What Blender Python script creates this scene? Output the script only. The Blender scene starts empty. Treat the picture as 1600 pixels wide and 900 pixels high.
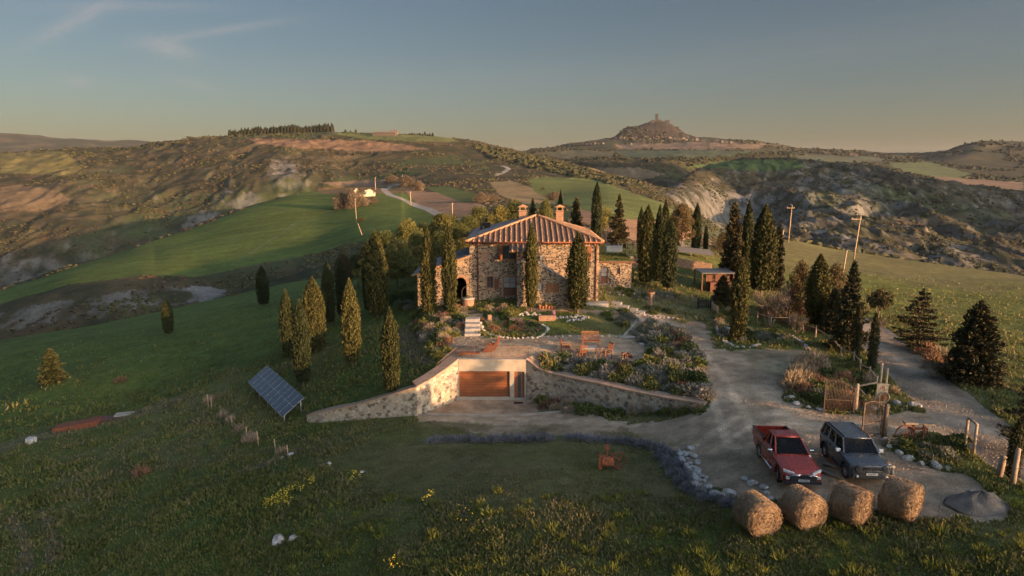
import bpy, bmesh, math, random
import numpy as np
from mathutils import Vector, Matrix
R = math.radians
PI = math.pi
random.seed(7)
rng = np.random.default_rng(7)
scene = bpy.context.scene
COL = scene.collection

# ---------------------------------------------------------------- camera, sky, sun, exposure
CZ = 15.2                       # drone height above the yard
PITCH = R(10.0)
F = 1067.0                      # focal length in photo pixels (1600 wide)
cam_d = bpy.data.cameras.new('camera'); cam = bpy.data.objects.new('camera', cam_d); COL.objects.link(cam)
cam_d.sensor_width = 36; cam_d.lens = 36 * F / 1600
cam.location = (0, 0, CZ); cam.rotation_euler = (R(90) - PITCH, 0, 0)
cam_d.clip_start = 0.5; cam_d.clip_end = 40000
scene.camera = cam

SUN_EL = R(7.4)
SX, SY = 0.82, -0.57            # horizontal direction towards the sun
world = bpy.data.worlds.new('World'); scene.world = world; world.use_nodes = True
nt = world.node_tree; nt.nodes.clear()
wo = nt.nodes.new('ShaderNodeOutputWorld'); bg = nt.nodes.new('ShaderNodeBackground')
sky = nt.nodes.new('ShaderNodeTexSky'); sky.sky_type = 'NISHITA'; sky.sun_disc = False
sky.sun_elevation = SUN_EL;  sky.sun_rotation = math.atan2(SX, SY)
sky.altitude = 500; sky.air_density = 1.0; sky.dust_density = 2.0; sky.ozone_density = 1.8
bg.inputs[1].default_value = 0.076
# thin high cloud wisps in the upper sky, laid out by sky direction
tc = nt.nodes.new('ShaderNodeTexCoord')
def wisp(az, el, saz, sel, rot, strength, seed):
    """one soft streak of cirrus round the direction (az, el)"""
    d = Vector((math.sin(az) * math.cos(el), math.cos(az) * math.cos(el), math.sin(el)))
    right = Vector((math.cos(az), -math.sin(az), 0)); up = right.cross(d)
    e1 = right * math.cos(rot) + up * math.sin(rot); e2 = up * math.cos(rot) - right * math.sin(rot)
    def dot(v, s):
        n = nt.nodes.new('ShaderNodeVectorMath'); n.operation = 'DOT_PRODUCT'
        nt.links.new(tc.outputs['Generated'], n.inputs[0]); n.inputs[1].default_value = v / s
        return n.outputs['Value']
    def m(op, a, b=None):
        n = nt.nodes.new('ShaderNodeMath'); n.operation = op
        for i, q in enumerate((a, b)):
            if q is None: continue
            if isinstance(q, (int, float)): n.inputs[i].default_value = q
            else: nt.links.new(q, n.inputs[i])
        return n.outputs[0]
    u = dot(e1, saz); v = dot(e2, sel)
    comb = nt.nodes.new('ShaderNodeCombineXYZ'); nt.links.new(u, comb.inputs[0]); nt.links.new(v, comb.inputs[1]); comb.inputs[2].default_value = seed
    nz = nt.nodes.new('ShaderNodeTexNoise'); nz.inputs['Scale'].default_value = 2.2; nz.inputs['Detail'].default_value = 7; nz.inputs['Distortion'].default_value = .8
    nt.links.new(comb.outputs[0], nz.inputs['Vector'])
    w = m('ADD', m('MULTIPLY', nz.outputs[0], 1.6), -.8)
    v2 = m('ADD', v, w)
    g = m('EXPONENT', m('MULTIPLY', m('ADD', m('MULTIPLY', u, u), m('MULTIPLY', v2, v2)), -1.0))
    f = m('GREATER_THAN', dot(d, 1), 0)
    nz2 = nt.nodes.new('ShaderNodeTexNoise'); nz2.inputs['Scale'].default_value = 5; nz2.inputs['Detail'].default_value = 6
    nt.links.new(comb.outputs[0], nz2.inputs['Vector'])
    return m('MULTIPLY', m('MULTIPLY', g, m('MULTIPLY', nz2.outputs[0], strength * 1.8)), f)
def sdir(px, py):
    a, b = (px - 800) / F, (py - 450) / F
    v = Vector((a, math.cos(PITCH) - b * math.sin(PITCH), -(math.sin(PITCH) + b * math.cos(PITCH)))).normalized()
    return math.atan2(v.x, v.y), math.asin(v.z)
tot = None
for px, py, sa, se, rt, st, sd in ((118, 32, .05, .008, .55, .30, 1.3), (210, 10, .10, .006, .10, .16, 7.7), (265, 75, .030, .011, -.15, .32, 3.1), (345, 48, .09, .005, .22, .22, 5.9),
                                   (122, 128, .014, .006, .0, .22, 9.2), (300, 130, .03, .007, -.2, .12, 11.2), (650, 120, .25, .02, .05, .05, 15.0), (1200, 90, .35, .03, .1, .05, 19.0)):
    az, el = sdir(px, py)
    w = wisp(az, el, sa, se, rt, st, sd)
    if tot is None: tot = w
    else:
        n = nt.nodes.new('ShaderNodeMath'); n.operation = 'ADD'; nt.links.new(tot, n.inputs[0]); nt.links.new(w, n.inputs[1]); tot = n.outputs[0]
mx = nt.nodes.new('ShaderNodeMix'); mx.data_type = 'RGBA'
nt.links.new(tot, mx.inputs['Factor']); nt.links.new(sky.outputs[0], mx.inputs['A'])
mx.inputs['B'].default_value = (5.6, 5.1, 4.8, 1)
# sky dimmed low opposite the sun; sun side and overhead boosted as added fill
def wm(op, *q):
    n = nt.nodes.new('ShaderNodeMath'); n.operation = op
    for i, v in enumerate(q):
        if isinstance(v, (int, float)): n.inputs[i].default_value = v
        else: nt.links.new(v, n.inputs[i])
    return n.outputs[0]
def wstep(v, a, b):
    n = nt.nodes.new('ShaderNodeMapRange'); n.interpolation_type = 'SMOOTHSTEP'; nt.links.new(v, n.inputs[0]); n.inputs[1].default_value = a; n.inputs[2].default_value = b; return n.outputs[0]
SKY_LOW, SKY_SUN, SKY_TOP = .40, 2.5, .9
dn = nt.nodes.new('ShaderNodeVectorMath'); dn.operation = 'DOT_PRODUCT'; nt.links.new(tc.outputs['Generated'], dn.inputs[0]); dn.inputs[1].default_value = (SX, SY, 0)
sx = nt.nodes.new('ShaderNodeSeparateXYZ'); nt.links.new(tc.outputs['Generated'], sx.inputs[0])
sidef = wm('MULTIPLY_ADD', wstep(dn.outputs['Value'], .1, 1.0), SKY_SUN, SKY_LOW); sidef = wm('MULTIPLY_ADD', wstep(sx.outputs[2], .38, .85), SKY_TOP, sidef)
vsc = nt.nodes.new('ShaderNodeVectorMath'); vsc.operation = 'SCALE'; nt.links.new(mx.outputs['Result'], vsc.inputs[0]); nt.links.new(sidef, vsc.inputs['Scale'])
wmul = nt.nodes.new('ShaderNodeVectorMath'); wmul.operation = 'MULTIPLY'; nt.links.new(vsc.outputs[0], wmul.inputs[0]); wmul.inputs[1].default_value = (1.03, .96, .95)
nt.links.new(wmul.outputs[0], bg.inputs[0]); nt.links.new(bg.outputs[0], wo.inputs[0])

sun_d = bpy.data.lights.new('sun', 'SUN'); sun = bpy.data.objects.new('sun', sun_d); COL.objects.link(sun)
sun_d.energy = 3.2; sun_d.angle = R(0.6); sun_d.color = (1.0, 0.56, 0.27)
sv = Vector((SX * math.cos(SUN_EL), SY * math.cos(SUN_EL), math.sin(SUN_EL) * math.hypot(SX, SY)))
sun.rotation_euler = sv.to_track_quat('Z', 'Y').to_euler()
vs = scene.view_settings
vs.view_transform = 'Standard'; vs.look = 'None'; vs.gamma = 1; vs.use_curve_mapping = False
vs.exposure = 1.66
scene.cycles.max_bounces = 5; scene.cycles.diffuse_bounces = 2; scene.cycles.glossy_bounces = 3
scene.cycles.transparent_max_bounces = 6; scene.cycles.volume_bounces = 0
scene.cycles.use_denoising = True

# ---------------------------------------------------------------- small maths helpers
CP, SP = math.cos(PITCH), math.sin(PITCH)
def slope(py):
    b = (np.asarray(py, float) - 450) / F
    return (SP + b * CP) / (CP - b * SP)
def hfac(px, py):
    return (np.asarray(px, float) - 800) / F / (CP - (np.asarray(py, float) - 450) / F * SP)
def P(px, py, Y):
    """the world point seen at photo pixel (px, py) at forward distance Y"""
    return (float(hfac(px, py) * Y), float(Y), float(CZ - slope(py) * Y))
def project(X, Y, Z):
    """world point -> photo pixel"""
    d = np.maximum(Y * CP - (Z - CZ) * SP, .01)
    return 800 + F * X / d, 450 - F * (Y * SP + (Z - CZ) * CP) / d
def hash2(ix, iy, seed):
    h = (ix.astype(np.int64) * 374761393 + iy.astype(np.int64) * 668265263 + seed * 1442695041) & 0x7fffffff
    h = ((h ^ (h >> 13)) * 1274126177) & 0x7fffffff
    return (h ^ (h >> 16)) & 0xffff
def perlin(x, y, seed=0):
    x = np.asarray(x, float); y = np.asarray(y, float)
    ix, iy = np.floor(x), np.floor(y); fx, fy = x - ix, y - iy
    ix = ix.astype(np.int64); iy = iy.astype(np.int64)
    u = fx * fx * fx * (fx * (fx * 6 - 15) + 10); v = fy * fy * fy * (fy * (fy * 6 - 15) + 10)
    def g(dx, dy):
        a = hash2(ix + dx, iy + dy, seed) / 65536 * 2 * PI
        return np.cos(a) * (fx - dx) + np.sin(a) * (fy - dy)
    return ((g(0, 0) * (1 - u) + g(1, 0) * u) * (1 - v) + (g(0, 1) * (1 - u) + g(1, 1) * u) * v) * 1.5
def fbm(x, y, oct=4, seed=0, gain=.5):
    s = 0; a = 1; t = 0
    for i in range(oct):
        s = s + a * perlin(x * 2 ** i, y * 2 ** i, seed + i * 17); t += a; a *= gain
    return s / t
def ridged(x, y, oct=4, seed=0):
    s = 0; a = 1; t = 0
    for i in range(oct):
        s = s + a * (1 - 2 * np.abs(perlin(x * 2 ** i, y * 2 ** i, seed + i * 13))); t += a; a *= .5
    return s / t
def sstep(a, b, x):
    t = np.clip((x - a) / (b - a), 0, 1); return t * t * (3 - 2 * t)
def inpoly(poly, x, y):
    x = np.asarray(x, float); y = np.asarray(y, float); r = np.zeros(x.shape, bool); n = len(poly)
    for i in range(n):
        x0, y0 = poly[i]; x1, y1 = poly[(i + 1) % n]
        if y0 == y1: continue
        c = (y0 > y) != (y1 > y)
        r ^= c & (x < (x1 - x0) * (y - y0) / (y1 - y0) + x0)
    return r
def seg_dist(x, y, pts):
    """distance of points to a polyline"""
    best = np.full(np.shape(x), 1e9)
    for (x0, y0), (x1, y1) in zip(pts[:-1], pts[1:]):
        dx, dy = x1 - x0, y1 - y0; L = dx * dx + dy * dy + 1e-9
        t = np.clip(((x - x0) * dx + (y - y0) * dy) / L, 0, 1)
        best = np.minimum(best, np.hypot(x - x0 - t * dx, y - y0 - t * dy))
    return best
# ---------------------------------------------------------------- the lie of the land
class TPS:
    def __init__(s, pts, lam=.3):
        p = np.array(pts, float); s.c = p[:, :2] / 50; n = len(p)
        d = np.hypot(*(s.c[:, None, :] - s.c[None]).transpose(2, 0, 1))
        K = s.k(d) + np.eye(n) * lam * .002
        Q = np.c_[np.ones(n), s.c]; A = np.block([[K, Q], [Q.T, np.zeros((3, 3))]])
        s.w = np.linalg.solve(A, np.r_[p[:, 2], 0, 0, 0])
    @staticmethod
    def k(d): return np.where(d > 0, d * d * np.log(np.maximum(d, 1e-9)), 0)
    def __call__(s, X, Y):
        X = np.asarray(X, float) / 50; Y = np.asarray(Y, float) / 50
        z = s.w[-3] + s.w[-2] * X + s.w[-1] * Y
        for i in range(len(s.c)): z = z + s.w[i] * s.k(np.hypot(X - s.c[i, 0], Y - s.c[i, 1]))
        return z
common = [(1185, 720, 34), (1317, 752, 30.7), (1150, 620, 44.2), (1100, 560, 53), (1120, 640, 42.3),
    (0, 900, 34.8), (400, 900, 30.2), (800, 900, 26.3), (1200, 900, 24.4), (1600, 900, 22.6), (800, 800, 31.4), (500, 800, 35.1), (250, 800, 39.2), (0, 800, 43.9),
    (1183, 835, 27.2), (1255, 825, 27.4), (1330, 820, 27.3), (1410, 812, 27.2), (1150, 785, 30.5), (1100, 760, 33), (1050, 700, 39), (1000, 690, 41), (800, 750, 35.3), (800, 700, 41.6),
    (600, 700, 43.9), (400, 700, 49), (200, 700, 53.7), (0, 700, 57.2), (450, 640, 56), (0, 620, 75), (200, 620, 71), (300, 600, 69), (400, 560, 75),
    (410, 478, 107), (265, 523, 95), (83, 597, 75), (150, 590, 75), (0, 560, 95), (1365, 540, 56.7), (1600, 690, 35), (1450, 600, 45.5), (1300, 640, 41), (1400, 650, 39.6), (1600, 780, 28), (1520, 790, 28),
    (1500, 500, 69), (1600, 540, 58), (1600, 460, 91), (1400, 450, 91), (1300, 430, 100), (1200, 420, 102), (1250, 470, 75.6), (1200, 500, 66)]
common = [P(*q) for q in common] + [(-90, -30, -16), (-40, -20, -6.5), (0, -30, -.5), (0, 5, -.9), (-25, 10, -5), (25, 8, .6), (60, -30, 2.5), (60, 20, 1.6), (90, 0, 2), (-90, 30, -16), (80, 60, -.8), (0, -80, 0), (-80, -80, -12), (80, -80, 4)]
highp = [(1060, 510, 63), (960, 480, 69), (740, 470, 70), (940, 470, 70), (800, 530, 59.7), (690, 533, 59.5), (760, 556, 54), (950, 556, 54), (830, 556, 54), (1020, 556, 54), (1000, 530, 59.7),
    (500, 560, 66), (600, 540, 63), (600, 600, 53), (520, 630, 54), (650, 606, 50.6), (500, 500, 85), (580, 480, 82), (550, 470, 95), (640, 450, 95), (1100, 450, 80.5), (1080, 400, 101),
    (960, 400, 95), (850, 400, 95), (720, 410, 95), (1000, 385, 105), (845, 587, 52.3), (940, 603, 48.9), (1000, 620, 46.8), (1085, 634, 43.9), (1050, 590, 48.7), (950, 580, 51.1)]
lowp = [(760, 624, 53), (715, 624, 53), (820, 624, 53), (700, 650, 49.5), (650, 650, 49.8), (900, 650, 47), (1000, 648, 46.2), (1090, 641, 43.4), (483, 664, 52), (560, 660, 50.5), (700, 690, 44.2), (900, 680, 42.5), (870, 630, 51)]
T_hi = TPS(common + [P(*q) for q in highp]); T_lo = TPS(common + [P(*q) for q in lowp] + [P(500, 560, 66), P(600, 540, 63), P(500, 500, 85), P(580, 480, 82), P(550, 470, 95), P(1080, 400, 101)])
# retaining wall line in plan
WALL = [(-40, 62), (-17.2, 52.9), (-15.6, 52.2), (-7.2, 49.9), (-4.35, 53.0), (1.15, 53.0), (3.1, 51.8), (6.66, 48.6), (9.15, 46.6), (12.95, 43.6), (40, 40)]
def near_z(X, Y):
    hi = T_hi(X, Y); lo = T_lo(X, Y)
    wy = np.interp(X, [p[0] for p in WALL], [p[1] for p in WALL])
    k = np.clip((Y - wy - .5) / .2 + .5, 0, 1)
    soft = sstep(-2.5, 2.5, Y - wy)
    out = np.clip(np.maximum((-17.2 - X) / 2.0, (X - 12.6) / 2.5), 0, 1)
    k = k * (1 - out) + soft * out
    z = lo + (hi - lo) * k
    return z
# profile stations: per photo column, pairs (y, Y) seen in the photograph or ('d', drop, Y) hidden from it
ST = {
 'A':  [(-300,600,150),(0,532,125),(150,508,130),(250,487,135),(350,465,140),(450,443,145),(550,430,150),(650,425,150),(750,410,150),(850,395,150),(950,385,150),(1050,388,150),(1150,380,150),(1220,372,160),(1300,390,150),(1400,405,140),(1500,418,130),(1600,432,120),(1900,470,110)],
 'A2': [(-300,'d',85,200),(0,'d',76,215),(250,'d',66,220),(450,'d',52,260),(650,'d',30,260),(850,'d',24,220),(1050,'d',28,220),(1150,'d',60,300),(1300,'d',90,320),(1600,'d',100,320),(1900,'d',100,320)],
 'B':  [(-300,500,280),(0,475,290),(107,444,300),(228,430,310),(306,432,325),(356,423,330),(498,395,350),(560,375,350),(650,360,340),(750,350,330),(850,345,320),(950,345,320),(1050,372,320),(1150,404,450),(1300,414,520),(1450,436,520),(1600,446,520),(1900,460,520)],
 'C':  [(-300,490,320),(0,455,340),(178,398,430),(295,359,500),(391,322,580),(462,302,650),(560,292,700),(650,300,650),(750,292,680),(850,310,600),(950,300,600),(1000,306,600),(1050,320,560),(1110,345,540),(1150,362,520),(1250,372,640),(1450,378,660),(1600,390,660),(1900,400,660)],
 'D':  [(-300,'d',150,600),(0,'d',150,600),(178,'d',148,620),(295,'d',135,680),(391,'d',110,740),(462,'d',72,800),(560,'d',36,850),(650,285,800),(750,275,850),(850,285,750),(950,285,800),(1050,309,700),(1110,'d',90,740),(1150,'d',110,760),(1250,332,760),(1450,340,780),(1600,352,780),(1900,360,780)],
 'E0': [(-300,400,800),(0,380,750),(150,360,780),(250,340,850),(350,305,900),(450,275,950),(550,262,1050),(650,262,1000),(750,260,1050),(850,270,950),(950,276,950),(1050,303,780),(1150,300,1000),(1250,290,1000),(1350,300,950),(1450,318,900),(1600,342,900),(1900,350,900)],
 'E':  [(-300,250,1500),(0,240,1500),(100,233,1500),(200,232,1500),(260,222,1500),(300,218,1500),(350,215,1500),(520,207,1500),(600,209,1500),(680,213,1500),(740,220,1500),(780,230,1420),(830,240,1350),(900,258,1200),(950,268,1100),(1000,283,980),(1050,299,850),(1090,262,1150),(1150,250,1300),(1250,248,1300),(1350,262,1200),(1450,281,1100),(1600,302,1050),(1900,310,1050)],
 'F':  [(-300,'d',20,2300),(0,'d',20,2300),(600,'d',20,2100),(740,'d',60,2000),(950,'d',90,1300),(1050,'d',100,1000),(1090,'d',30,1350),(1150,'d',5,1500),(1250,'d',-6,1500),(1350,'d',14,1400),(1450,'d',36,1300),(1600,'d',56,1250),(1900,'d',60,1250)],
 'G0': [(-300,'d',0,3000),(0,'d',0,3000),(600,'d',0,2600),(740,'d',0,2300),(850,252,1700),(950,256,1500),(1050,250,1500),(1150,243,1900),(1250,246,1900),(1350,258,1900),(1450,274,1700),(1600,290,1600),(1900,295,1600)],
 'G1': [(-300,'d',-80,4500),(0,'d',-80,4500),(740,'d',-20,2900),(820,243,2600),(950,236,2600),(1050,232,2600),(1150,232,2600),(1250,240,2700),(1350,248,2600),(1450,254,2500),(1600,252,2500),(1900,255,2500)],
 'G2': [(-300,214,5600),(0,214,5600),(300,232,5600),(740,'d',-40,3400),(820,240,3200),(900,228,3200),(950,219,3290),(970,217,3310),(1000,214,3320),(1020,214,3320),(1050,214,3320),(1080,218,3290),(1150,221,3200),(1250,233,3200),(1350,239,3200),(1450,242,3200),(1510,232,2800),(1600,232,2750),(1900,235,2800)],
 'G':  [(-300,200,6000),(0,208,6000),(60,212,6000),(100,217,6000),(200,219,6000),(265,224,6000),(340,240,6000),(740,'d',-60,3700),(820,237,3500),(850,234,3500),(900,224,3500),(930,219,3500),(957,215,3450),(963,211,3400),(970,203,3400),(976,198,3400),(1000,194.5,3400),(1012,191.5,3400),(1025,189,3400),(1043,190,3400),(1052,195,3400),(1061,203,3400),(1070,209,3400),(1082,214,3450),(1100,216,3500),(1150,219,3500),(1200,225,3500),(1250,231,3500),(1300,236,3500),(1400,240,3500),(1480,236,3400),(1500,226,3100),(1540,220,3100),(1600,221,3000),(1700,228,3000),(1900,235,3000)],
 'H0': [(-300,'d',-180,6600),(300,'d',-100,6600),(740,'d',-40,4300),(940,'d',-100,3750),(1025,'d',-150,3650),(1100,'d',-110,3750),(1300,'d',-60,3800),(1600,'d',-60,3600),(1900,'d',-60,3600)],
 'H':  [(-300,'d',150,12000),(1900,'d',150,12000)],
}
TMAX = math.tan(R(52))
def build_stations():
    out = []
    for k, rows in ST.items():
        t, yy, zz = [], [], []
        for r in rows:
            if r[1] == 'd': t.append((r[0] - 800) / F / .999); yy.append(r[3]); zz.append(CZ - r[2])
            else:
                t.append(float(hfac(r[0], r[1]))); yy.append(r[2]); zz.append(CZ - float(slope(r[1])) * r[2])
        out.append((np.array(t), np.array(yy, float), np.array(zz)))
    return out
STN = build_stations()
def smooth_interp(t, tk, vk, w=.012):
    """linear interpolation softened over the neighbourhood, so ridges do not kink"""
    if w < .01: return (np.interp(t, tk, vk) * 2 + np.interp(t - w, tk, vk) + np.interp(t + w, tk, vk)) / 4
    s = 0; q = 0
    for k in range(-4, 5):
        g = math.exp(-(k / 2.2) ** 2); s = s + g * np.interp(t + k * .0085, tk, vk); q += g
    return s / q
def height(X, Y, detail=True):
    X = np.asarray(X, float); Y = np.asarray(Y, float); shp = X.shape; X = X.ravel(); Y = Y.ravel()
    r = np.hypot(X, Y) + 1e-6
    az = np.clip(np.arctan2(X, Y), -R(52), R(52))
    t = np.tan(az); Ye = r * np.cos(az)
    z = np.empty_like(X)
    near = Ye < 112
    zn = near_z(X[near], Y[near]); z[near] = zn
    far = Ye > 84
    if far.any():
        tf = t[far]; yf = Ye[far]; sc = r[far]
        dirx, diry = X[far] / sc, Y[far] / sc
        ks = [(np.full(tf.shape, 78.0),), (np.full(tf.shape, 96.0),)]
        fac = np.cos(az[far])
        Yk = [np.full(tf.shape, 80.0), np.full(tf.shape, 98.0)]
        Zk = [near_z(dirx * y / fac, diry * y / fac) for y in (80.0, 98.0)]
        for tk, yk, zk in STN:
            Yk.append(smooth_interp(tf, tk, yk)); Zk.append(smooth_interp(tf, tk, zk, .012 if yk[-1] < 2900 or yk[-1] > 3500 else .003))
        Yk = np.array(Yk); Zk = np.array(Zk)
        # monotone cubic (Fritsch-Carlson like) along the profile
        h = np.diff(Yk, axis=0); dl = np.diff(Zk, axis=0) / h
        m = np.zeros_like(Yk); m[0] = dl[0]; m[-1] = dl[-1]
        same = dl[:-1] * dl[1:] > 0
        w1 = 2 * h[1:] + h[:-1]; w2 = h[1:] + 2 * h[:-1]
        with np.errstate(divide='ignore', invalid='ignore'):
            hm = (w1 + w2) / (w1 / dl[:-1] + w2 / dl[1:])
        m[1:-1] = np.where(same, hm, 0)
        res = np.zeros_like(tf); 
        for i in range(len(Yk) - 1):
            s = (yf >= Yk[i]) & ((yf < Yk[i + 1]) | (i == len(Yk) - 2))
            if not s.any(): continue
            u = np.clip((yf[s] - Yk[i, s]) / h[i, s], 0, 1.0)
            h00 = 2 * u ** 3 - 3 * u ** 2 + 1; h10 = u ** 3 - 2 * u ** 2 + u; h01 = -2 * u ** 3 + 3 * u ** 2; h11 = u ** 3 - u ** 2
            res[s] = h00 * Zk[i, s] + h10 * h[i, s] * m[i, s] + h01 * Zk[i + 1, s] + h11 * h[i, s] * m[i + 1, s]
        if detail:
            xx, yy = X[far], Y[far]
            rough = np.zeros_like(tf)
            wild = wildness(tf, yf, Yk)
            rough += wild * sstep(180, 420, yf) * (ridged(xx / 95 + .6 * fbm(xx / 80, yy / 80, 2, 5), yy / 190, 3, 3) * (7 + 6 * sstep(.2, .35, tf)) + ridged(xx / 30 + .5 * fbm(xx / 40, yy / 40, 2, 6), yy / 60, 3, 9) * (3.0 + 2.2 * sstep(.2, .35, tf)) - 6)
            rough += sstep(110, 400, yf) * fbm(xx / 120, yy / 120, 3, 21) * (1.5 + 2.5 * wild)
            rough += sstep(1600, 3000, yf) * fbm(xx / 300, yy / 300, 5, 31) * 18 + sstep(3200, 3330, yf) * (1 - sstep(3420, 3500, yf)) * ridged(xx / 26, yy / 90, 3, 35) * 5
            res = res + rough
        b = sstep(84, 112, yf)
        zf = z[far]; nn = near[far]
        z[far] = np.where(nn, zf * (1 - b) + res * b, res)
    if detail:
        z = z + fbm(X / 9, Y / 9, 3, 41) * .10 * sstep(20, 30, r) * quiet(X, Y) + fbm(X / 1.7, Y / 1.7, 2, 43) * .035 * quiet(X, Y)
    # a long unseen hill, added beyond the right edge to shade the eroded slopes
    z = z + 330 * np.exp(-(((X - 1750) / 330) ** 2 + ((Y - 300) / 420) ** 2)) * (np.arctan2(X, Y) > R(46))
    return z.reshape(shp)
def quiet(X, Y):
    """no bumps where masonry, terrace or parked cars stand"""
    q = np.ones_like(X)
    q = q * (1 - (1 - sstep(2, 6, np.maximum(np.abs(X - 1) - 16, np.abs(Y - 62) - 12))) * .85)
    return q
def wildness(t, y, Yk):
    """0 on fields, 1 on the eroded slopes"""
    kA2, kB, kC, kD, kE = Yk[3], Yk[4], Yk[5], Yk[6], Yk[8]
    left = 1 - sstep(-.32, -.12, t); right = sstep(.27, .36, t)
    w = left * (sstep(0, 1, (y - kC) / 60) * (1 - .6 * sstep(-120, 40, y - kE)) + .35 * sstep(kA2 - 10, kA2 + 10, y) * (1 - sstep(kB - 12, kB + 4, y)))
    w += right * sstep(350, 480, y) * (1 - sstep(-60, 60, y - kE))
    w += (1 - left) * (1 - right) * .35 * sstep(700, 900, y)
    return np.clip(w, 0, 1)
def Z(x, y): return float(height(np.array([x]), np.array([y]))[0])
_YS = np.exp(np.linspace(math.log(18), math.log(7000), 2600))
def G(px, py):
    """where the line of sight of a photo pixel meets the ground"""
    h = float(hfac(px, py)); s = float(slope(py))
    zs = height(h * _YS, _YS); d = CZ - s * _YS - zs
    i = np.nonzero(d < 0)[0]
    i = int(i[0]) if len(i) else len(_YS) - 1
    if i == 0: y = _YS[0]
    else: y = _YS[i - 1] + (_YS[i] - _YS[i - 1]) * d[i - 1] / (d[i - 1] - d[i])
    return (h * y, y, Z(h * y, y))
# ---------------------------------------------------------------- materials
MATS = {}
class NB:
    def __init__(s, name):
        s.m = bpy.data.materials.new(name); s.m.use_nodes = True; s.t = s.m.node_tree; s.t.nodes.clear()
        s.out = s.n('OutputMaterial'); s.b = s.n('BsdfPrincipled'); s.l(s.b.outputs[0], s.out.inputs[0])
    def n(s, ty, **k):
        x = s.t.nodes.new('ShaderNode' + ty)
        for a, b in k.items():
            if isinstance(a, str) and hasattr(x, a): setattr(x, a, b)
        return x
    def l(s, a, b): s.t.links.new(a, b)
    def coord(s, kind='Object'): return s.n('TexCoord').outputs[kind]
    def pos(s): return s.n('NewGeometry').outputs['Position']
    def noise(s, vec, scale, detail=4, rough=.55, dist=0):
        x = s.n('TexNoise'); x.inputs['Scale'].default_value = scale; x.inputs['Detail'].default_value = detail
        x.inputs['Roughness'].default_value = rough; x.inputs['Distortion'].default_value = dist; s.l(vec, x.inputs['Vector']); return x.outputs[0]
    def scale(s, vec, v, rot=(0, 0, 0)):
        x = s.n('Mapping'); x.inputs['Scale'].default_value = v; x.inputs['Rotation'].default_value = rot; s.l(vec, x.inputs['Vector']); return x.outputs[0]
    def ramp(s, f, stops, interp='LINEAR'):
        x = s.n('ValToRGB'); e = x.color_ramp.elements; x.color_ramp.interpolation = interp
        while len(e) < len(stops): e.new(.5)
        for q, (p, c) in zip(e, stops): q.position = p; q.color = (*c, 1) if len(c) == 3 else c
        s.l(f, x.inputs[0]); return x.outputs[0]
    def mix(s, f, a, b, mode='MIX'):
        x = s.n('Mix'); x.data_type = 'RGBA'; x.blend_type = mode
        for key, v in (('Factor', f), ('A', a), ('B', b)):
            i = [q for q in x.inputs if q.name == key and (q.type == ('VALUE' if key == 'Factor' else 'RGBA'))][0]
            if isinstance(v, (int, float)): i.default_value = v
            elif isinstance(v, tuple): i.default_value = (*v, 1)
            else: s.l(v, i)
        return [o for o in x.outputs if o.type == 'RGBA'][0]
    def math(s, op, a, b=0.0):
        x = s.n('Math'); x.operation = op
        for i, v in enumerate((a, b)):
            if isinstance(v, (int, float)): x.inputs[i].default_value = v
            else: s.l(v, x.inputs[i])
        return x.outputs[0]
    def bump(s, h, strength=.5, dist=.02, nrm=None):
        x = s.n('Bump'); x.inputs['Strength'].default_value = strength; x.inputs['Distance'].default_value = dist; s.l(h, x.inputs['Height'])
        if nrm: s.l(nrm, x.inputs['Normal'])
        s.l(x.outputs[0], s.b.inputs['Normal']); return x.outputs[0]
    def set(s, col=None, rough=None, metal=None, **k):
        if col is not None:
            if isinstance(col, tuple): s.b.inputs['Base Color'].default_value = (*col, 1)
            else: s.l(col, s.b.inputs['Base Color'])
        if rough is not None:
            if isinstance(rough, (int, float)): s.b.inputs['Roughness'].default_value = rough
            else: s.l(rough, s.b.inputs['Roughness'])
        if metal is not None: s.b.inputs['Metallic'].default_value = metal
        for a, v in k.items(): s.b.inputs[a.replace('_', ' ')].default_value = v
        return s.m
def simple(name, col, rough=.7, metal=0, var=.25, scale=6, bump=0, dist=.01, **k):
    """a plain surface with some uneven tone"""
    if name in MATS: return MATS[name]
    b = NB(name); c = b.coord()
    n = b.noise(c, scale, 5)
    lo = tuple(x * (1 - var) for x in col); hi = tuple(min(1, x * (1 + var)) for x in col)
    b.set(b.ramp(n, [(.3, lo), (.7, hi)]), rough, metal, **k)
    if bump: b.bump(b.noise(c, scale * 6, 4), bump, dist)
    MATS[name] = b.m; return b.m
def leafmat(name, a, bcol, rough=.75, scale=1.2, trans=0.0):
    """foliage: leaf tone wanders over the crown and from leaf to leaf"""
    if name in MATS: return MATS[name]
    b = NB(name); oi = b.n('ObjectInfo'); c = b.coord()
    n = b.noise(c, scale, 3); n2 = b.noise(c, 14, 2)
    f = b.math('ADD', b.math('MULTIPLY', n, .6), b.math('MULTIPLY', n2, .5))
    f = b.math('ADD', f, b.math('MULTIPLY', b.math('SUBTRACT', oi.outputs['Random'], .5), .22))
    b.set(b.ramp(f, [(.35, a), (.75, bcol)]), rough)
    b.b.inputs['Specular IOR Level'].default_value = .2
    if trans:
        tr = b.n('BsdfTranslucent'); b.l(b.ramp(f, [(.35, a), (.75, bcol)]), tr.inputs[0]); mx = b.n('MixShader'); mx.inputs[0].default_value = trans
        b.l(b.b.outputs[0], mx.inputs[1]); b.l(tr.outputs[0], mx.inputs[2]); b.l(mx.outputs[0], b.out.inputs[0])
    MATS[name] = b.m; return b.m
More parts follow.
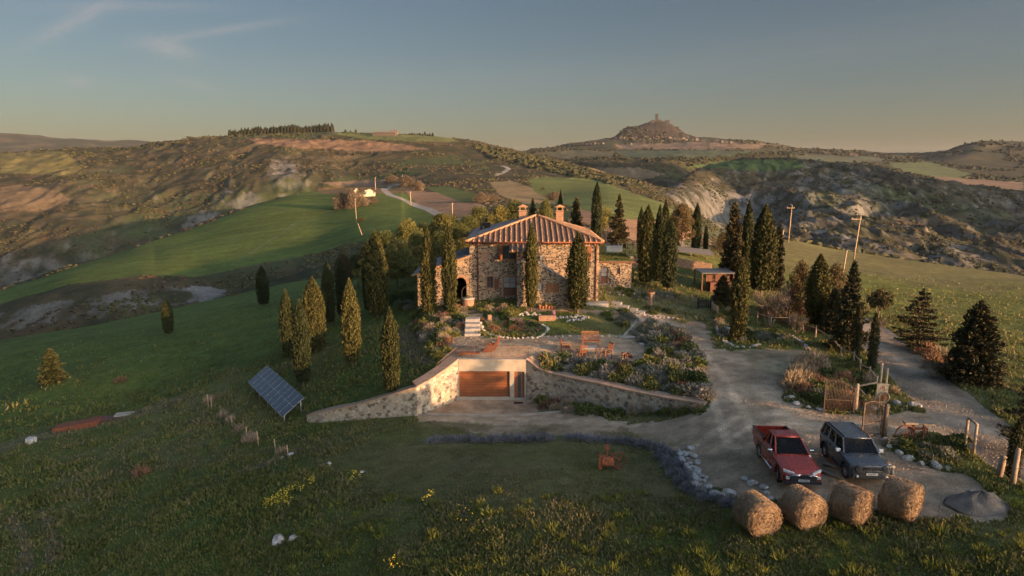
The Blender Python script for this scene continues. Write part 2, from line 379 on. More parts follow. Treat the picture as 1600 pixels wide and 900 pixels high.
def ground_mat():
    """base tone comes from the land cover stored on the ground; grain and tufts on top"""
    b = NB('land'); at = b.n('Attribute'); at.attribute_name = 'cover'; p = b.pos()
    n1 = b.noise(p, 1.1, 6, .65); n2 = b.noise(p, 9, 4, .7); n3 = b.noise(p, .02, 7, .62); n0 = b.noise(p, .25, 5, .6)
    v = b.math('ADD', b.math('ADD', b.math('MULTIPLY', n1, .9), b.math('MULTIPLY', n2, .7)), b.math('ADD', b.math('MULTIPLY', n3, .6), b.math('MULTIPLY', n0, .6)))
    f = b.ramp(v, [(.0, (.0, .0, .0)), (1, (1, 1, 1))])
    fac = b.math('ADD', b.math('MULTIPLY', b.math('SUBTRACT', v, 1.4), 1.8), 1.0)
    fac = b.math('MAXIMUM', fac, .3)
    vm = b.n('VectorMath'); vm.operation = 'SCALE'; b.l(at.outputs['Color'], vm.inputs[0]); b.l(fac, vm.inputs['Scale'])
    b.set(vm.outputs[0], .95); b.b.inputs['Specular IOR Level'].default_value = .15
    h = b.math('ADD', b.math('MULTIPLY', n2, .06), b.math('MULTIPLY', n1, .25))
    b.bump(h, .8, .5)
    MATS['land'] = b.m; return b.m
def stone_mat(name, scale, stops, mortar, warp=.35, bump=.7, joint=.07, flat=1.5):
    if name in MATS: return MATS[name]
    b = NB(name); c = b.coord()
    n = b.n('TexNoise'); n.inputs['Scale'].default_value = 2.2; n.inputs['Detail'].default_value = 3; b.l(c, n.inputs['Vector'])
    v = b.n('VectorMath'); v.operation = 'MULTIPLY_ADD'; b.l(n.outputs['Color'], v.inputs[0]); v.inputs[1].default_value = (warp,) * 3; b.l(b.scale(c, (1, 1, flat)), v.inputs[2])
    vo = b.n('TexVoronoi'); vo.feature = 'DISTANCE_TO_EDGE'; vo.inputs['Scale'].default_value = scale; b.l(v.outputs[0], vo.inputs['Vector'])
    vc = b.n('TexVoronoi'); vc.feature = 'F1'; vc.inputs['Scale'].default_value = scale; b.l(v.outputs[0], vc.inputs['Vector'])
    sep = b.n('SeparateColor'); b.l(vc.outputs['Color'], sep.inputs[0])
    col = b.ramp(sep.outputs[0], stops, 'CONSTANT')
    g = b.noise(c, 22, 4)
    col = b.mix(1.0, col, b.ramp(g, [(.3, (.72, .72, .72)), (.7, (1.25, 1.25, 1.25))]), 'MULTIPLY')
    edge = b.math('ADD', vo.outputs[0], b.math('MULTIPLY', b.math('SUBTRACT', b.noise(c, 9, 3), .5), .07))
    m = b.ramp(edge, [(joint * .6, (0, 0, 0)), (joint * 1.5, (1, 1, 1))])
    mc = b.ramp(b.noise(c, 3, 4), [(.3, tuple(x * .8 for x in mortar)), (.7, tuple(x * 1.15 for x in mortar))])
    b.set(b.mix(m, mc, col), .9)
    b.bump(b.math('ADD', b.math('MULTIPLY', m, .7), b.math('MULTIPLY', g, .3)), bump, .05)
    MATS[name] = b.m; return b.m
LAND = ground_mat()
M_STONE = stone_mat('house_stone', 3.3, [(0, (.055, .040, .032)), (.2, (.12, .075, .05)), (.35, (.30, .20, .12)), (.5, (.075, .055, .045)), (.65, (.40, .28, .17)), (.8, (.19, .125, .08)), (.92, (.05, .038, .03))], (.40, .31, .21), warp=.28, flat=1.7, joint=.085)
M_WALLSTONE = stone_mat('retaining_stone', 3.3, [(0, (.40, .34, .25)), (.22, (.28, .23, .17)), (.38, (.50, .43, .33)), (.55, (.20, .15, .11)), (.66, (.46, .36, .24)), (.82, (.13, .11, .09)), (.9, (.42, .38, .33))], (.36, .30, .22), warp=.25, flat=1.3, joint=.05)
M_BRICK = stone_mat('brick', 7, [(0, (.33, .165, .095)), (.3, (.38, .215, .13)), (.6, (.28, .135, .08)), (.85, (.42, .28, .18))], (.45, .34, .25), warp=.02, flat=2.6, joint=.05)
M_CONC = simple('concrete', (.38, .325, .25), .85, var=.18, scale=1.5, bump=.15)
M_FLAG = simple('flagstone', (.34, .31, .27), .85, var=.25, scale=2.2, bump=.3)
M_ROCK = simple('rock', (.42, .38, .33), .9, var=.4, scale=3.0, bump=.5, dist=.03)
M_WOOD = simple('orange_wood', (.22, .080, .030), .55, var=.15, scale=3)
M_DWOOD = simple('dark_wood', (.15, .06, .03), .6, var=.25, scale=5)
M_GWOOD = simple('weathered_wood', (.30, .23, .16), .85, var=.35, scale=5, bump=.3)
M_POLE = simple('pole_wood', (.42, .30, .19), .85, var=.2, scale=4)
M_RUST = simple('rust', (.20, .065, .03), .85, var=.45, scale=8, bump=.3)
M_IRON = simple('iron', (.10, .075, .06), .6, metal=.3, var=.3, scale=8)
M_BARK = simple('bark', (.14, .10, .07), .95, var=.35, scale=5, bump=.5)
M_PBARK = simple('pale_bark', (.30, .22, .16), .95, var=.3, scale=5, bump=.4)
M_GLASS = simple('glass', (.05, .06, .07), .06, var=.1, scale=1, Specular_IOR_Level=.9)
M_CURT = simple('curtained_glass', (.30, .30, .29), .25, var=.2, scale=2, Specular_IOR_Level=.7)
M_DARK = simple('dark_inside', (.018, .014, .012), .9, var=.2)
def tile_mat():
    b = NB('roof_tile'); c = b.coord()
    n = b.noise(c, 2.0, 4); n2 = b.noise(c, 11, 3); f = b.math('ADD', b.math('MULTIPLY', n, .5), b.math('MULTIPLY', n2, .5))
    b.set(b.ramp(f, [(.32, (.18, .095, .05)), (.48, (.38, .20, .10)), (.62, (.46, .29, .165)), (.75, (.24, .20, .14))]), .9)
    b.bump(n2, .4, .03); return b.m
M_TILE = tile_mat()
# ---------------------------------------------------------------- land cover
# footprints on the ground near the house, given by where the photograph shows their corners
_GP = {}
def gp(pts):
    k = tuple(pts)
    if k not in _GP: _GP[k] = [G(*p)[:2] for p in pts]
    return _GP[k]
ROAD_N = gp([(1340, 500), (1384, 543), (1434, 590), (1492, 640), (1560, 692), (1625, 740)])
DRIVE = gp([(985, 487), (1040, 492), (1062, 506), (1090, 503), (1110, 520), (1118, 540), (1140, 550), (1195, 546), (1250, 548), (1278, 574), (1250, 584), (1228, 604), (1226, 625), (1290, 645), (1380, 648), (1425, 640), (1470, 650), (1520, 690), (1480, 682), (1440, 676), (1395, 682), (1372, 700),
    (1400, 718), (1440, 732), (1475, 738), (1515, 752), (1580, 795), (1570, 812), (1480, 815), (1300, 790), (1160, 780), (1110, 765), (1075, 735), (1040, 705), (960, 690), (800, 680), (700, 665), (640, 650), (670, 648), (900, 640), (1000, 660), (1110, 640), (1112, 610), (1100, 570), (1070, 540), (1000, 520), (975, 505)])
TERR = [(-5.2, 53.1), (1.0, 53.1), (2.2, 52.6), (7.0, 51.0), (10.5, 51.5), (12.3, 54), (12.6, 58), (12.2, 61.5), (9.5, 61.0), (4, 60.2), (-2, 59.4), (-3.2, 60.5), (-5.2, 60.5), (-6.6, 58.5), (-6.2, 55)]
APRON = [(-4.4, 53.1), (-7.3, 49.8), (-7.0, 48.6), (-3, 48.7), (4.8, 49.4), (1.2, 53.1)]
HOUSEYARD = [(-10.5, 67.5), (9.0, 67.5), (10.6, 68.0), (11.8, 64.5), (15.0, 62.5), (13.4, 61), (9.6, 66.0), (8, 66.6), (-5.0, 66.6), (-5.2, 60.3), (-3.4, 60.3), (-3.2, 65), (-2.6, 66.4), (-10.4, 66.8)]
FIELDS = [  # photo outline, distance range, base colour
    ([(-400, 520), (0, 455), (178, 398), (295, 359), (391, 322), (462, 302), (540, 292), (640, 303), (700, 330), (760, 350), (700, 380), (560, 378), (498, 395), (356, 423), (306, 432), (228, 430), (107, 444), (0, 475), (-400, 540)], 240, 720, (.094, .126, .028)),
    ([(490, 296), (560, 283), (640, 290), (655, 300), (560, 303), (500, 303)], 500, 1000, (.16, .11, .05)),
    ([(500, 285), (600, 280), (650, 284), (600, 292), (520, 290)], 600, 1000, (.22, .15, .09)),
    ([(632, 296), (700, 302), (760, 322), (755, 345), (690, 335), (650, 318)], 380, 800, (.27, .165, .095)),
    ([(660, 291), (700, 291), (765, 308), (765, 330), (700, 308)], 500, 900, (.095, .12, .035)),
    ([(765, 285), (800, 282), (850, 300), (870, 318), (820, 318), (780, 305)], 400, 900, (.23, .17, .085)),
    ([(825, 280), (870, 274), (930, 280), (1000, 305), (1040, 318), (1060, 335), (1020, 345), (960, 345), (900, 325), (860, 312), (835, 300)], 350, 900, (.13, .15, .045)),
    ([(900, 325), (960, 340), (1080, 352), (1080, 375), (990, 375), (900, 345)], 150, 600, (.28, .17, .10)),
    ([(385, 216), (520, 218), (600, 222), (675, 233), (600, 237), (480, 232), (400, 224)], 1100, 1800, (.20, .125, .072)),
    ([(523, 208), (700, 213), (720, 222), (640, 221), (560, 216)], 1200, 1800, (.13, .14, .05)),
    ([(0, 240), (100, 236), (130, 262), (110, 275), (0, 270)], 1000, 1700, (.15, .13, .05)),
    ([(0, 292), (45, 290), (95, 300), (110, 315), (80, 328), (0, 330)], 700, 1500, (.16, .115, .065)),
    ([(1060, 262), (1110, 262), (1200, 268), (1260, 262), (1250, 250), (1150, 250)], 900, 2200, (.075, .11, .035)),
    ([(1390, 255), (1450, 252), (1520, 272), (1500, 282), (1440, 275), (1400, 264)], 1300, 3000, (.12, .14, .06)),
    ([(1240, 242), (1350, 244), (1400, 250), (1340, 254), (1250, 250)], 1500, 3000, (.11, .12, .07)),
    ([(1450, 275), (1600, 285), (1600, 298), (1500, 290)], 1200, 2500, (.20, .14, .09)),
    ([(960, 226), (1080, 222), (1200, 226), (1180, 234), (1060, 234), (970, 233)], 2000, 3400, (.20, .14, .09)),
    ([(960, 236), (1100, 234), (1200, 237), (1100, 246), (980, 248)], 1600, 3400, (.09, .11, .06)),
    ([(840, 240), (900, 234), (960, 236), (960, 246), (880, 248)], 1600, 3400, (.13, .12, .06)),
    ([(905, 262), (1000, 262), (1040, 272), (1000, 282), (940, 272)], 1000, 2200, (.24, .17, .09)),
]
CLAY = [  # bare grey clay: outline, range, strength
    ([(250, 370), (330, 320), (395, 300), (420, 318), (380, 330), (300, 362), (250, 380)], 550, 1100, .6),
    ([(340, 325), (350, 300), (380, 298), (384, 315), (362, 328)], 600, 1200, .7),
    ([(415, 262), (440, 246), (480, 258), (478, 292), (440, 300), (425, 280)], 700, 1400, .4),
    ([(425, 248), (455, 244), (472, 258), (455, 275), (435, 278), (420, 262)], 700, 1400, .75),
    ([(0, 425), (60, 400), (120, 415), (80, 440), (0, 450)], 450, 900, .5),
    ([(0, 490), (100, 470), (220, 455), (340, 440), (350, 462), (260, 478), (0, 520)], 225, 300, .55),
    ([(280, 462), (305, 450), (335, 448), (358, 455), (330, 470), (290, 474)], 225, 330, 1.0),
    ([(1040, 300), (1120, 300), (1200, 300), (1260, 330), (1300, 360), (1400, 390), (1400, 425), (1200, 400), (1120, 350)], 500, 1250, .75),
    ([(1250, 280), (1320, 265), (1370, 285), (1400, 340), (1300, 350), (1250, 320)], 600, 1300, .6),
    ([(1440, 400), (1500, 380), (1560, 400), (1560, 430), (1440, 425)], 500, 900, .55),
    ([(1000, 285), (1060, 280), (1080, 300), (1040, 310)], 600, 1200, .7),
]
def cover_colors(X, Y, Zv, steep):
    px, py = project(X, Y, Zv); r = np.hypot(X, Y)
    n1 = fbm(X / 14, Y / 14, 4, 61); n2 = fbm(X / 3.1, Y / 3.1, 3, 67); n3 = fbm(X / 60, Y / 60, 4, 71); n4 = fbm(X / 22, Y / 22, 4, 77); n5 = fbm(X / 260, Y / 260, 3, 79)
    C = np.empty((len(X), 3)); cls = np.zeros(len(X), np.int8)
    def lerp(a, b, k): return a + (b - a) * k[:, None]
    def c(*v): return np.array(v, float)
    g_lush = c(.086, .106, .024); g_mid = c(.112, .118, .034); g_dry = c(.150, .125, .062); straw = c(.23, .19, .11)
    base = lerp(g_lush[None], g_mid[None], sstep(-.25, .35, n1 + .5 * n2))
    # lawn inside the lavender line and by the garage is shorter and drier
    lawnk = 1 - sstep(1, 7, seg_dist(X, Y, gp([(600, 690), (700, 700), (800, 700), (1000, 710), (1120, 640), (1010, 760), (850, 740), (700, 730)])) - 1.5 + n1 * 2)
    base = lerp(base, g_dry[None], lawnk * (.35 + .65 * sstep(-.35, .45, n1 + n2 * .8)) * .85)
    stri = gp([(420, 800), (600, 740), (760, 830), (900, 790), (1060, 830), (1200, 870), (1450, 850)])
    base = lerp(base, c(.10, .125, .022)[None], (1 - sstep(0, 5, seg_dist(X, Y, stri))) * sstep(-.1, .4, n2 + n1) * .7)
    base = lerp(base, c(.135, .125, .055)[None], sstep(.12, .5, n4 + .4 * n2 + .3 * n1) * .55)
    base = lerp(base, c(.050, .095, .020)[None], sstep(.1, .45, -n4 + .5 * n1) * .5)
    # bare track along the left hillside
    tr = gp([(0, 700), (60, 680), (120, 668), (200, 650), (270, 628)]); base = lerp(base, c(.17, .13, .085)[None], (1 - sstep(.5, 2.2, seg_dist(X, Y, tr) + n2)) * .8)
    tr = gp([(-60, 640), (0, 622), (90, 597), (170, 568), (250, 548)]); base = lerp(base, c(.15, .12, .075)[None], (1 - sstep(.5, 2.0, seg_dist(X, Y, tr) + n2)) * .65)
    tr = gp([(380, 738), (420, 722), (462, 705)]); base = lerp(base, c(.14, .12, .09)[None], (1 - sstep(.1, .9, seg_dist(X, Y, tr) + n2 * .5)) * .8)
    for a in ([(15, 810), (38, 840), (40, 890)], [(68, 800), (82, 850), (84, 880)]):
        base = lerp(base, c(.16, .12, .085)[None], (1 - sstep(.1, .6, seg_dist(X, Y, gp(a)) + n2 * .3)) * .6)
    # left slope beyond the track: smooth green field
    far_l = sstep(68, 84, r) * (1 - sstep(-12, -5, X)); base = lerp(base, c(.094, .126, .028)[None], far_l * .85)
    # right of the road: rough field turning to brown near the crest
    rk = sstep(18, 26, X) * sstep(45, 60, Y + X * .3); base = lerp(base, c(.150, .158, .034)[None], rk * (1 - .4 * sstep(-.3, .3, n1)))
    rk2 = sstep(26, 34, X - .1 * Y) * 0 + sstep(15, 25, X) * sstep(95, 125, r + n1 * 14 - (X - 30) * .15); base = lerp(base, c(.20, .145, .075)[None], rk2 * .5)
    C[:] = base
    yard = inpoly(gp([(1000, 470), (1090, 460), (1120, 500), (1110, 520), (1010, 492)]), X, Y)
    C[yard] = lerp(C, straw[None], np.full(len(X), .35))[yard]
    # beds around the terrace: bare brown earth
    bed = inpoly([(2.0, 52.6), (12.6, 43.9), (14.4, 46), (14.0, 55), (13.2, 62), (11.5, 63.5), (10.6, 61.5), (12.7, 58), (10.5, 51.3), (7, 50.8)], X, Y) | inpoly([(-5.4, 60.3), (-6.6, 58.6), (-6.3, 54), (-8.4, 55), (-10.6, 61), (-11.4, 66.6), (-5.4, 66.6)], X, Y)
    C[bed] = lerp(C, c(.12, .085, .055)[None], np.full(len(X), .75))[bed]
    # gravel
    w = n2 * .55 + n1 * .7 + .45 * perlin(X / .8, Y / .8, 99)
    dr = inpoly(DRIVE, X + w, Y + w) & (r < 90)
    gr = lerp(c(.300, .215, .135)[None], c(.450, .335, .215)[None], sstep(-.4, .5, n2 + n1 * .6))
    gr = lerp(gr, g_dry[None] * .8, (sstep(.12, .5, n4 + n2 * .6) * .8) * (1 - sstep(44, 50, Y + n1 * 3)) * (1 - sstep(7, 15, X + n1 * 3)))
    ruts2 = gp([(1420, 675), (1330, 665), (1240, 655), (1160, 660), (1100, 700)])
    wheel = gp([(1160, 690), (1140, 640), (1110, 580), (1060, 520), (1010, 495)])
    for off in (-.75, .75):
        for line in (wheel, ruts2): gr = gr * (1 + (.34 + .2 * n2) * (1 - sstep(.12, .42, np.abs(seg_dist(X, Y, line) - .75 + .15 * n1))) * .5)[:, None]
    nook = inpoly(gp([(1165, 560), (1140, 545), (1195, 540), (1260, 545), (1290, 576), (1240, 600), (1200, 590)]), X + n2, Y + n2); gr = lerp(gr, c(.145, .145, .060)[None], nook * (.30 + .6 * sstep(-.25, .3, n1 + n2 * .6)))
    k3 = sstep(.18, .5, n4 * .7 + n1 * .9 + n2 * .35) * .55; gr = lerp(gr, c(.13, .125, .055)[None], k3)
    gr = gr * (1 + .30 * fbm(X / .9, Y / .9, 3, 95) + .18 * fbm(X / 5, Y / 2.5, 2, 96))[:, None]
    gr = gr * (1 + .12 * (1 - sstep(.6, 2, seg_dist(X, Y, wheel))))[:, None]
    lowgrass = inpoly(gp([(640, 655), (1110, 645), (1130, 690), (1040, 700), (660, 690)]), X, Y)
    C[dr] = gr[dr]; cls[dr] = 1
    k = (sstep(-.25, .35, n4 * 1.2 + n2 * .5 + .05) * .8) * (1 - sstep(5, 14, X + n1 * 4))
    mixc = lerp(C, g_dry[None] * .75, k); C[lowgrass & dr] = mixc[lowgrass & dr]; cls[lowgrass & (k > .45)] = 0
    te = inpoly(TERR, X + w * .5, Y + w * .5) | inpoly(APRON, X, Y); C[te] = gr[te] * .95; cls[te] = 2
    hy = inpoly(HOUSEYARD, X, Y); C[hy] = (gr * c(1.0, .97, .93))[hy]; cls[hy] = 2
    rd = (seg_dist(X, Y, ROAD_N + []) < 1.95 + .3 * n2 + .25 * n1) & (r < 130) & (Y > 20)
    rcol = lerp(c(.34, .265, .185)[None], c(.25, .195, .135)[None], sstep(-.3, .4, n2 + n4))
    rcol = rcol * (1 + .18 * np.cos(np.clip(seg_dist(X, Y, ROAD_N) * 2.6, 0, 6)) )[:, None]
    C[rd] = rcol[rd]; cls[rd] = 3
    # ------------- far land
    fr = Y > 118
    scr = lerp(c(.042, .044, .022)[None], c(.092, .070, .036)[None], sstep(-.35, .4, n4 + n3 * .8))
    scr = lerp(scr, c(.060, .075, .028)[None], sstep(.0, .45, n5 + n3 * .6))
    badl = ((px < 560) & (Y > 480)) | ((px > 1010) & (Y > 330) & (Y < 1350))
    clayc = lerp(c(.095, .090, .078)[None], c(.185, .175, .152)[None], sstep(-.3, .4, n4))
    clayc = clayc * (.50 + .75 * sstep(-.25, .45, ridged(X / 9 + .4 * n2, Y / 34, 2, 98) + .3 * n2))[:, None]
    k = np.where(badl, sstep(.22, .5, ridged(X / 46, Y / 80, 3, 88) - .18 + n3 * .3) * np.where(px > 1000, .25, .08), 0)
    gul = sstep(.52, .85, steep + .25 * n4 + .12 * n1) * np.where(px > 1000, .85, .45) * sstep(-.35, .15, n3 + .3 * n4)
    k = np.where(badl, np.maximum(k, gul), k)
    for poly, a, b, st in CLAY:
        m = inpoly(poly, px + n1 * 12 + n4 * 10, py + n4 * 8) & (Y > a) & (Y < b)
        k = np.where(m, np.maximum(k, st * sstep(-.08, .10, n1 * .7 + n4 * 1.1 + .9 * ridged(X / 20 + .3 * n4, Y / 70, 3, 97) - .30)), k)
    scr = lerp(scr, clayc, k)
    far_mt = sstep(1700, 3000, Y); scr = lerp(scr, lerp(c(.050, .055, .030)[None], c(.13, .10, .055)[None], sstep(-.1, .45, n5)), far_mt)
    rock = inpoly([(940, 216), (958, 212), (975, 190), (1030, 178), (1070, 195), (1095, 214), (1080, 218), (960, 219)], px, py) & (Y > 3290)
    scr[rock] = (c(.050, .042, .034) * (1 + .35 * n3)[:, None])[rock]
    Cf = scr
    e = sstep(118, 150, Y)
    cl = cls.copy()
    Cn = C * (1 - e)[:, None] + Cf * e[:, None]
    # near ridge keeps its grass up to the crest on the left
    keep = (px < 640) & (Y < 165); Cn[keep] = C[keep]
    keep = (px > 1180) & (Y < 175); Cn[keep] = C[keep]
    C = Cn
    ux, uy = px + n1 * 3.5 + n4 * 2, py + n4 * 1.6 + n1 * 1.2
    for poly, a, b, colr in FIELDS:
        m = inpoly(poly, ux, uy) & (Y > a) & (Y < b)
        th = (a * .37) % 3; rows = np.sin((X * math.cos(th) + Y * math.sin(th)) / 2.3 + n3 * 2) * (1 - sstep(500, 1100, Y)); cc = c(*colr) * (1 + .26 * n3 + .16 * n1 + .12 * n4 + .07 * rows)[:, None]
        C[m] = cc[m]; cl[m] = 5
    # winding white road up the far hill
    for poly, wd in ((ROAD_F, 3.2), (ROAD_G, 3.5)):
        m = (seg_dist(X, Y, poly) < wd) & (Y > 200); C[m] = (c(.33, .29, .24) * (1 + .1 * n1)[:, None])[m]; cl[m] = 3
    tk = (seg_dist(X, Y, TRACK) < .8) & (Y > 200); C[tk] = (c(.12, .15, .06)[None] * np.ones((len(X), 1)))[tk]
    cl[(Y > 118) & (cl == 0)] = 4
    return np.clip(C, .01, .9), cl
ROAD_F = gp([(735, 345), (700, 340), (672, 328), (640, 316), (610, 305), (600, 297), (608, 291), (625, 288)])
ROAD_G = gp([(775, 274), (788, 270), (795, 263), (785, 259)])
TRACK = gp([(360, 415), (400, 390), (440, 365), (466, 345)])

# polar sheet centred below the camera: fine across the view, coarse behind
azf = np.linspace(-R(42), R(42), 860)
azc = np.linspace(R(42), R(318), 120)[1:-1]
AZ = np.r_[azf, azc]
RR = np.r_[np.array([.5, 3, 7, 11, 14, 16]), np.exp(np.linspace(math.log(17.5), math.log(140), 430)), np.exp(np.linspace(math.log(140), math.log(1600), 470))[1:], np.exp(np.linspace(math.log(1600), math.log(13000), 150))[1:]]
NA, NR = len(AZ), len(RR)
gx = (np.sin(AZ)[:, None] * RR[None]).ravel(); gy = (np.cos(AZ)[:, None] * RR[None]).ravel()
gz = height(gx, gy)
_g2 = gz.reshape(NA, NR); _gr = np.gradient(_g2, RR, axis=1); _ga = np.gradient(_g2, axis=0) / (np.maximum(np.gradient(AZ), 1e-4)[:, None] * RR[None])
gc, gcls = cover_colors(gx, gy, gz, np.hypot(_gr, _ga).ravel())
# from here on heights and cover are read back from the finished sheet
_GZ = gz.reshape(NA, NR); _GC = gc.reshape(NA, NR, 3); _GK = gcls.reshape(NA, NR); _LR = np.log(RR)
def _cell(X, Y):
    X = np.asarray(X, float); Y = np.asarray(Y, float)
    a = np.arctan2(X, Y); r = np.maximum(np.hypot(X, Y), .51)
    fa = (a - azf[0]) / (azf[1] - azf[0]); fr = np.interp(np.log(r), _LR, np.arange(NR))
    return a, r, fa, np.clip(fr, 0, NR - 1.001)
height_exact = height
def height(X, Y, detail=True):
    a, r, fa, fr = _cell(X, Y); inside = (fa >= 0) & (fa < len(azf) - 1.001)
    fa = np.clip(fa, 0, len(azf) - 1.001); i = fa.astype(int); j = fr.astype(int); u = fa - i; v = fr - j
    z = (_GZ[i, j] * (1 - u) + _GZ[i + 1, j] * u) * (1 - v) + (_GZ[i, j + 1] * (1 - u) + _GZ[i + 1, j + 1] * u) * v
    if not np.all(inside): z = np.where(inside, z, height_exact(X, Y))
    return z
def cover_at(X, Y):
    a, r, fa, fr = _cell(X, Y); i = np.clip(np.round(fa).astype(int), 0, len(azf) - 1); j = np.round(fr).astype(int)
    return _GC[i, j], _GK[i, j]
ia, ir = np.meshgrid(np.arange(NA), np.arange(NR - 1), indexing='ij')
q0 = ia * NR + ir; q3 = ((ia + 1) % NA) * NR + ir
quads = np.stack([q0, q0 + 1, q3 + 1, q3], -1).reshape(-1, 4)
fcls = gcls[quads[:, 0]]
def mesh_from(name, verts, faces, mat, colors=None, smooth=True, attr='cover'):
    """numpy arrays -> mesh (faces: one array of equal sided polygons)"""
    me = bpy.data.meshes.new(name); k = faces.shape[1]
    me.vertices.add(len(verts)); me.vertices.foreach_set('co', np.asarray(verts, np.float32).ravel())
    me.loops.add(faces.size); me.loops.foreach_set('vertex_index', faces.astype(np.int32).ravel())
    me.polygons.add(len(faces)); me.polygons.foreach_set('loop_start', np.arange(0, faces.size, k, dtype=np.int32))
    me.polygons.foreach_set('loop_total', np.full(len(faces), k, np.int32))
    me.polygons.foreach_set('use_smooth', np.full(len(faces), smooth, bool))
    if colors is not None:
        a = me.attributes.new(attr, 'FLOAT_COLOR', 'POINT'); a.data.foreach_set('color', np.c_[colors, np.ones(len(colors))].astype(np.float32).ravel())
    me.update(calc_edges=True)
    for m in (mat if isinstance(mat, (list, tuple)) else [mat]): me.materials.append(m)
    return me
def link(name, me, parent=None, loc=None):
    o = bpy.data.objects.new(name, me); COL.objects.link(o)
    if parent is not None: o.parent = parent
    if loc is not None: o.location = loc
    return o
GNAMES = {0: ('ground', 'green hillside grass and lawn around the stone farmhouse'), 1: ('driveway', 'gravel yard and drive leading up to the farmhouse'), 2: ('terrace', 'gravel terrace, garage apron and paths around the house'),
          3: ('road', 'pale unpaved country road'), 4: ('hills', 'scrubby eroded clay hills around the valley'), 5: ('field', 'green and ploughed fields on the far slopes')}
for k, (nm, lb) in GNAMES.items():
    s = fcls == k; qs = quads[s]
    used, inv = np.unique(qs, return_inverse=True)
    me = mesh_from(nm, np.c_[gx, gy, gz][used], inv.reshape(-1, 4)[:, ::-1], LAND, gc[used])
    o = link(nm, me); o['kind'] = 'structure'; o['label'] = lb
# ---------------------------------------------------------------- evening haze: one closed box round everything, even density
hm_ = bpy.data.meshes.new('haze'); _b = 14500.0; _z0 = float(gz.min()) - 1.0; _z1 = max(float(gz.max()), CZ) + 60.0
hm_.from_pydata([(-_b, -_b, _z0), (_b, -_b, _z0), (_b, _b, _z0), (-_b, _b, _z0), (-_b, -_b, _z1), (_b, -_b, _z1), (_b, _b, _z1), (-_b, _b, _z1)], [], [(0, 3, 2, 1), (4, 5, 6, 7), (0, 1, 5, 4), (1, 2, 6, 5), (2, 3, 7, 6), (3, 0, 4, 7)])
hz = bpy.data.materials.new('haze_air'); hz.use_nodes = True; hz.node_tree.nodes.clear()
_o = hz.node_tree.nodes.new('ShaderNodeOutputMaterial'); _v = hz.node_tree.nodes.new('ShaderNodeVolumePrincipled')
_v.inputs['Color'].default_value = (.80, .84, .92, 1); _v.inputs['Density'].default_value = .00002; _v.inputs['Anisotropy'].default_value = 0.1
hz.node_tree.links.new(_v.outputs[0], _o.inputs['Volume']); hm_.materials.append(hz)
hzo = link('haze', hm_); hzo['kind'] = 'stuff'; hzo['label'] = 'thin evening haze softening the far hills'
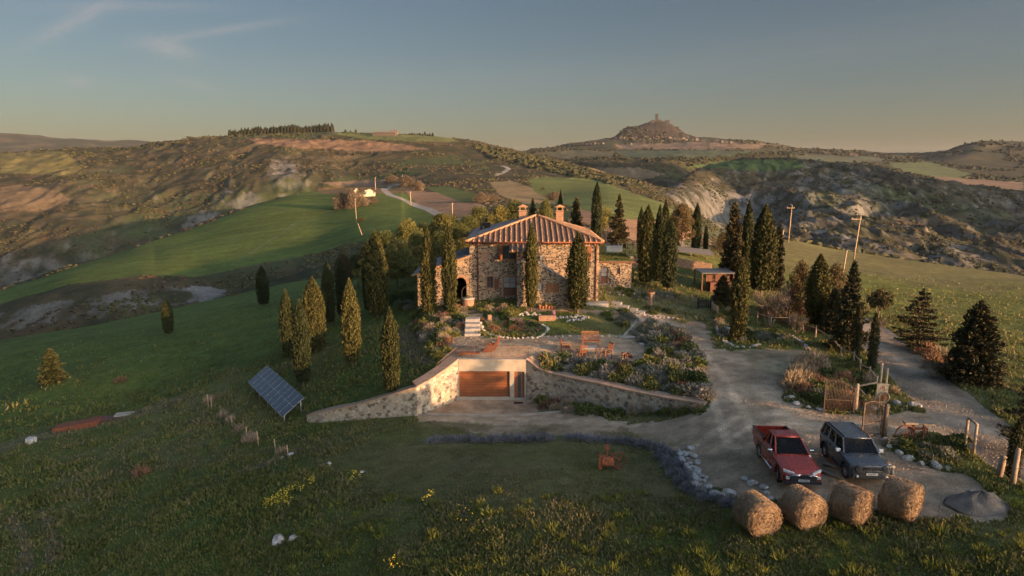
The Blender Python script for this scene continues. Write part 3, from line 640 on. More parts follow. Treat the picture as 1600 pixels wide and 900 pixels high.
# ---------------------------------------------------------------- object helpers
def tag(o, label=None, cat=None, group=None, kind=None):
    if label: o['label'] = label
    if cat: o['category'] = cat
    if group: o['group'] = group
    if kind: o['kind'] = kind
    return o
def thing(name, label, cat, loc=(0, 0, 0), rz=0, group=None):
    o = bpy.data.objects.new(name, None); COL.objects.link(o); o.location = loc; o.rotation_euler = (0, 0, rz); o.empty_display_size = .3
    return tag(o, label, cat, group)
def copy_tree(o, parent=None):
    c = o.copy(); COL.objects.link(c)
    if parent is not None: c.parent = parent
    for ch in o.children: copy_tree(ch, c)
    return c
class MB:
    """collects faces with a material slot each and builds one mesh"""
    def __init__(s): s.v = []; s.f = []; s.m = []; s.sm = []
    def add(s, vs, fs, m=0, smooth=False, M=None):
        k = len(s.v)
        s.v += [tuple(M @ Vector(v)) for v in vs] if M is not None else [tuple(v) for v in vs]
        s.f += [tuple(i + k for i in f) for f in fs]; s.m += [m] * len(fs); s.sm += [smooth] * len(fs); return s
    def box(s, x0, x1, y0, y1, z0, z1, m=0, M=None, taper=0):
        t = taper
        v = [(x0, y0, z0), (x1, y0, z0), (x1, y1, z0), (x0, y1, z0), (x0 + t, y0 + t, z1), (x1 - t, y0 + t, z1), (x1 - t, y1 - t, z1), (x0 + t, y1 - t, z1)]
        return s.add(v, [(0, 3, 2, 1), (4, 5, 6, 7), (0, 1, 5, 4), (1, 2, 6, 5), (2, 3, 7, 6), (3, 0, 4, 7)], m, False, M)
    def tube(s, pts, r, n=8, m=0, cap=True, smooth=True, M=None):
        pts = [Vector(p) for p in pts]; rs = r if isinstance(r, (list, tuple)) else [r] * len(pts)
        vs, fs = [], []; prev = None
        for i, p in enumerate(pts):
            d = (pts[min(i + 1, len(pts) - 1)] - pts[max(i - 1, 0)]).normalized()
            if prev is None: a = d.orthogonal().normalized()
            else:
                a = prev - d * prev.dot(d); a = a.normalized() if a.length > 1e-6 else d.orthogonal().normalized()
            prev = a; b = d.cross(a)
            for j in range(n):
                t = 2 * PI * j / n; vs.append(p + (a * math.cos(t) + b * math.sin(t)) * rs[i])
        for i in range(len(pts) - 1):
            for j in range(n):
                k = (j + 1) % n; fs.append((i * n + j, i * n + k, (i + 1) * n + k, (i + 1) * n + j))
        if cap: fs += [tuple(reversed(range(n))), tuple(range((len(pts) - 1) * n, len(pts) * n))]
        return s.add(vs, fs, m, smooth, M)
    def prism(s, poly, axis, a, b, m=0, M=None):
        """extrude a 2d outline along an axis; poly given in the other two axes in xyz order"""
        def pt(p, q):
            return {'x': (q, p[0], p[1]), 'y': (p[0], q, p[1]), 'z': (p[0], p[1], q)}[axis]
        n = len(poly); vs = [pt(p, a) for p in poly] + [pt(p, b) for p in poly]
        fs = [tuple(range(n)), tuple(range(2 * n - 1, n - 1, -1))] + [(i, i + n, (i + 1) % n + n, (i + 1) % n) for i in range(n)]
        return s.add(vs, fs, m, False, M)
    def loft(s, rings, m=0, smooth=True, closed=True, cap=True, M=None):
        n = len(rings[0]); vs = [p for r in rings for p in r]; fs = []
        for i in range(len(rings) - 1):
            for j in range(n if closed else n - 1):
                k = (j + 1) % n; fs.append((i * n + j, i * n + k, (i + 1) * n + k, (i + 1) * n + j))
        if cap: fs += [tuple(reversed(range(n))), tuple(range((len(rings) - 1) * n, len(rings) * n))]
        return s.add(vs, fs, m, smooth, M)
    def lathe(s, prof, n=16, m=0, M=None, smooth=True):
        return s.loft([[(r * math.cos(2 * PI * j / n), r * math.sin(2 * PI * j / n), z) for j in range(n)] for r, z in prof], m, smooth, True, prof[0] != prof[-1], M)
    def ball(s, c, r, n=10, m=0, M=None, squash=1):
        return s.lathe([(max(r * math.sin(PI * i / n), .001), 0) for i in range(0)] or [(max(r * math.sin(PI * i / n), r * .02), -r * math.cos(PI * i / n) * squash) for i in range(n + 1)], n * 2, m, (M or Matrix()) @ Matrix.Translation(c))
    def build(s, name, mat, parent=None, loc=None, bevel=0, recalc=True):
        me = bpy.data.meshes.new(name); me.from_pydata(s.v, [], s.f)
        for q in (mat if isinstance(mat, (list, tuple)) else [mat]): me.materials.append(q)
        me.polygons.foreach_set('material_index', s.m); me.polygons.foreach_set('use_smooth', s.sm)
        if recalc:
            b = bmesh.new(); b.from_mesh(me); bmesh.ops.recalc_face_normals(b, faces=b.faces); b.to_mesh(me); b.free()
        me.update(); o = link(name, me, parent, loc)
        if bevel:
            q = o.modifiers.new('bevel', 'BEVEL'); q.width = bevel; q.segments = 2; q.limit_method = 'ANGLE'; q.angle_limit = R(40)
        return o
def cards(cen, up, size, aspect=.5, jitter=.6, fold=False):
    """many small leaf clumps: one quad each, long axis near `up`; all arrays (n,3)"""
    n = len(cen); u = up + rng.normal(size=(n, 3)) * jitter; u /= np.linalg.norm(u, axis=1)[:, None] + 1e-9
    w = np.cross(u, rng.normal(size=(n, 3))); w /= np.linalg.norm(w, axis=1)[:, None] + 1e-9
    s = np.asarray(size)[:, None] if np.ndim(size) else size
    a = u * s * .5; b = w * s * .5 * aspect
    v = np.stack([cen - a - b * .35, cen - a * .1 - b, cen + a, cen - a * .1 + b], 1).reshape(-1, 3)
    return v, np.arange(4 * n).reshape(-1, 4)
def np_mesh(name, vs, fs, mats, mi=None, smooth=False):
    me = mesh_from(name, vs, fs, mats, None, smooth)
    if mi is not None: me.polygons.foreach_set('material_index', np.asarray(mi, np.int32))
    return me
def rock_mesh(name, seed, mat=None, squash=.65):
    bm = bmesh.new(); bmesh.ops.create_icosphere(bm, subdivisions=2, radius=.5); r = random.Random(seed); ox = r.random() * 50
    for v in bm.verts:
        c = v.co.copy(); k = 1 + .45 * float(perlin(c.x * 1.7 + ox, c.y * 1.7 + c.z * 1.3, seed)) + .18 * float(perlin(c.x * 5 + ox, c.y * 5 - c.z * 4, seed + 3))
        v.co = Vector((c.x * k, c.y * k * .8, c.z * k * squash))
        v.co.z = max(v.co.z, -.12)
    me = bpy.data.meshes.new(name); bm.to_mesh(me); bm.free(); me.materials.append(mat or M_ROCK)
    me.polygons.foreach_set('use_smooth', [seed % 2 == 0] * len(me.polygons)); return me
# ---------------------------------------------------------------- trees
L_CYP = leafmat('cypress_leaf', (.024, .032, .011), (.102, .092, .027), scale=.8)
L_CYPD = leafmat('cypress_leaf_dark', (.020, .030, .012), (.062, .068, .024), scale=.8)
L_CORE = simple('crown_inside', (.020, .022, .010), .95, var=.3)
L_FIR = leafmat('fir_leaf', (.028, .032, .014), (.090, .072, .030), scale=.9)
L_PINE = leafmat('pine_leaf', (.045, .065, .020), (.190, .170, .045), scale=.5)
L_PINEW = leafmat('pine_leaf_warm', (.075, .080, .022), (.260, .210, .060), scale=.5)
L_SPRING = leafmat('spring_leaf', (.14, .13, .03), (.26, .23, .06), scale=.6)
L_TWIG = leafmat('bare_twig', (.095, .075, .050), (.215, .160, .105), scale=.6)
L_OAK = leafmat('oak_leaf', (.05, .042, .018), (.15, .105, .045), scale=.5)
L_IVY = leafmat('ivy_leaf', (.04, .045, .015), (.13, .10, .035), scale=.8)
def core_surface(prof, seed, n=18, wob=.12):
    """closed uneven body of revolution; prof = [(r, z)]"""
    rings = []
    for r, z in prof:
        ring = []
        for j in range(n):
            a = 2 * PI * j / n
            k = 1 + wob * 2 * float(perlin(math.cos(a) * 1.8 + seed * 9.1, math.sin(a) * 1.8 + z * .8, seed))
            ring.append((math.cos(a) * r * k, math.sin(a) * r * k, z))
        rings.append(ring)
    return rings
def cypress_parts(seed, H=10.0, rad=.95, n=5200, leaf=None, belly=.34, skirt=.55, split=0):
    """spindle crown: dark core plus upright sprays standing off it in streaks"""
    hs = np.linspace(0, 1, 26)
    def prof(h):
        h = np.asarray(h, float)
        up = np.clip((h - belly) / (1 - belly), 0, 1); dn = np.clip((belly - h) / belly, 0, 1)
        return rad * np.where(h > belly, (1 - up ** 2.5) ** .9, skirt + (1 - skirt) * np.sqrt(np.clip(1 - dn ** 2, 0, 1)))
    z0 = .06
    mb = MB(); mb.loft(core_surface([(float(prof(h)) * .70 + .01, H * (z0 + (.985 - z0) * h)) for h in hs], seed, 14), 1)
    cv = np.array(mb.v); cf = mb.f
    h = rng.random(n) ** .92; a = rng.random(n) * 2 * PI
    lump = 1 + .46 * fbm(np.cos(a) * 2.0 + seed, np.sin(a) * 2.0 + h * 4.0, 3, seed) + .10 * fbm(np.cos(a) * 6 + seed, np.sin(a) * 6 + h * 9, 2, seed + 5)
    r = prof(h) * lump * (.76 + .42 * rng.random(n) ** 2.6) + .02
    if split:
        r *= 1 + .18 * np.cos(a * 2 + seed)
    c = np.c_[np.cos(a) * r, np.sin(a) * r, H * (z0 + (1 - z0) * h)]
    up = np.c_[np.cos(a) * .38, np.sin(a) * .38, np.ones(n) * 1.0]
    v, f = cards(c, up, .22 + .20 * rng.random(n), .40, .32)
    tipn = 60; tz = H * (.97 + .05 * rng.random(tipn)); tc = np.c_[rng.normal(size=tipn) * .05, rng.normal(size=tipn) * .05, tz]
    v2, f2 = cards(tc, np.tile([0, 0, 1.], (tipn, 1)), .35, .35, .15)
    vs = np.r_[v, v2]; fs = np.r_[f, f2 + len(v)]
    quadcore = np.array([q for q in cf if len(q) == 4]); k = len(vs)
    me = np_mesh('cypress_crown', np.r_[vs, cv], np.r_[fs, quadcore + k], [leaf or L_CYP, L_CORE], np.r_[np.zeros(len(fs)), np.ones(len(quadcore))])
    t = MB(); t.tube([(0, 0, -.3), (0, 0, .3), (.02, 0, 1.2), (0, 0, 3)], [.16, .13, .11, .08], 8)
    return me, t
def limb(mb, p, q, r0, r1, bend=.1, n=4, rr=random):
    p, q = Vector(p), Vector(q); L = (q - p).length; pts = []
    o = Vector((rr.uniform(-1, 1), rr.uniform(-1, 1), rr.uniform(-.3, .6))) * bend * L
    for i in range(n + 1):
        t = i / n; pts.append(p.lerp(q, t) + o * math.sin(PI * t))
    mb.tube(pts, [r0 + (r1 - r0) * i / n for i in range(n + 1)], 6); return pts
def clump_cards(centers, radii, n_each, size, upbias=.6, aspect=.5, jitter=.8, shell=.55):
    cs = []; ups = []
    for c, r, n in zip(centers, radii, n_each):
        d = rng.normal(size=(n, 3)); d /= np.linalg.norm(d, axis=1)[:, None]
        k = shell + (1 - shell) * rng.random(n) ** .5
        cs.append(np.array(c) + d * k[:, None] * np.array(r)); ups.append(d * (1 - upbias) + np.array([0, 0, upbias]))
    c = np.concatenate(cs); u = np.concatenate(ups)
    return cards(c, u, size * (.7 + .6 * rng.random(len(c))), aspect, jitter)
def pine_parts(seed, H=10.0, W=3.0, leaf=None, first=.42, nc=26, dens=150, flat=.55, trunk_r=.17, size=.42):
    """bare forked trunk, crown of separate needle clumps with gaps"""
    rr = random.Random(seed); t = MB()
    lean = (rr.uniform(-.5, .5), rr.uniform(-.5, .5))
    top = (lean[0], lean[1], H * .93); main = limb(t, (0, 0, -.4), top, trunk_r, .04, .03, 7, rr)
    cen, rad, cnt = [], [], []
    for i in range(nc):
        h = first + (1 - first) * ((i + .5) / nc); a = i * 2.4 + rr.uniform(-.4, .4)
        prof = math.sin(PI * min(1, .25 + .78 * (h - first) / (1 - first))) ** .7
        d = W * .5 * prof * rr.uniform(.45, 1.05)
        b = main[min(7, int(h * 7))]
        c = (b.x + math.cos(a) * d, b.y + math.sin(a) * d, H * h + rr.uniform(-.2, .3))
        limb(t, (b.x, b.y, c[2] - d * .45 - .2), c, .055, .02, .12, 3, rr)
        s = W * rr.uniform(.15, .25); cen.append(c); rad.append((s, s, s * flat)); cnt.append(int(dens * rr.uniform(.7, 1.2)))
    v, f = clump_cards(cen, rad, cnt, size, .45, .4, .7, .3)
    return np_mesh('pine_crown', v, f, [leaf or L_PINE]), t
def fir_parts(seed, H=9.0, W=5.0, leaf=None, tiers=16, per=6, first=.1, droop=.15, dens=70, open_=1.0, power=.9, size=.36, trunk_r=.2):
    """tiers of level boughs, each bough a flat spray; gaps between tiers when open_ is high"""
    rr = random.Random(seed); t = MB(); t.tube([(0, 0, -.4), (0, 0, H * .5), (.1, 0, H * .97)], [trunk_r, trunk_r * .6, .03], 8)
    C, U = [], []
    for i in range(tiers):
        h = first + (1 - first) * (i / tiers) ** .92; L0 = W * .5 * (1 - (h - first) / (1 - first)) ** power + .15
        for j in range(per):
            a = i * 1.9 + j * 2 * PI / per + rr.uniform(-.35, .35); L = L0 * rr.uniform(.65, 1.18)
            z = H * h + rr.uniform(-.15, .15) * H / tiers
            tip = (math.cos(a) * L, math.sin(a) * L, z + L * rr.uniform(-droop, .22))
            if L > .5: limb(t, (0, 0, z), tip, .04, .012, .05, 2, rr)
            n = int(dens * (L / (W * .5)) ** 1.2) + 8
            k = rng.random(n) ** .75; wd = (.12 + .30 * (1 - k)) * L * .8 + .12
            s = rng.normal(size=n) * wd * .5; ex = -math.sin(a); ey = math.cos(a)
            x = math.cos(a) * L * k + ex * s; y = math.sin(a) * L * k + ey * s
            zz = z + (tip[2] - z) * k + rng.normal(size=n) * .10 / open_ ** .5 - abs(s) * .2
            C.append(np.c_[x, y, zz]); U.append(np.c_[np.full(n, math.cos(a)) + ex * s, np.full(n, math.sin(a)) + ey * s, np.full(n, .35)])
    n = 120; C.append(np.c_[rng.normal(size=n) * .12, rng.normal(size=n) * .12, H * (.9 + .12 * rng.random(n))]); U.append(np.tile([0, 0, 1.], (n, 1)))
    C = np.concatenate(C); U = np.concatenate(U)
    v, f = cards(C, U, size * (.7 + .7 * rng.random(len(C))), .45, .5)
    return np_mesh('conifer_crown', v, f, [leaf or L_FIR]), t
def bare_parts(seed, H=6.0, W=4.0, leaf=None, dens=900, levels=4, mat=None, multi=5, card=.22):
    """winter tree: forking limbs and a haze of twigs"""
    rr = random.Random(seed); t = MB(); tips = []
    def grow(p, d, L, r, lv):
        q = p + d * L; limb(t, p, q, r, r * .6, .07, 2, rr)
        if lv == 0: tips.append((p, q)); return
        for k in range(3 if lv > 1 else 4):
            nd = (d + Vector((rr.uniform(-1, 1), rr.uniform(-1, 1), rr.uniform(-.2, .6))) * .75).normalized()
            grow(p.lerp(q, rr.uniform(.55, 1)), nd, L * rr.uniform(.55, .8), r * .55, lv - 1)
    for m in range(multi):
        a = m * 2 * PI / multi; grow(Vector((math.cos(a) * .1, math.sin(a) * .1, -.2)), Vector((math.cos(a) * W / H * .55, math.sin(a) * W / H * .55, 1)).normalized(), H * .36, .07, levels - 1)
    C, U = [], []
    idx = rng.integers(0, len(tips), dens)
    for i in idx:
        p, q = tips[i]; k = rng.random(); c = p.lerp(q, k); C.append((c.x + rng.normal() * .22, c.y + rng.normal() * .22, c.z + rng.normal() * .2)); d = (q - p).normalized(); U.append((d.x, d.y, d.z + .3))
    v, f = cards(np.array(C), np.array(U), card * (.6 + .9 * rng.random(dens)), .22, .5)
    return np_mesh('bare_crown', v, f, [leaf or L_TWIG]), t
def tree_proto(kind, name, crown_name, cat, parts, bark):
    """keeps crown mesh and trunk mesh so that every tree is its own thing with two parts"""
    me, tmb = parts; bmt = bpy.data.meshes.new('trunk_mesh'); bmt.from_pydata(tmb.v, [], tmb.f); bmt.materials.append(bark); bmt.polygons.foreach_set('use_smooth', [True] * len(tmb.f)); bmt.update()
    PROTO[kind] = (name, crown_name, cat, me, bmt)
PROTO = {}
def height_of(me): return max(v.co.z for v in me.vertices)
CY_N = 5
for i in range(CY_N):
    tree_proto('cy%d' % i, 'cypress_tree', 'crown', 'cypress tree', cypress_parts(i + 1, 10, .95, 8200, L_CYP, belly=(.42, .50, .40, .46, .52)[i], skirt=(.55, .7, .5, .6, .45)[i]), M_BARK)
for i in range(2):
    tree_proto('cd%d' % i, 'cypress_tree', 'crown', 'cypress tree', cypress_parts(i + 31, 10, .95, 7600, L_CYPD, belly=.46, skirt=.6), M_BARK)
tree_proto('cyw', 'cypress_tree', 'crown', 'cypress tree', cypress_parts(12, 10, 1.25, 11000, L_CYP, belly=.4, skirt=.75, split=1), M_BARK)
tree_proto('ivy', 'ivy_clad_tree', 'crown', 'ivy clad tree', cypress_parts(17, 10, .95, 3000, L_IVY, belly=.55, skirt=.8), M_PBARK)
for i in range(4):
    tree_proto('pi%d' % i, 'pine_tree', 'crown', 'pine tree', pine_parts(40 + i, 10, (6.4, 5.6, 7.2, 6)[i], (L_PINE, L_PINEW, L_PINE, L_OAK)[i], first=(.34, .3, .38, .3)[i], nc=40, dens=300, flat=.62, size=.32), M_BARK)
tree_proto('fi0', 'conifer_tree', 'crown', 'conifer tree', fir_parts(51, 9, 8.0, L_FIR, 13, 6, .08, .1, 105, 2.2, .62, .38), M_BARK)
tree_proto('fi1', 'conifer_tree', 'crown', 'conifer tree', fir_parts(52, 9, 6.6, L_FIR, 26, 8, .02, .12, 95, .5, .55, .42), M_BARK)
tree_proto('fi2', 'conifer_tree', 'crown', 'conifer tree', fir_parts(53, 9, 5.0, L_FIR, 20, 7, .06, .25, 80, 1.2, .85, .36), M_BARK)
tree_proto('fi3', 'conifer_tree', 'crown', 'conifer tree', fir_parts(54, 9, 3.4, L_FIR, 24, 7, .04, .2, 60, .7, .6, .38), M_BARK)
tree_proto('fd3', 'conifer_tree', 'crown', 'conifer tree', fir_parts(55, 9, 3.4, L_CYPD, 24, 7, .02, .2, 60, .7, .6, .42), M_BARK)
tree_proto('ba0', 'bare_tree', 'twigs', 'bare tree', bare_parts(61, 6, 4.6, L_TWIG, 2600), M_PBARK)
tree_proto('ba1', 'bare_tree', 'twigs', 'bare tree', bare_parts(62, 6, 6.0, L_TWIG, 3200, multi=7), M_PBARK)
tree_proto('sp0', 'leafing_tree', 'crown', 'deciduous tree', bare_parts(63, 7, 5.0, L_SPRING, 3600, multi=6, card=.36), M_BARK)
tree_proto('oa0', 'oak_tree', 'crown', 'oak tree', pine_parts(64, 8, 7.5, L_OAK, first=.2, nc=34, dens=170, flat=.9), M_BARK)
tree_proto('th0', 'bare_thicket', 'twigs', 'thicket', pine_parts(66, 6, 7.5, L_TWIG, first=.06, nc=34, dens=150, flat=.95, trunk_r=.08, size=.5), M_PBARK)
tree_proto('um0', 'umbrella_tree', 'crown', 'umbrella tree', pine_parts(65, 6, 5.5, L_FIR, first=.72, nc=18, dens=150, flat=.5), M_PBARK)
PH = {'cy': 10.2, 'cd': 10.2, 'iv': 10.2, 'pi': 10.2, 'fi': 9.1, 'fd': 9.1, 'ba': 6.4, 'sp': 7.4, 'oa': 8.2, 'um': 6.2, 'th': 6.3}
PW = {'cy': 2.15, 'cd': 2.15, 'cyw': 2.9, 'iv': 2.1, 'fi0': 8.0, 'fi1': 6.8, 'fi2': 5.2, 'fi3': 3.6, 'fd3': 3.6, 'ba0': 5.2, 'ba1': 6.6, 'sp0': 5.6, 'oa0': 8, 'um0': 5.6, 'th0': 8.4, 'pi0': 7, 'pi1': 6.2, 'pi2': 7.8, 'pi3': 6.6}
def put_tree(kind, loc, H, Wd=None, label=None, group=None, cat=None, rz=None):
    name, cn, ct, me, tm = PROTO[kind]
    r = thing(name, label or 'tree', cat or ct, loc, random.uniform(0, 6.28) if rz is None else rz, group)
    hs = H / PH[kind[:2]]; ws = hs if Wd is None else Wd / (PW.get(kind) or PW[kind[:2]])
    r.scale = (ws, ws, hs)
    link(cn, me, r); link('trunk', tm, r)
    return r
def tree_px(kind, x, yb, yt, w, label, group=None, cat=None, Yd=None):
    """base and top as seen in the photograph: position on the ground, height and width from them"""
    if Yd: h = float(hfac(x, yb)); p = (h * Yd, Yd, Z(h * Yd, Yd))
    else: p = G(x, yb)
    top = CZ - float(slope(yt)) * p[1]
    d = p[1] * CP - (p[2] - CZ) * SP
    return put_tree(kind, p, max(top - p[2], .8), w * d / F, label, group, cat)
gl = 'cypresses on the grassy slope left of the house'
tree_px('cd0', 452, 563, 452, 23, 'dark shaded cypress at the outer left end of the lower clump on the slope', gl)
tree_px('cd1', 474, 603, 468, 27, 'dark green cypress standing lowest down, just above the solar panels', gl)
tree_px('cyw', 493, 550, 432, 36, 'broad sunlit golden cypress with two merging tops', gl)
tree_px('cy1', 479, 545, 468, 17, 'slim sunlit cypress peeping out behind the dark one above the solar panels', gl)
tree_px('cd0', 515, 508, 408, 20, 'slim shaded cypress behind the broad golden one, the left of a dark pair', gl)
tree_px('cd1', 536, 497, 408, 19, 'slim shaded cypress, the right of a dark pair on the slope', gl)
tree_px('cy2', 551, 573, 435, 28, 'half lit cypress leaning slightly, between the golden clump and the tallest tree', gl)
tree_px('cy0', 590, 498, 360, 36, 'tallest sunlit cypress on the slope, in front of the pines', gl)
tree_px('cd1', 578, 490, 374, 20, 'dark cypress hidden close behind the tallest sunlit one', gl)
tree_px('cy3', 612, 617, 480, 27, 'sunlit cypress right above the left stone retaining wall', gl)
gm = 'lone small evergreens on the far left slope'
tree_px('cd0', 412, 478, 415, 19, 'lone dark cypress near the top of the green slope', gm)
tree_px('cd1', 264, 523, 467, 17, 'small lone cypress on the open green slope', gm)
tree_px('fd3', 83, 597, 545, 38, 'round dark evergreen bush beside the track on the far left', gm, 'evergreen bush')
gf = 'cypresses in front of the farmhouse'
tree_px('cy1', 670, 481, 355, 24, 'cypress in front of the low side wing, the outer of two', gf, Yd=67.6)
tree_px('cy4', 703, 488, 353, 24, 'cypress beside the arched opening of the side wing', gf, Yd=66.6)
tree_px('cy0', 830, 487, 348, 20, 'slender cypress before the middle of the house front', gf)
tree_px('cy3', 902, 489, 363, 33, 'wide bushy cypress before the right half of the house front', gf)
gr = 'cypresses on the lawn right of the house'
tree_px('cy2', 1009, 447, 320, 28, 'rusty brown sunlit cypress beside the low stone annex', gr)
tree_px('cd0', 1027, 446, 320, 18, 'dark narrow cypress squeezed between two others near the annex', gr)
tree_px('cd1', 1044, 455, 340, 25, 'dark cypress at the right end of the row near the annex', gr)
tree_px('cy4', 1036, 436, 312, 16, 'tall thin cypress top rising behind the row near the annex', gr)
tree_px('cd0', 1000, 400, 323, 12, 'small dark cypress behind the kitchen garden fence', gr, Yd=98)
gb = 'cypresses behind the house'
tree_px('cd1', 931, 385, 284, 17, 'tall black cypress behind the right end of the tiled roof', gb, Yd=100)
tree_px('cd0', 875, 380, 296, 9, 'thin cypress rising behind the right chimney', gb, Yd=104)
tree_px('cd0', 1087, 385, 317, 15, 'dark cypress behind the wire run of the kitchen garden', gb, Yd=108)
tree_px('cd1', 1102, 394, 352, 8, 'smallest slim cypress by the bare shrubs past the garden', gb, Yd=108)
gc = 'tall evergreens by the carport'
tree_px('fi3', 1142, 440, 318, 40, 'broad brownish conifer left of the tallest pair behind the carport', gc)
tree_px('cd0', 1164, 440, 313, 17, 'needle thin cypress between two broad evergreens behind the carport', gc)
tree_px('cyw', 1189, 460, 319, 44, 'biggest broad cypress of the group behind the carport', gc)
tree_px('fi3', 1212, 455, 350, 26, 'lower conifer leaning on the right side of the biggest cypress', gc)
tree_px('cy1', 1152, 532, 404, 27, 'cypress standing alone at the stone edged bed beside the drive', gc)
tree_px('cy2', 1274, 512, 397, 34, 'pointed cypress in the hedge line between the drive and the road', gc)
gk = 'conifers along the country road'
tree_px('fi2', 1324, 548, 408, 64, 'tall dark conifer with layered boughs at the near side of the road', gk)
tree_px('fi1', 1300, 520, 450, 40, 'dark bushy conifer tucked beside the layered one', gk)
tree_px('fi0', 1434, 545, 452, 80, 'open conifer with level spreading boughs across the road', gk)
tree_px('fi1', 1519, 597, 472, 92, 'dense dark conifer with a wide skirt across the road', gk)
tree_px('fi0', 1612, 712, 575, 92, 'half cropped conifer at the right edge of the photo beside the road', gk)
tree_px('um0', 1370, 530, 456, 36, 'small flat topped tree on bare stem by the roadside', gk)
tree_px('ivy', 1336, 566, 478, 13, 'thin ivy wrapped trunk beside the layered conifer', gk)
tree_px('ivy', 1361, 580, 488, 16, 'leaning ivy wrapped trunk next to the two tall posts', gk)
tree_px('ivy', 1580, 752, 655, 20, 'ivy covered trunk at the right edge by the split stumps', gk)
gbk = 'mixed trees behind the farmhouse'
for k, x, yb, yt, w, Yd, lb in (('fi2', 966, 385, 304, 38, 104, 'dark fir behind the kitchen garden'), ('fi3', 900, 375, 309, 28, 103, 'dark fir behind the right side of the roof'),
        ('sp0', 947, 385, 304, 34, 112, 'pale green leafing tree behind the black cypress'), ('pi3', 1064, 392, 320, 40, 106, 'brown crowned pine behind the garden'),
        ('fi3', 1051, 392, 330, 22, 110, 'narrow dark fir beside the brown crowned pine'), ('oa0', 1128, 412, 366, 34, 106, 'scrubby oak left of the tall evergreens')):
    tree_px(k, x, yb, yt, w, lb, gbk, Yd=Yd)
gp_ = 'pines behind and left of the farmhouse'
pines = [('pi3', 538, 455, 398, 34, 106, 'small pine at the lower end of the pine wood'), ('pi0', 603, 455, 366, 56, 101, 'dark spreading pine left of the sunlit one'), ('pi1', 622, 457, 375, 58, 92, 'sunlit yellow green pine at the edge of the wood'),
    ('pi2', 640, 445, 348, 54, 108, 'high pine behind the sunlit one'), ('pi0', 655, 452, 368, 44, 99, 'pine crown just left of the outer front cypress'), ('pi1', 690, 440, 335, 52, 112, 'pale open pine between the two front cypresses'),
    ('pi2', 722, 430, 352, 52, 108, 'dark pine above the slate roof of the wing'), ('pi0', 752, 425, 327, 56, 124, 'broad pine behind the left roof corner'), ('pi3', 745, 430, 356, 44, 104, 'brownish pine close to the left roof corner'),
    ('pi1', 782, 420, 322, 42, 128, 'yellowish pine behind the roof aerial'), ('pi2', 806, 415, 318, 44, 130, 'dark pine behind the left chimney'), ('fi2', 832, 415, 311, 36, 128, 'pointed pine right of the left chimney'), ('pi0', 851, 410, 316, 30, 126, 'pine crown between the two chimneys'),
    ('pi3', 577, 447, 384, 40, 108, 'low dark pine behind the tallest cypress'), ('pi0', 708, 425, 340, 48, 132, 'shaded pine deep in the wood'), ('pi2', 665, 430, 352, 40, 128, 'half hidden pine deep in the wood'),
    ('pi1', 583, 455, 392, 52, 96, 'low green pine just left of the tallest cypress'), ('pi2', 560, 452, 400, 44, 112, 'outermost low pine of the wood towards the valley'), ('pi0', 635, 458, 392, 50, 90, 'pine under the sunlit crown, nearest the grass'), ('pi1', 660, 455, 385, 50, 93, 'pine filling the gap beside the outer front cypress'),
    ('pi0', 690, 445, 365, 54, 96, 'pine crown seen between the two wing cypresses'), ('pi1', 724, 428, 372, 44, 98, 'green pine rising right above the wing roof'), ('pi2', 735, 420, 340, 50, 118, 'taller pine behind the wing roof'), ('pi1', 768, 415, 336, 46, 110, 'pine touching the left slope of the house roof'), ('pi0', 604, 440, 372, 44, 118, 'shady pine at the back of the wood')]
for k, x, yb, yt, w, Yd, lb in pines: tree_px(k, x, yb, yt, w, lb, gp_, Yd=Yd)
gh = 'bare and scrubby trees in the hedge between drive and road'
for k, x, yb, yt, w, lb in (('ba0', 1203, 512, 424, 64, 'leafless pinkish tree in front of the big cypress'), ('ba1', 1228, 500, 415, 40, 'thin leafless sapling right of the pinkish tree'), ('oa0', 1247, 500, 414, 48, 'brown leaved oak left of the pointed cypress'),
        ('oa0', 1300, 505, 418, 52, 'brown leaved oak right of the pointed cypress'), ('fi1', 1235, 488, 455, 34, 'low dark evergreen under the brown oak'), ('ba0', 1372, 520, 490, 30, 'leafless shrub below the flat topped tree'),
        ('fi1', 1128, 478, 430, 36, 'dark bush against the carport'), ('ba1', 1460, 590, 555, 60, 'low russet brushwood between the two roadside conifers'), ('ba1', 1245, 522, 478, 44, 'tangle of bare saplings in the hedge')):
    tree_px(k, x, yb, yt, w, lb, gh)
# three conifers just outside the right edge: the place goes on there and they shade the yard
for x, y, h, lb in ((60, 0.5, 9.5, 'conifer'), (53, 27, 9, 'conifer'), (64, 12, 8, 'conifer')):
    put_tree('fi1', (x, y, Z(x, y)), h, h * .62, 'dense roadside conifer standing beyond the right edge of the view', 'conifers beyond the right edge')

# conifer row on the skyline
r = random.Random(5); gsk = 'row of dark conifers on the skyline ridge'
L_SKY = leafmat('skyline_leaf', (.010, .014, .007), (.032, .034, .014), scale=.1); sk_c = MB(); sk_c.loft(core_surface([(.9, 1.2), (1.6, 3), (1.5, 8), (1.1, 13), (.5, 17), (.05, 19.5)], 3, 9, .3), 0); sk_t = MB(); sk_t.tube([(0, 0, -1), (0, 0, 4)], .3, 5)
crm = []
for i in range(3):
    m = MB(); m.loft(core_surface([(1.0, 1.4 + i), (2.0, 4), (1.9, 8), (1.4, 13), (.7, 17), (.08, 19.5)], 3 + i, 9, .35), 0)
    n = 160; hh = rng.random(n); a = rng.random(n) * 2 * PI; rr_ = 2.2 * (1 - hh) ** .6
    v, f = cards(np.c_[np.cos(a) * rr_, np.sin(a) * rr_, 3 + hh * 16.5], np.tile([0, 0, 1.], (n, 1)), 2.0, .4, .4)
    k = len(v); qf = np.array([q for q in m.f if len(q) == 4])
    crm.append(np_mesh('skyline_crown', np.r_[v, np.array(m.v)], np.r_[f, qf + k], [L_SKY], None, False))
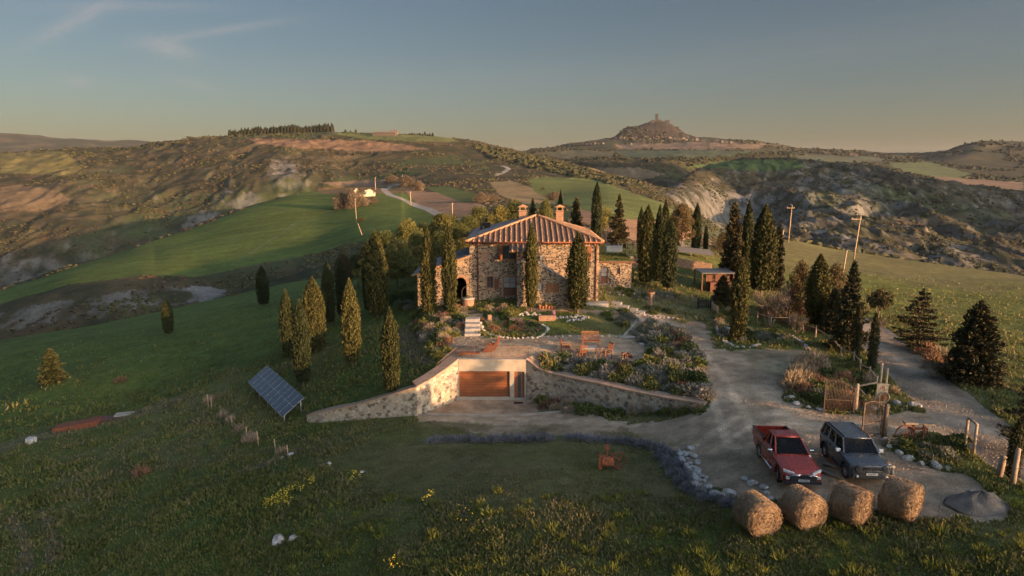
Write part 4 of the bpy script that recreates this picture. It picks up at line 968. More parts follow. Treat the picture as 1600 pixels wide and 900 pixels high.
tkm = bpy.data.meshes.new('t'); tkm.from_pydata(sk_t.v, [], sk_t.f); tkm.materials.append(M_BARK)
for i in range(96):
    x = 358 + 163 * (i + r.uniform(-.3, .3)) / 95; row = i % 3
    Yd = 1488 + row * 14; h = float(hfac(x, 214)); X = h * Yd
    o = thing('conifer_tree', 'dark conifer in the close planted row on the skyline ridge', 'conifer tree', (X, Yd, Z(X, Yd)), r.uniform(0, 6), gsk)
    k = r.uniform(.75, 1.1) * (.72 + .28 * math.sin(PI * min(1, max(0, (x - 350) / 60)) * .5)); o.scale = (k * 1.5, k * 1.5, k)
    link('crown', crm[i % 3], o); link('trunk', tkm, o)
for x in list(range(640, 680, 4)) + [540, 548, 556] + [1270, 1274, 1279] + [1508, 1512, 1519, 1531, 1534, 1549, 1562, 1566, 1581, 1597]:
    yy = 213 if x < 700 else (232 if x < 1400 else 221)
    Yd = 1495 if x < 700 else (3450 if x < 1400 else 3050)
    h = float(hfac(x, yy)); X = h * Yd; s = r.uniform(.4, .62) * (1 if x < 700 else 1.4)
    o = thing('skyline_tree', 'round dark tree on the skyline ' + ('near the hilltop farm' if x < 700 else 'of the far right hills'), 'tree', (X, Yd, Z(X, Yd) - 1), r.uniform(0, 6), 'small trees on the skyline ' + ('near the hilltop farm' if x < 700 else 'far right'))
    o.scale = (s * r.uniform(1.6, 3.4), s * 2.2, s * r.uniform(.45, .9)); link('crown', crm[i % 3], o)
# ---------------------------------------------------------------- farmhouse
HX0, HX1, HY0, HY1 = -4.35, 8.95, 70.0, 82.0
HB = 1.35; HE = 7.75                       # ground level and eaves
def X70(px, py=430, Y=70.0): return float(hfac(px, py)) * Y
def Z70(py, Y=70.0): return CZ - float(slope(py)) * Y
def wall_box(mb, x0, x1, y0, y1, z0, z1, holes=(), axis='y', m=0):
    """wall slab in the xz plane with rectangular openings (x0,x1,z0,z1)"""
    xs = sorted({x0, x1, *[h[0] for h in holes], *[h[1] for h in holes]}); zs = sorted({z0, z1, *[h[2] for h in holes], *[h[3] for h in holes]})
    def ish(a, b): return any(h[0] - 1e-6 <= a and b <= h[1] + 1e-6 for h in holes)
    for i in range(len(xs) - 1):
        k = 0
        while k < len(zs) - 1:
            cx = (xs[i] + xs[i + 1]) / 2; cz = (zs[k] + zs[k + 1]) / 2
            if any(h[0] < cx < h[1] and h[2] < cz < h[3] for h in holes): k += 1; continue
            j = k
            while j + 1 < len(zs) - 1 and not any(h[0] < cx < h[1] and h[2] < (zs[j + 1] + zs[j + 2]) / 2 < h[3] for h in holes): j += 1
            mb.box(xs[i], xs[i + 1], y0, y1, zs[k], zs[j + 1], m); k = j + 1
def window_part(parent, x0, x1, z0, z1, y, name='window', glass=M_GLASS, bars=(1, 1), frame=M_DWOOD, fw=.07, solid=0):
    f = MB(); f.box(x0, x1, y, y + .08, z1 - fw, z1); f.box(x0, x1, y, y + .08, z0, z0 + fw); f.box(x0, x0 + fw, y, y + .08, z0 + fw, z1 - fw); f.box(x1 - fw, x1, y, y + .08, z0 + fw, z1 - fw)
    for i in range(1, bars[0] + 1):
        c = x0 + (x1 - x0) * i / (bars[0] + 1); f.box(c - .035, c + .035, y + .01, y + .07, z0 + fw, z1 - fw)
    for i in range(1, bars[1] + 1):
        c = z0 + (z1 - z0) * i / (bars[1] + 1); f.box(x0 + fw, x1 - fw, y + .015, y + .065, c - .025, c + .025)
    if solid: f.box(x0 + fw, x1 - fw, y + .02, y + .06, z0 + fw, z0 + solid)
    w = f.build(name, frame, parent)
    g = MB(); g.box(x0 + fw, x1 - fw, y + .04, y + .045, z0 + fw + solid, z1 - fw); g.build('pane', glass, w)
    return w
def shutter(parent, x, y, z0, z1, w, ang, mat=M_WOOD, loc=None):
    s = MB(); M = Matrix.Translation((x, y, 0)) @ Matrix.Rotation(ang, 4, 'Z')
    s.box(0, w, -.025, .025, z0, z1, 0, M)
    for t in (.12, .5, .88): s.box(.02, w - .02, -.045, .045, z0 + (z1 - z0) * t - .05, z0 + (z1 - z0) * t + .05, 0, M)
    return s.build('shutter', mat, parent)
house = thing('farmhouse', 'two storey rough stone farmhouse with hipped clay tile roof and low side wing', 'farmhouse')
# openings on the front
W_up = (X70(785), X70(805), Z70(405), Z70(384)); D_dn = (X70(786.5), X70(807), Z70(462), Z70(432)); W_dn = (X70(760.5), X70(770.5), Z70(450), Z70(432))
D_land = (X70(816), X70(824), Z70(410), Z70(391)); W_r = (X70(838), X70(848), Z70(454), Z70(441)); D_r = (X70(854), X70(873), Z70(456), Z70(443)); W_ur = (X70(909), X70(915), Z70(406), Z70(385))
PX0, PX1, PY = X70(807.5), X70(888), 67.7
wb = MB(); wall_box(wb, HX0, HX1, HY0, HY0 + .5, HB - 1.5, HE, [W_up, D_dn, W_dn, D_land, W_ur])
wb.box(HX0, HX0 + .5, HY0 + .5, HY1, HB - 1.5, HE); wb.box(HX1 - .5, HX1, HY0 + .5, HY1, HB - 1.5, HE); wb.box(HX0 + .5, HX1 - .5, HY1 - .5, HY1, HB - 1.5, HE)
wb.build('wall', M_STONE, house)
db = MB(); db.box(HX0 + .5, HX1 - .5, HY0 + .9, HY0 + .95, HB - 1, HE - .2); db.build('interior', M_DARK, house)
for cx, s in ((HX0, 1), (HX1, -1)):                      # corner stones and brick trims, 3 mm proud and more
    qb = MB()
    for i in range(14):
        z = HB - .3 + i * .44; w = .62 if i % 2 else .42
        qb.box(min(cx - .03 * s, cx + w * s), max(cx - .03 * s, cx + w * s), HY0 - .03, HY0 + .2, z + .01, z + .44)
    qb.build('corner_stones', M_STONE, house)
def brick_surround(h, t=.16, sill=True):
    x0, x1, z0, z1 = h; tb = MB()
    tb.box(x0 - t, x1 + t, HY0 - .03, HY0 + .1, z1, z1 + .2); tb.box(x0 - t, x0, HY0 - .03, HY0 + .1, z0, z1); tb.box(x1, x1 + t, HY0 - .03, HY0 + .1, z0, z1)
    if sill: tb.box(x0 - t - .06, x1 + t + .06, HY0 - .10, HY0 + .1, z0 - .12, z0)
    tb.build('brick_surround', M_BRICK, house)
brick_surround(W_up, .08); brick_surround(D_dn, .14, False); brick_surround(W_dn, .1); brick_surround(W_ur, .1)
tb = MB(); tb.box(HX0 + .9, X70(800), HY0 - .035, HY0 + .1, HE - .42, HE - .12); tb.build('brick_band', M_BRICK, house)
tb = MB(); tb.box(X70(752), X70(763.5), HY0 - .03, HY0 + .1, Z70(410), Z70(393.5)); tb.build('bricked_window', M_BRICK, house)
tb = MB(); tb.box(X70(825), HX1 - .7, HY0 - .035, HY0 + .1, HE - .30, HE - .12)
tb.build('brick_band', M_BRICK, house)
window_part(house, *W_dn, HY0 + .18, bars=(1, 1)); window_part(house, *W_up, HY0 + .2, bars=(1, 0), glass=M_GLASS); window_part(house, *W_ur, HY0 + .18)
window_part(house, *D_dn, HY0 + .16, name='french_door', glass=M_CURT, bars=(1, 2), solid=.75); window_part(house, *D_land, HY0 + .16, name='landing_door', bars=(0, 1), solid=.5)
shutter(house, W_up[0], HY0 - .05, W_up[2], W_up[3], .72, R(-118)); shutter(house, W_up[1], HY0 - .05, W_up[2], W_up[3], .6, R(-72))
o = shutter(house, W_dn[1] + .12, HY0 - .06, W_dn[2] - .1, W_dn[3] - .22, .5, R(-12), M_DWOOD)
shutter(house, W_ur[0] - .55, HY0 - .07, W_ur[2], W_ur[3], .5, 0, M_WOOD); shutter(house, W_ur[1] + .1, HY0 - .07, W_ur[2], W_ur[3], .45, 0, M_WOOD)
# projecting stair block with landing under its own little tiled roof
zl = Z70(410.5, PY)
sb = MB(); lx = X70(838.5, 410, PY)
fr_holes = [(X70(838, 445, PY), X70(848, 445, PY), Z70(455, PY), Z70(441.5, PY))]
wall_box(sb, PX0, lx + .0, PY, PY + .4, HB - 1.5, zl, [])
n = 14; steps = []
for i in range(n):
    xa = lx + (PX1 - lx) * i / n; xb = lx + (PX1 - lx) * (i + 1) / n; zt = zl - (zl - Z70(442, PY)) * (i + .5) / n
    hx = [(max(h[0], xa), min(h[1], xb), h[2], h[3]) for h in fr_holes if h[0] < xb and h[1] > xa]
    wall_box(sb, xa, xb, PY, PY + .4, HB - 1.5, zt, hx)
sb.box(PX0, PX0 + .4, PY + .4, HY0, HB - 1.5, zl); sb.box(PX1 - .3, PX1, PY + .4, HY0, HB - 1.5, Z70(443, PY))
sb.box(PX0, PX0 + .42, PY, PY + .42, zl, Z70(391, PY)); sb.box(lx - .35, lx, PY, PY + .35, zl, Z70(391, PY))
sb.build('stair_block', M_STONE, house)
cb = MB(); cb.box(PX0 - .06, lx + .05, PY - .06, HY0, zl, zl + .12)
cb.add([(lx + .05, PY - .06, zl + .05), (lx + .05, PY + .46, zl + .05), (PX1, PY + .46, Z70(442, PY)), (PX1, PY - .06, Z70(442, PY)), (lx + .05, PY - .06, zl + .2), (lx + .05, PY + .46, zl + .2), (PX1, PY + .46, Z70(442, PY) + .15), (PX1, PY - .06, Z70(442, PY) + .15)],
       [(0, 1, 2, 3), (4, 5, 6, 7), (0, 1, 5, 4), (1, 2, 6, 5), (2, 3, 7, 6), (3, 0, 4, 7)])
for i in range(n):
    xa = lx + (PX1 - lx) * i / n; zt = zl - (zl - Z70(442, PY)) * (i + 1) / n - .15; cb.box(xa, xa + (PX1 - lx) / n, PY + .46, HY0 - .01, zt - .25, zt)
cb.build('stair_coping', M_FLAG, house)
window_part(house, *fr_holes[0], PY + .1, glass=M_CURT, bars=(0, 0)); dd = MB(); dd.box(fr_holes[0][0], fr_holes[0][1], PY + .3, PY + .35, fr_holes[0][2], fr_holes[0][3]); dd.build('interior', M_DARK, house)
bs = MB(); bs.box(X70(853, 450, PY), X70(873, 450, PY), PY - .04, PY + .05, Z70(457, PY), Z70(443, PY)); bs.build('brick_trim', M_BRICK, house)
for x in (854, 864.5): 
    s = MB(); a = X70(x, 450, PY); s.box(a, a + .58, PY - .10, PY - .05, Z70(456.5, PY), Z70(444, PY))
    for t in range(5): zz = Z70(456, PY) + .12 + t * .17; s.box(a + .05, a + .53, PY - .12, PY - .101, zz, zz + .09)
    s.build('shutter', M_WOOD, house)
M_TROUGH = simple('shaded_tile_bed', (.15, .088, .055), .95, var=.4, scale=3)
def tile_roof(corners, name, parent, pitch=.54, r=.088, over=0, mat=M_TILE, thick=.12, bed=None):
    """sloping face with barrel tile ridges running down it; corners: eave left, eave right, top right, top left"""
    A, B, C_, D = [Vector(c) for c in corners]; m = MB()
    nrm = (B - A).cross(D - A).normalized()
    if nrm.z < 0: nrm = -nrm
    lo = [A, B, C_, D]; m.add([p for p in lo] + [p - nrm * thick for p in lo], [(0, 1, 2, 3), (7, 6, 5, 4), (0, 4, 5, 1), (1, 5, 6, 2), (2, 6, 7, 3), (3, 7, 4, 0)], 1)
    L = (B - A).length; ex = (B - A) / L; dn = nrm.cross(ex).normalized()
    if dn.z < 0: dn = -dn
    n = max(2, int(L / pitch)); poly = [((p - A).dot(ex), (p - A).dot(dn)) for p in lo]
    for i in range(n):
        x = (i + .5) * L / n
        ys = []
        for k in range(4):
            (x0, y0), (x1, y1) = poly[k], poly[(k + 1) % 4]
            if (x0 - x) * (x1 - x) <= 0 and abs(x1 - x0) > 1e-6: ys.append(y0 + (y1 - y0) * (x - x0) / (x1 - x0))
        if len(ys) < 2: continue
        y0, y1 = min(ys), max(ys)
        if y1 - y0 < .15: continue
        pts = []; rad = []; nseg = max(1, int((y1 - y0) / .42))
        for k in range(nseg + 1):
            p = A + ex * (x + random.uniform(-.012, .012)) + dn * (y0 - .06 + (y1 - y0) * k / nseg) + nrm * (.02 + random.uniform(-.01, .01))
            pts.append(p); rad.append(r * .9)
            if k < nseg: pts.append(p + dn * ((y1 - y0) / nseg - .02)); rad.append(r * 1.1)
        m.tube(pts, rad, 7, 0, True, True)
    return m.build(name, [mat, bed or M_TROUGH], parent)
ov = .42; ap = Vector((2.70, 76, 9.95)); ex0, ex1, ey0, ey1 = HX0 - ov, HX1 + ov, HY0 - ov - .15, HY1 + ov
ra = (ap.x - .25, ap.y - .01, ap.z); rb = (ap.x + .25, ap.y - .01, ap.z)
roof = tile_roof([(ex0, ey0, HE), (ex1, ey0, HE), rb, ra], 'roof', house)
tile_roof([(ex1, ey0, HE), (ex1, ey1, HE), (rb[0], ap.y + .2, ap.z), rb], 'roof', house, .5, bed=M_TILE)
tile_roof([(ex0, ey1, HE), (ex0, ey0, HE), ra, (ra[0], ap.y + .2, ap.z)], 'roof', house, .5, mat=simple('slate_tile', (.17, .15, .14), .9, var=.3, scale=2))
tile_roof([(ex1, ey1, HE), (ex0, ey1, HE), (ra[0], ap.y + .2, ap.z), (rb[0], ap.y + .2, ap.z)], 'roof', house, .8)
hb = MB()
for c in ((ex0, ey0), (ex1, ey0), (ex0, ey1), (ex1, ey1)):
    hb.tube([Vector((c[0], c[1], HE + .04)).lerp(Vector((ap.x, ap.y, ap.z + .07)), t / 18) for t in range(19)], [.12 + .02 * (t % 2) for t in range(19)], 8)
hb.build('hip_tiles', M_TILE, roof)
ev = MB(); ev.box(ex0 + .05, ex1 - .05, ey0 + .03, HY0 - .002, HE - .16, HE - .13); ev.box(HX1 + .002, ex1 - .05, HY0, HY1, HE - .16, HE - .13)
for i in range(24): x = ex0 + .3 + i * (ex1 - ex0 - .6) / 23; ev.box(x - .05, x + .05, ey0 + .06, HY0 - .003, HE - .29, HE - .162)
ev.tube([(ex0, ey0 - .06, HE - .08), (ex1, ey0 - .06, HE - .08)], .075, 8); ev.build('eaves', M_RUST, roof)
pr0, pr1 = X70(796, 385, PY), X70(846, 385, PY)
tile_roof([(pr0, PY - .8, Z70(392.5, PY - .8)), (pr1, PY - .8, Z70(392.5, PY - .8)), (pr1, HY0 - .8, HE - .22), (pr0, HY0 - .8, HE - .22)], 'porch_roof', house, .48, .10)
pb = MB(); pb.box(PX0, lx, PY - .05, PY + .12, Z70(391, PY), Z70(391, PY) + .2); pb.build('porch_beam', M_DWOOD, house)
for x, yv, zt in ((X70(816.6, 340, 77.0), 77.0, 11.05), (X70(874.3, 340, 77.6), 77.6, 11.0)):
    c = MB(); c.box(x - .42, x + .42, yv - .4, yv + .4, 8.6, zt - .55)
    for dx in (-.36, .24): c.box(x + dx, x + dx + .12, yv - .38, yv + .38, zt - .55, zt - .2)
    c.box(x - .48, x + .48, yv - .46, yv + .46, zt - .62, zt - .548)
    ch = c.build('chimney', M_BRICK, house)
    k = MB(); k.prism([(x - .6, zt - .2), (x + .6, zt - .2), (x, zt + .12)], 'y', yv - .52, yv + .52); k.build('chimney_cap', M_TILE, ch)
pp = MB(); xp = X70(747); pp.tube([(xp, ey0, HE - .1), (xp, HY0 - .1, HE - .5), (xp, HY0 - .1, HB)], .055, 8); pp.build('downpipe', M_RUST, house)
pp = MB(); xp = X70(931); pp.tube([(xp, ey0, HE - .1), (xp, HY0 - .1, HE - .5), (xp, HY0 - .1, HB)], .06, 8); pp.build('downpipe', M_RUST, house)
lp = MB(); xp = X70(845, 404); lp.box(xp - .07, xp + .07, HY0 - .16, HY0 - .03, Z70(406), Z70(400)); lp.build('wall_lantern', simple('white_lamp', (.7, .68, .62), .4), house)
ab = MB(); xa = X70(757, 350, 80); ab.tube([(xa, 80, 7), (xa, 80, CZ - float(slope(328)) * 80)], .035, 6); zt = CZ - float(slope(330)) * 80
ab.tube([(xa - .5, 80, zt), (xa + 1.1, 80, zt - .2)], .02, 5)
for i in range(7): ab.tube([(xa - .4 + i * .22, 79.6, zt - .02), (xa - .4 + i * .22, 80.4, zt - .02)], .012, 4)
ab.build('aerial', M_IRON, house)
fl = MB(); fl.tube([(X70(752, 350, 78), 78, 6.8), (X70(752, 350, 78), 78, CZ - float(slope(345)) * 78)], .12, 8); fl.box(X70(757, 350, 78), X70(766, 350, 78), 77.7, 78.3, 7.2, CZ - float(slope(348)) * 78); fl.build('flue', M_DARK, house)
# low wing on the left with an arched opening
wx0, wx1 = X70(652, 430), HX0; wz0, wz1 = Z70(428), Z70(400); wy1 = 78.5
az0, azs, azt = HB - .2, Z70(444), Z70(433.5); ax0, ax1 = X70(711, 445), X70(729, 445)
wg = MB()
def wtop(x): return wz0 + (wz1 - wz0) * (x - wx0) / (wx1 - wx0)
xs = [wx0] + [wx0 + (ax0 - wx0) * i / 4 for i in range(1, 5)] + [ax0 + (ax1 - ax0) * i / 12 for i in range(1, 13)] + [wx1]
for a, b in zip(xs[:-1], xs[1:]):
    def zb(x):
        if x < ax0 - 1e-6 or x > ax1 + 1e-6: return None
        t = (x - (ax0 + ax1) / 2) / ((ax1 - ax0) / 2); return azs + (azt - azs) * math.sqrt(max(0, 1 - t * t))
    inside = a >= ax0 - 1e-6 and b <= ax1 + 1e-6
    za, zb_ = (zb(a), zb(b)) if inside else (HB - 1.5, HB - 1.5)
    for yy in (0,): wg.prism([(a, za), (b, zb_), (b, wtop(b)), (a, wtop(a))], 'y', HY0 + .02, HY0 + .47)
wg.box(wx0, wx0 + .45, HY0 + .47, wy1, HB - 2, wz0); wg.prism([(wx0, HB - 2), (wx1, HB - 2), (wx1, wz1), (wx0, wz0)], 'y', wy1 - .4, wy1)
wg.build('wing_wall', M_STONE, house)
ar = MB(); N = 14
for i in range(N):
    t0, t1 = PI - PI * i / N, PI - PI * (i + 1) / N; cx = (ax0 + ax1) / 2; rx = (ax1 - ax0) / 2; rz_ = azt - azs
    ar.prism([(cx + rx * math.cos(t0), azs + rz_ * math.sin(t0)), (cx + rx * math.cos(t1), azs + rz_ * math.sin(t1)), (cx + (rx + .3) * math.cos(t1), azs + (rz_ + .3) * math.sin(t1)), (cx + (rx + .3) * math.cos(t0), azs + (rz_ + .3) * math.sin(t0))], 'y', HY0 - .03, HY0 + .2)
ar.build('arch', M_BRICK, house)
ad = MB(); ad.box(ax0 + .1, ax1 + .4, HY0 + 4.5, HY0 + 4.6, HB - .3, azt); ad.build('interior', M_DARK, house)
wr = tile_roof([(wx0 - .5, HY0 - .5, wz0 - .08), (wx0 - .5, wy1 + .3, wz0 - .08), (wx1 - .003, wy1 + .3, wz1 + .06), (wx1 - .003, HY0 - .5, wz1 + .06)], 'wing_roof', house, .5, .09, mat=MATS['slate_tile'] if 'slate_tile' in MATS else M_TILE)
vb = MB(); vb.add([(wx0 - .5, HY0 - .52, wz0 - .2), (wx1, HY0 - .52, wz1 - .06), (wx1, HY0 - .52, wz1 + .12), (wx0 - .5, HY0 - .52, wz0 - .02), (wx0 - .5, HY0 - .2, wz0 - .2), (wx1, HY0 - .2, wz1 - .06), (wx1, HY0 - .2, wz1 + .12), (wx0 - .5, HY0 - .2, wz0 - .02)],
                  [(0, 1, 2, 3), (7, 6, 5, 4), (0, 4, 5, 1), (1, 5, 6, 2), (2, 6, 7, 3), (3, 7, 4, 0)]); vb.build('verge_tiles', M_TILE, wr)
# grass roofed annex on the right
an = thing('annex', 'low stone annex with grass growing on its flat roof', 'outbuilding')
AY = 76.0
def XA(px, py=430): return float(hfac(px, py)) * AY
def ZA(py): return CZ - float(slope(py)) * AY
aD = (XA(938.6), XA(949.6), ZA(443), ZA(418)); aW = (XA(963.2), XA(969), ZA(428.5), ZA(418.5)); a0, a1 = HX1 - .4, XA(986.5)
m = MB(); wall_box(m, a0, a1, AY, AY + .4, .5, ZA(409), [aD, aW]); m.box(a1 - .4, a1, AY + .4, AY + 6, .5, ZA(409)); m.build('wall', M_STONE, an)
m = MB(); m.box(a0 - .1, a1 + .35, AY - .3, AY - .12, ZA(410.5), ZA(408)); m.box(a1 + .2, a1 + .35, AY - .12, AY + 6.2, ZA(410.5), ZA(408)); m.build('roof_edge', M_DWOOD, an)
m = MB(); m.box(a0, a1 + .2, AY - .12, AY + 6.2, ZA(409.5), ZA(407.3)); rf = m.build('grass_roof', simple('roof_grass', (.085, .115, .030), .95, var=.5, scale=2, bump=.5, dist=.05), an)
n_ = 1500; c = np.c_[rng.uniform(a0, a1 + .2, n_), rng.uniform(AY - .1, AY + 6, n_), np.full(n_, ZA(407.3) + .08)]; v, f = cards(c, np.tile([0, 0, 1.], (n_, 1)), .28, .25, .5)
link('grass_tufts', np_mesh('grass_tufts', v, f, [L_PINE]), rf)
window_part(an, *aD, AY + .1, name='door', glass=M_CURT, bars=(0, 2), solid=.75); window_part(an, *aW, AY + .1, bars=(0, 0))
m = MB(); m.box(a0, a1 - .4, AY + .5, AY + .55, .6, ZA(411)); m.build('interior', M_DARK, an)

# ---------------------------------------------------------------- garage front and retaining walls
gar = thing('garage', 'concrete fronted garage with wide orange wooden door set under the terrace', 'garage')
GY = 53.0; gzb = Z(-1.5, 52); gx0, gx1 = -4.32, 1.12
def XG(px, py=600): return float(hfac(px, py)) * GY
def ZG(py): return CZ - float(slope(py)) * GY
gt = ZG(562.5)
od = (XG(717.5), XG(796.5), ZG(620), ZG(579.5)); sd_ = (XG(803.5), XG(819.5), ZG(621.5), ZG(580))
m = MB(); wall_box(m, gx0, gx1, GY - .1, GY + .25, gzb - .6, gt, [od, sd_]); m.build('front_wall', M_CONC, gar)
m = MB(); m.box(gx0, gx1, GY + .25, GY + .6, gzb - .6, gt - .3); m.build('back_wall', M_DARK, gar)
m = MB(); m.box(gx0 - .02, gx1 + .02, GY - .16, GY + .3, gt, gt + .09); m.build('coping', M_CONC, gar)
def plank_mat():
    b = NB('garage_planks'); c = b.coord(); w = b.n('TexWave'); w.wave_type = 'BANDS'; w.bands_direction = 'Z'; w.inputs['Scale'].default_value = 1.35; w.inputs['Distortion'].default_value = 0
    b.l(c, w.inputs['Vector']); g = b.noise(b.scale(c, (1, 1, 12)), 2.5, 5)
    col = b.ramp(g, [(.3, (.16, .052, .018)), (.7, (.27, .095, .032))]); b.set(b.mix(b.ramp(w.outputs[0], [(.0, (1, 1, 1)), (.06, (0, 0, 0))]), col, (.10, .03, .012)), .5)
    return b.m
m = MB(); m.box(od[0], od[1], GY + .06, GY + .14, od[2], od[3]); gd = m.build('garage_door', plank_mat(), gar)
m = MB(); m.box(od[0] + .22, od[0] + .34, GY + .03, GY + .06, od[2] + .3, od[2] + .36); m.build('door_handle', M_IRON, gd)
m = MB(); m.box(sd_[0], sd_[0] + .28, GY + .06, GY + .12, sd_[2], sd_[3]); m.box(sd_[1] - .28, sd_[1], GY + .06, GY + .12, sd_[2], sd_[3]); s2 = m.build('side_door', M_WOOD, gar)
m = MB(); m.box(sd_[0] + .28, sd_[1] - .28, GY + .08, GY + .10, sd_[2], sd_[3]); m.build('pane', M_GLASS, s2)
m = MB(); m.box(XG(803, 625), XG(820, 625), GY - 1.0, GY - .55, gzb + .01, gzb + .05); tag(m.build('door_mat', M_DARK), 'dark doormat lying before the narrow side door of the garage', 'doormat')
def retaining(name, pts, tops, label, th=.95):
    """stone wall along plan points with the given top heights, brick coloured coping"""
    o = thing(name, label, 'stone wall'); m = MB(); c = MB(); n = len(pts)
    def off(i, d):
        a = Vector(pts[max(i - 1, 0)]); b = Vector(pts[min(i + 1, n - 1)]); t = (b - a).normalized(); return (pts[i][0] - t.y * d, pts[i][1] + t.x * d)
    ri, rc = [], []
    for i in range(n):
        f0, b0 = off(i, 0), off(i, th); zb = min(Z(pts[i][0], pts[i][1] - .6), tops[i] - .3) - .8
        ri.append([(f0[0], f0[1], zb), (b0[0], b0[1], zb), (b0[0], b0[1], tops[i]), (f0[0], f0[1], tops[i])])
        f1, b1 = off(i, -.06), off(i, th + .05)
        rc.append([(f1[0], f1[1], tops[i] - .002), (b1[0], b1[1], tops[i] - .002), (b1[0], b1[1], tops[i] + .12), (f1[0], f1[1], tops[i] + .12)])
    m.loft(ri, 0, False); m.build('wall', M_WALLSTONE, o); c.loft(rc, 0, False); c.build('coping', simple('wall_coping', (.36, .24, .16), .85, var=.25, scale=3, bump=.3), o); return o
def subdiv(P_, T_, k=4):
    op, ot = [], []
    for i in range(len(P_) - 1):
        for j in range(k): t = j / k; op.append((P_[i][0] * (1 - t) + P_[i + 1][0] * t, P_[i][1] * (1 - t) + P_[i + 1][1] * t)); ot.append(T_[i] * (1 - t) + T_[i + 1] * t)
    return op + [P_[-1]], ot + [T_[-1]]
def ztop(px, py, Y): return CZ - float(slope(py)) * Y
lw = [(-16.6, 52.6), (-15.4, 52.0), (-12.5, 51.1), (-9.6, 50.3), (-7.25, 49.8), (-6.2, 50.9), (-5.2, 52.0), (-4.33, 52.95)]
lt = [ztop(0, 650.5, 52.6), ztop(0, 646, 52.0), ztop(0, 635.5, 51.1), ztop(0, 620, 50.3), ztop(0, 606, 49.8), ztop(0, 592, 50.9), ztop(0, 577, 52.0), gt + .02]
retaining('retaining_wall', *subdiv(lw, lt), 'curved stone retaining wall left of the garage, sunlit where it meets it')
rw = [(1.14, 52.95), (2.1, 52.35), (3.1, 51.7), (5.0, 50.0), (6.7, 48.5), (8.7, 47.0), (10.7, 45.4), (12.9, 43.7)]
rt = [gt + .02, ztop(0, 577, 52.35), ztop(0, 585, 51.7), ztop(0, 594, 50.0), ztop(0, 602, 48.5), ztop(0, 613, 47.0), ztop(0, 623, 45.4), ztop(0, 633, 43.7)]
retaining('retaining_wall', *subdiv(rw, rt), 'long low stone retaining wall right of the garage below the shrub bed')
# railing over the garage
ra_ = thing('railing', 'thin rusty bar railing along the terrace edge above the garage', 'railing'); m = MB()
def rail(m, a, b, h=.95, n=30):
    a, b = Vector(a), Vector(b); m.tube([a + Vector((0, 0, h)), b + Vector((0, 0, h))], .022, 6); m.tube([a + Vector((0, 0, .12)), b + Vector((0, 0, .12))], .015, 6)
    for i in range(n + 1):
        p = a.lerp(b, i / n); m.tube([p, p + Vector((0, 0, h))], .022 if i % 10 == 0 else .010, 5)
rail(m, (-4.5, 53.3, gt + .05), (1.3, 53.3, gt + .05), .95, 40); rail(m, (-4.5, 53.3, gt + .05), (-5.9, 51.6, lt[4] + .45), .9, 8); rail(m, (1.3, 53.3, gt + .05), (2.9, 52.1, rt[2] + .25), .9, 8)
m.build('bars', simple('rail_rust', (.22, .12, .08), .7, var=.3, scale=10), ra_)
kb = MB(); p0, p1 = G(667, 648), G(918, 641); kb.tube([(p0[0], p0[1], p0[2] + .02), ((p0[0] + p1[0]) / 2, (p0[1] + p1[1]) / 2 - .15, Z((p0[0] + p1[0]) / 2, (p0[1] + p1[1]) / 2) + .03), (p1[0], p1[1], p1[2] + .02)], .13, 4, smooth=False)
tag(kb.build('kerb_strip', M_CONC), 'long concrete kerb strip before the gravel apron of the garage', 'kerb')

# ---------------------------------------------------------------- steps, paths, well
st = thing('stone_steps', 'broad pale stone steps climbing from the terrace towards the well', 'steps')
s0 = G(700, 523); 
for i, (py, hw) in enumerate(((522, .72), (514, .70), (506.5, .68), (499, .66))):
    p = P(738, py, 60.2 + i * .85 ); m = MB(); m.box(p[0] - hw, p[0] + hw, p[1], p[1] + .95, p[2] - .5, p[2] + .02); m.build('step', M_FLAG, st, bevel=.02)
ds = MB()
for i, (x, y) in enumerate(((955, 473), (966, 478.5), (979, 483), (991, 487))):
    p = G(x, y); m = MB(); m.box(-1.1, 1.1, -.42, .42, -.2, .11, M=Matrix.Rotation(R(-22), 4, 'Z')); tag(m.build('path_slab', M_FLAG, None, p, bevel=.02), ('topmost', 'second', 'third', 'lowest')[i] + ' stone slab step of the path from the house corner to the drive', 'stone step', 'slab steps of the house path')
m = MB(); m.box(X70(790, 466), X70(948, 466), 68.6, 69.99, HB - .5, HB + .14); tag(m.build('house_terrace', M_FLAG), 'long paved plinth in front of the farmhouse doors', 'paving')
w = G(731, 480); we = thing('well', 'small round brick well with iron hoop beside the steps', 'well', (w[0], w[1] + .3, w[2]))
m = MB(); m.lathe([(.62, -.3), (.62, .8), (.42, .8), (.42, -.2)], 18); m.build('shaft', M_BRICK, we)
m = MB(); m.lathe([(.70, .8), (.70, .9), (.0, .92)], 18); m.build('lid', M_FLAG, we)
m = MB(); m.tube([(-.62, 0, .5)] + [(-.62 * math.cos(t * PI / 10), 0, 1.5 + .62 * math.sin(t * PI / 10)) for t in range(11)] + [(.62, 0, .5)], .03, 6); m.build('hoop', M_IRON, we)
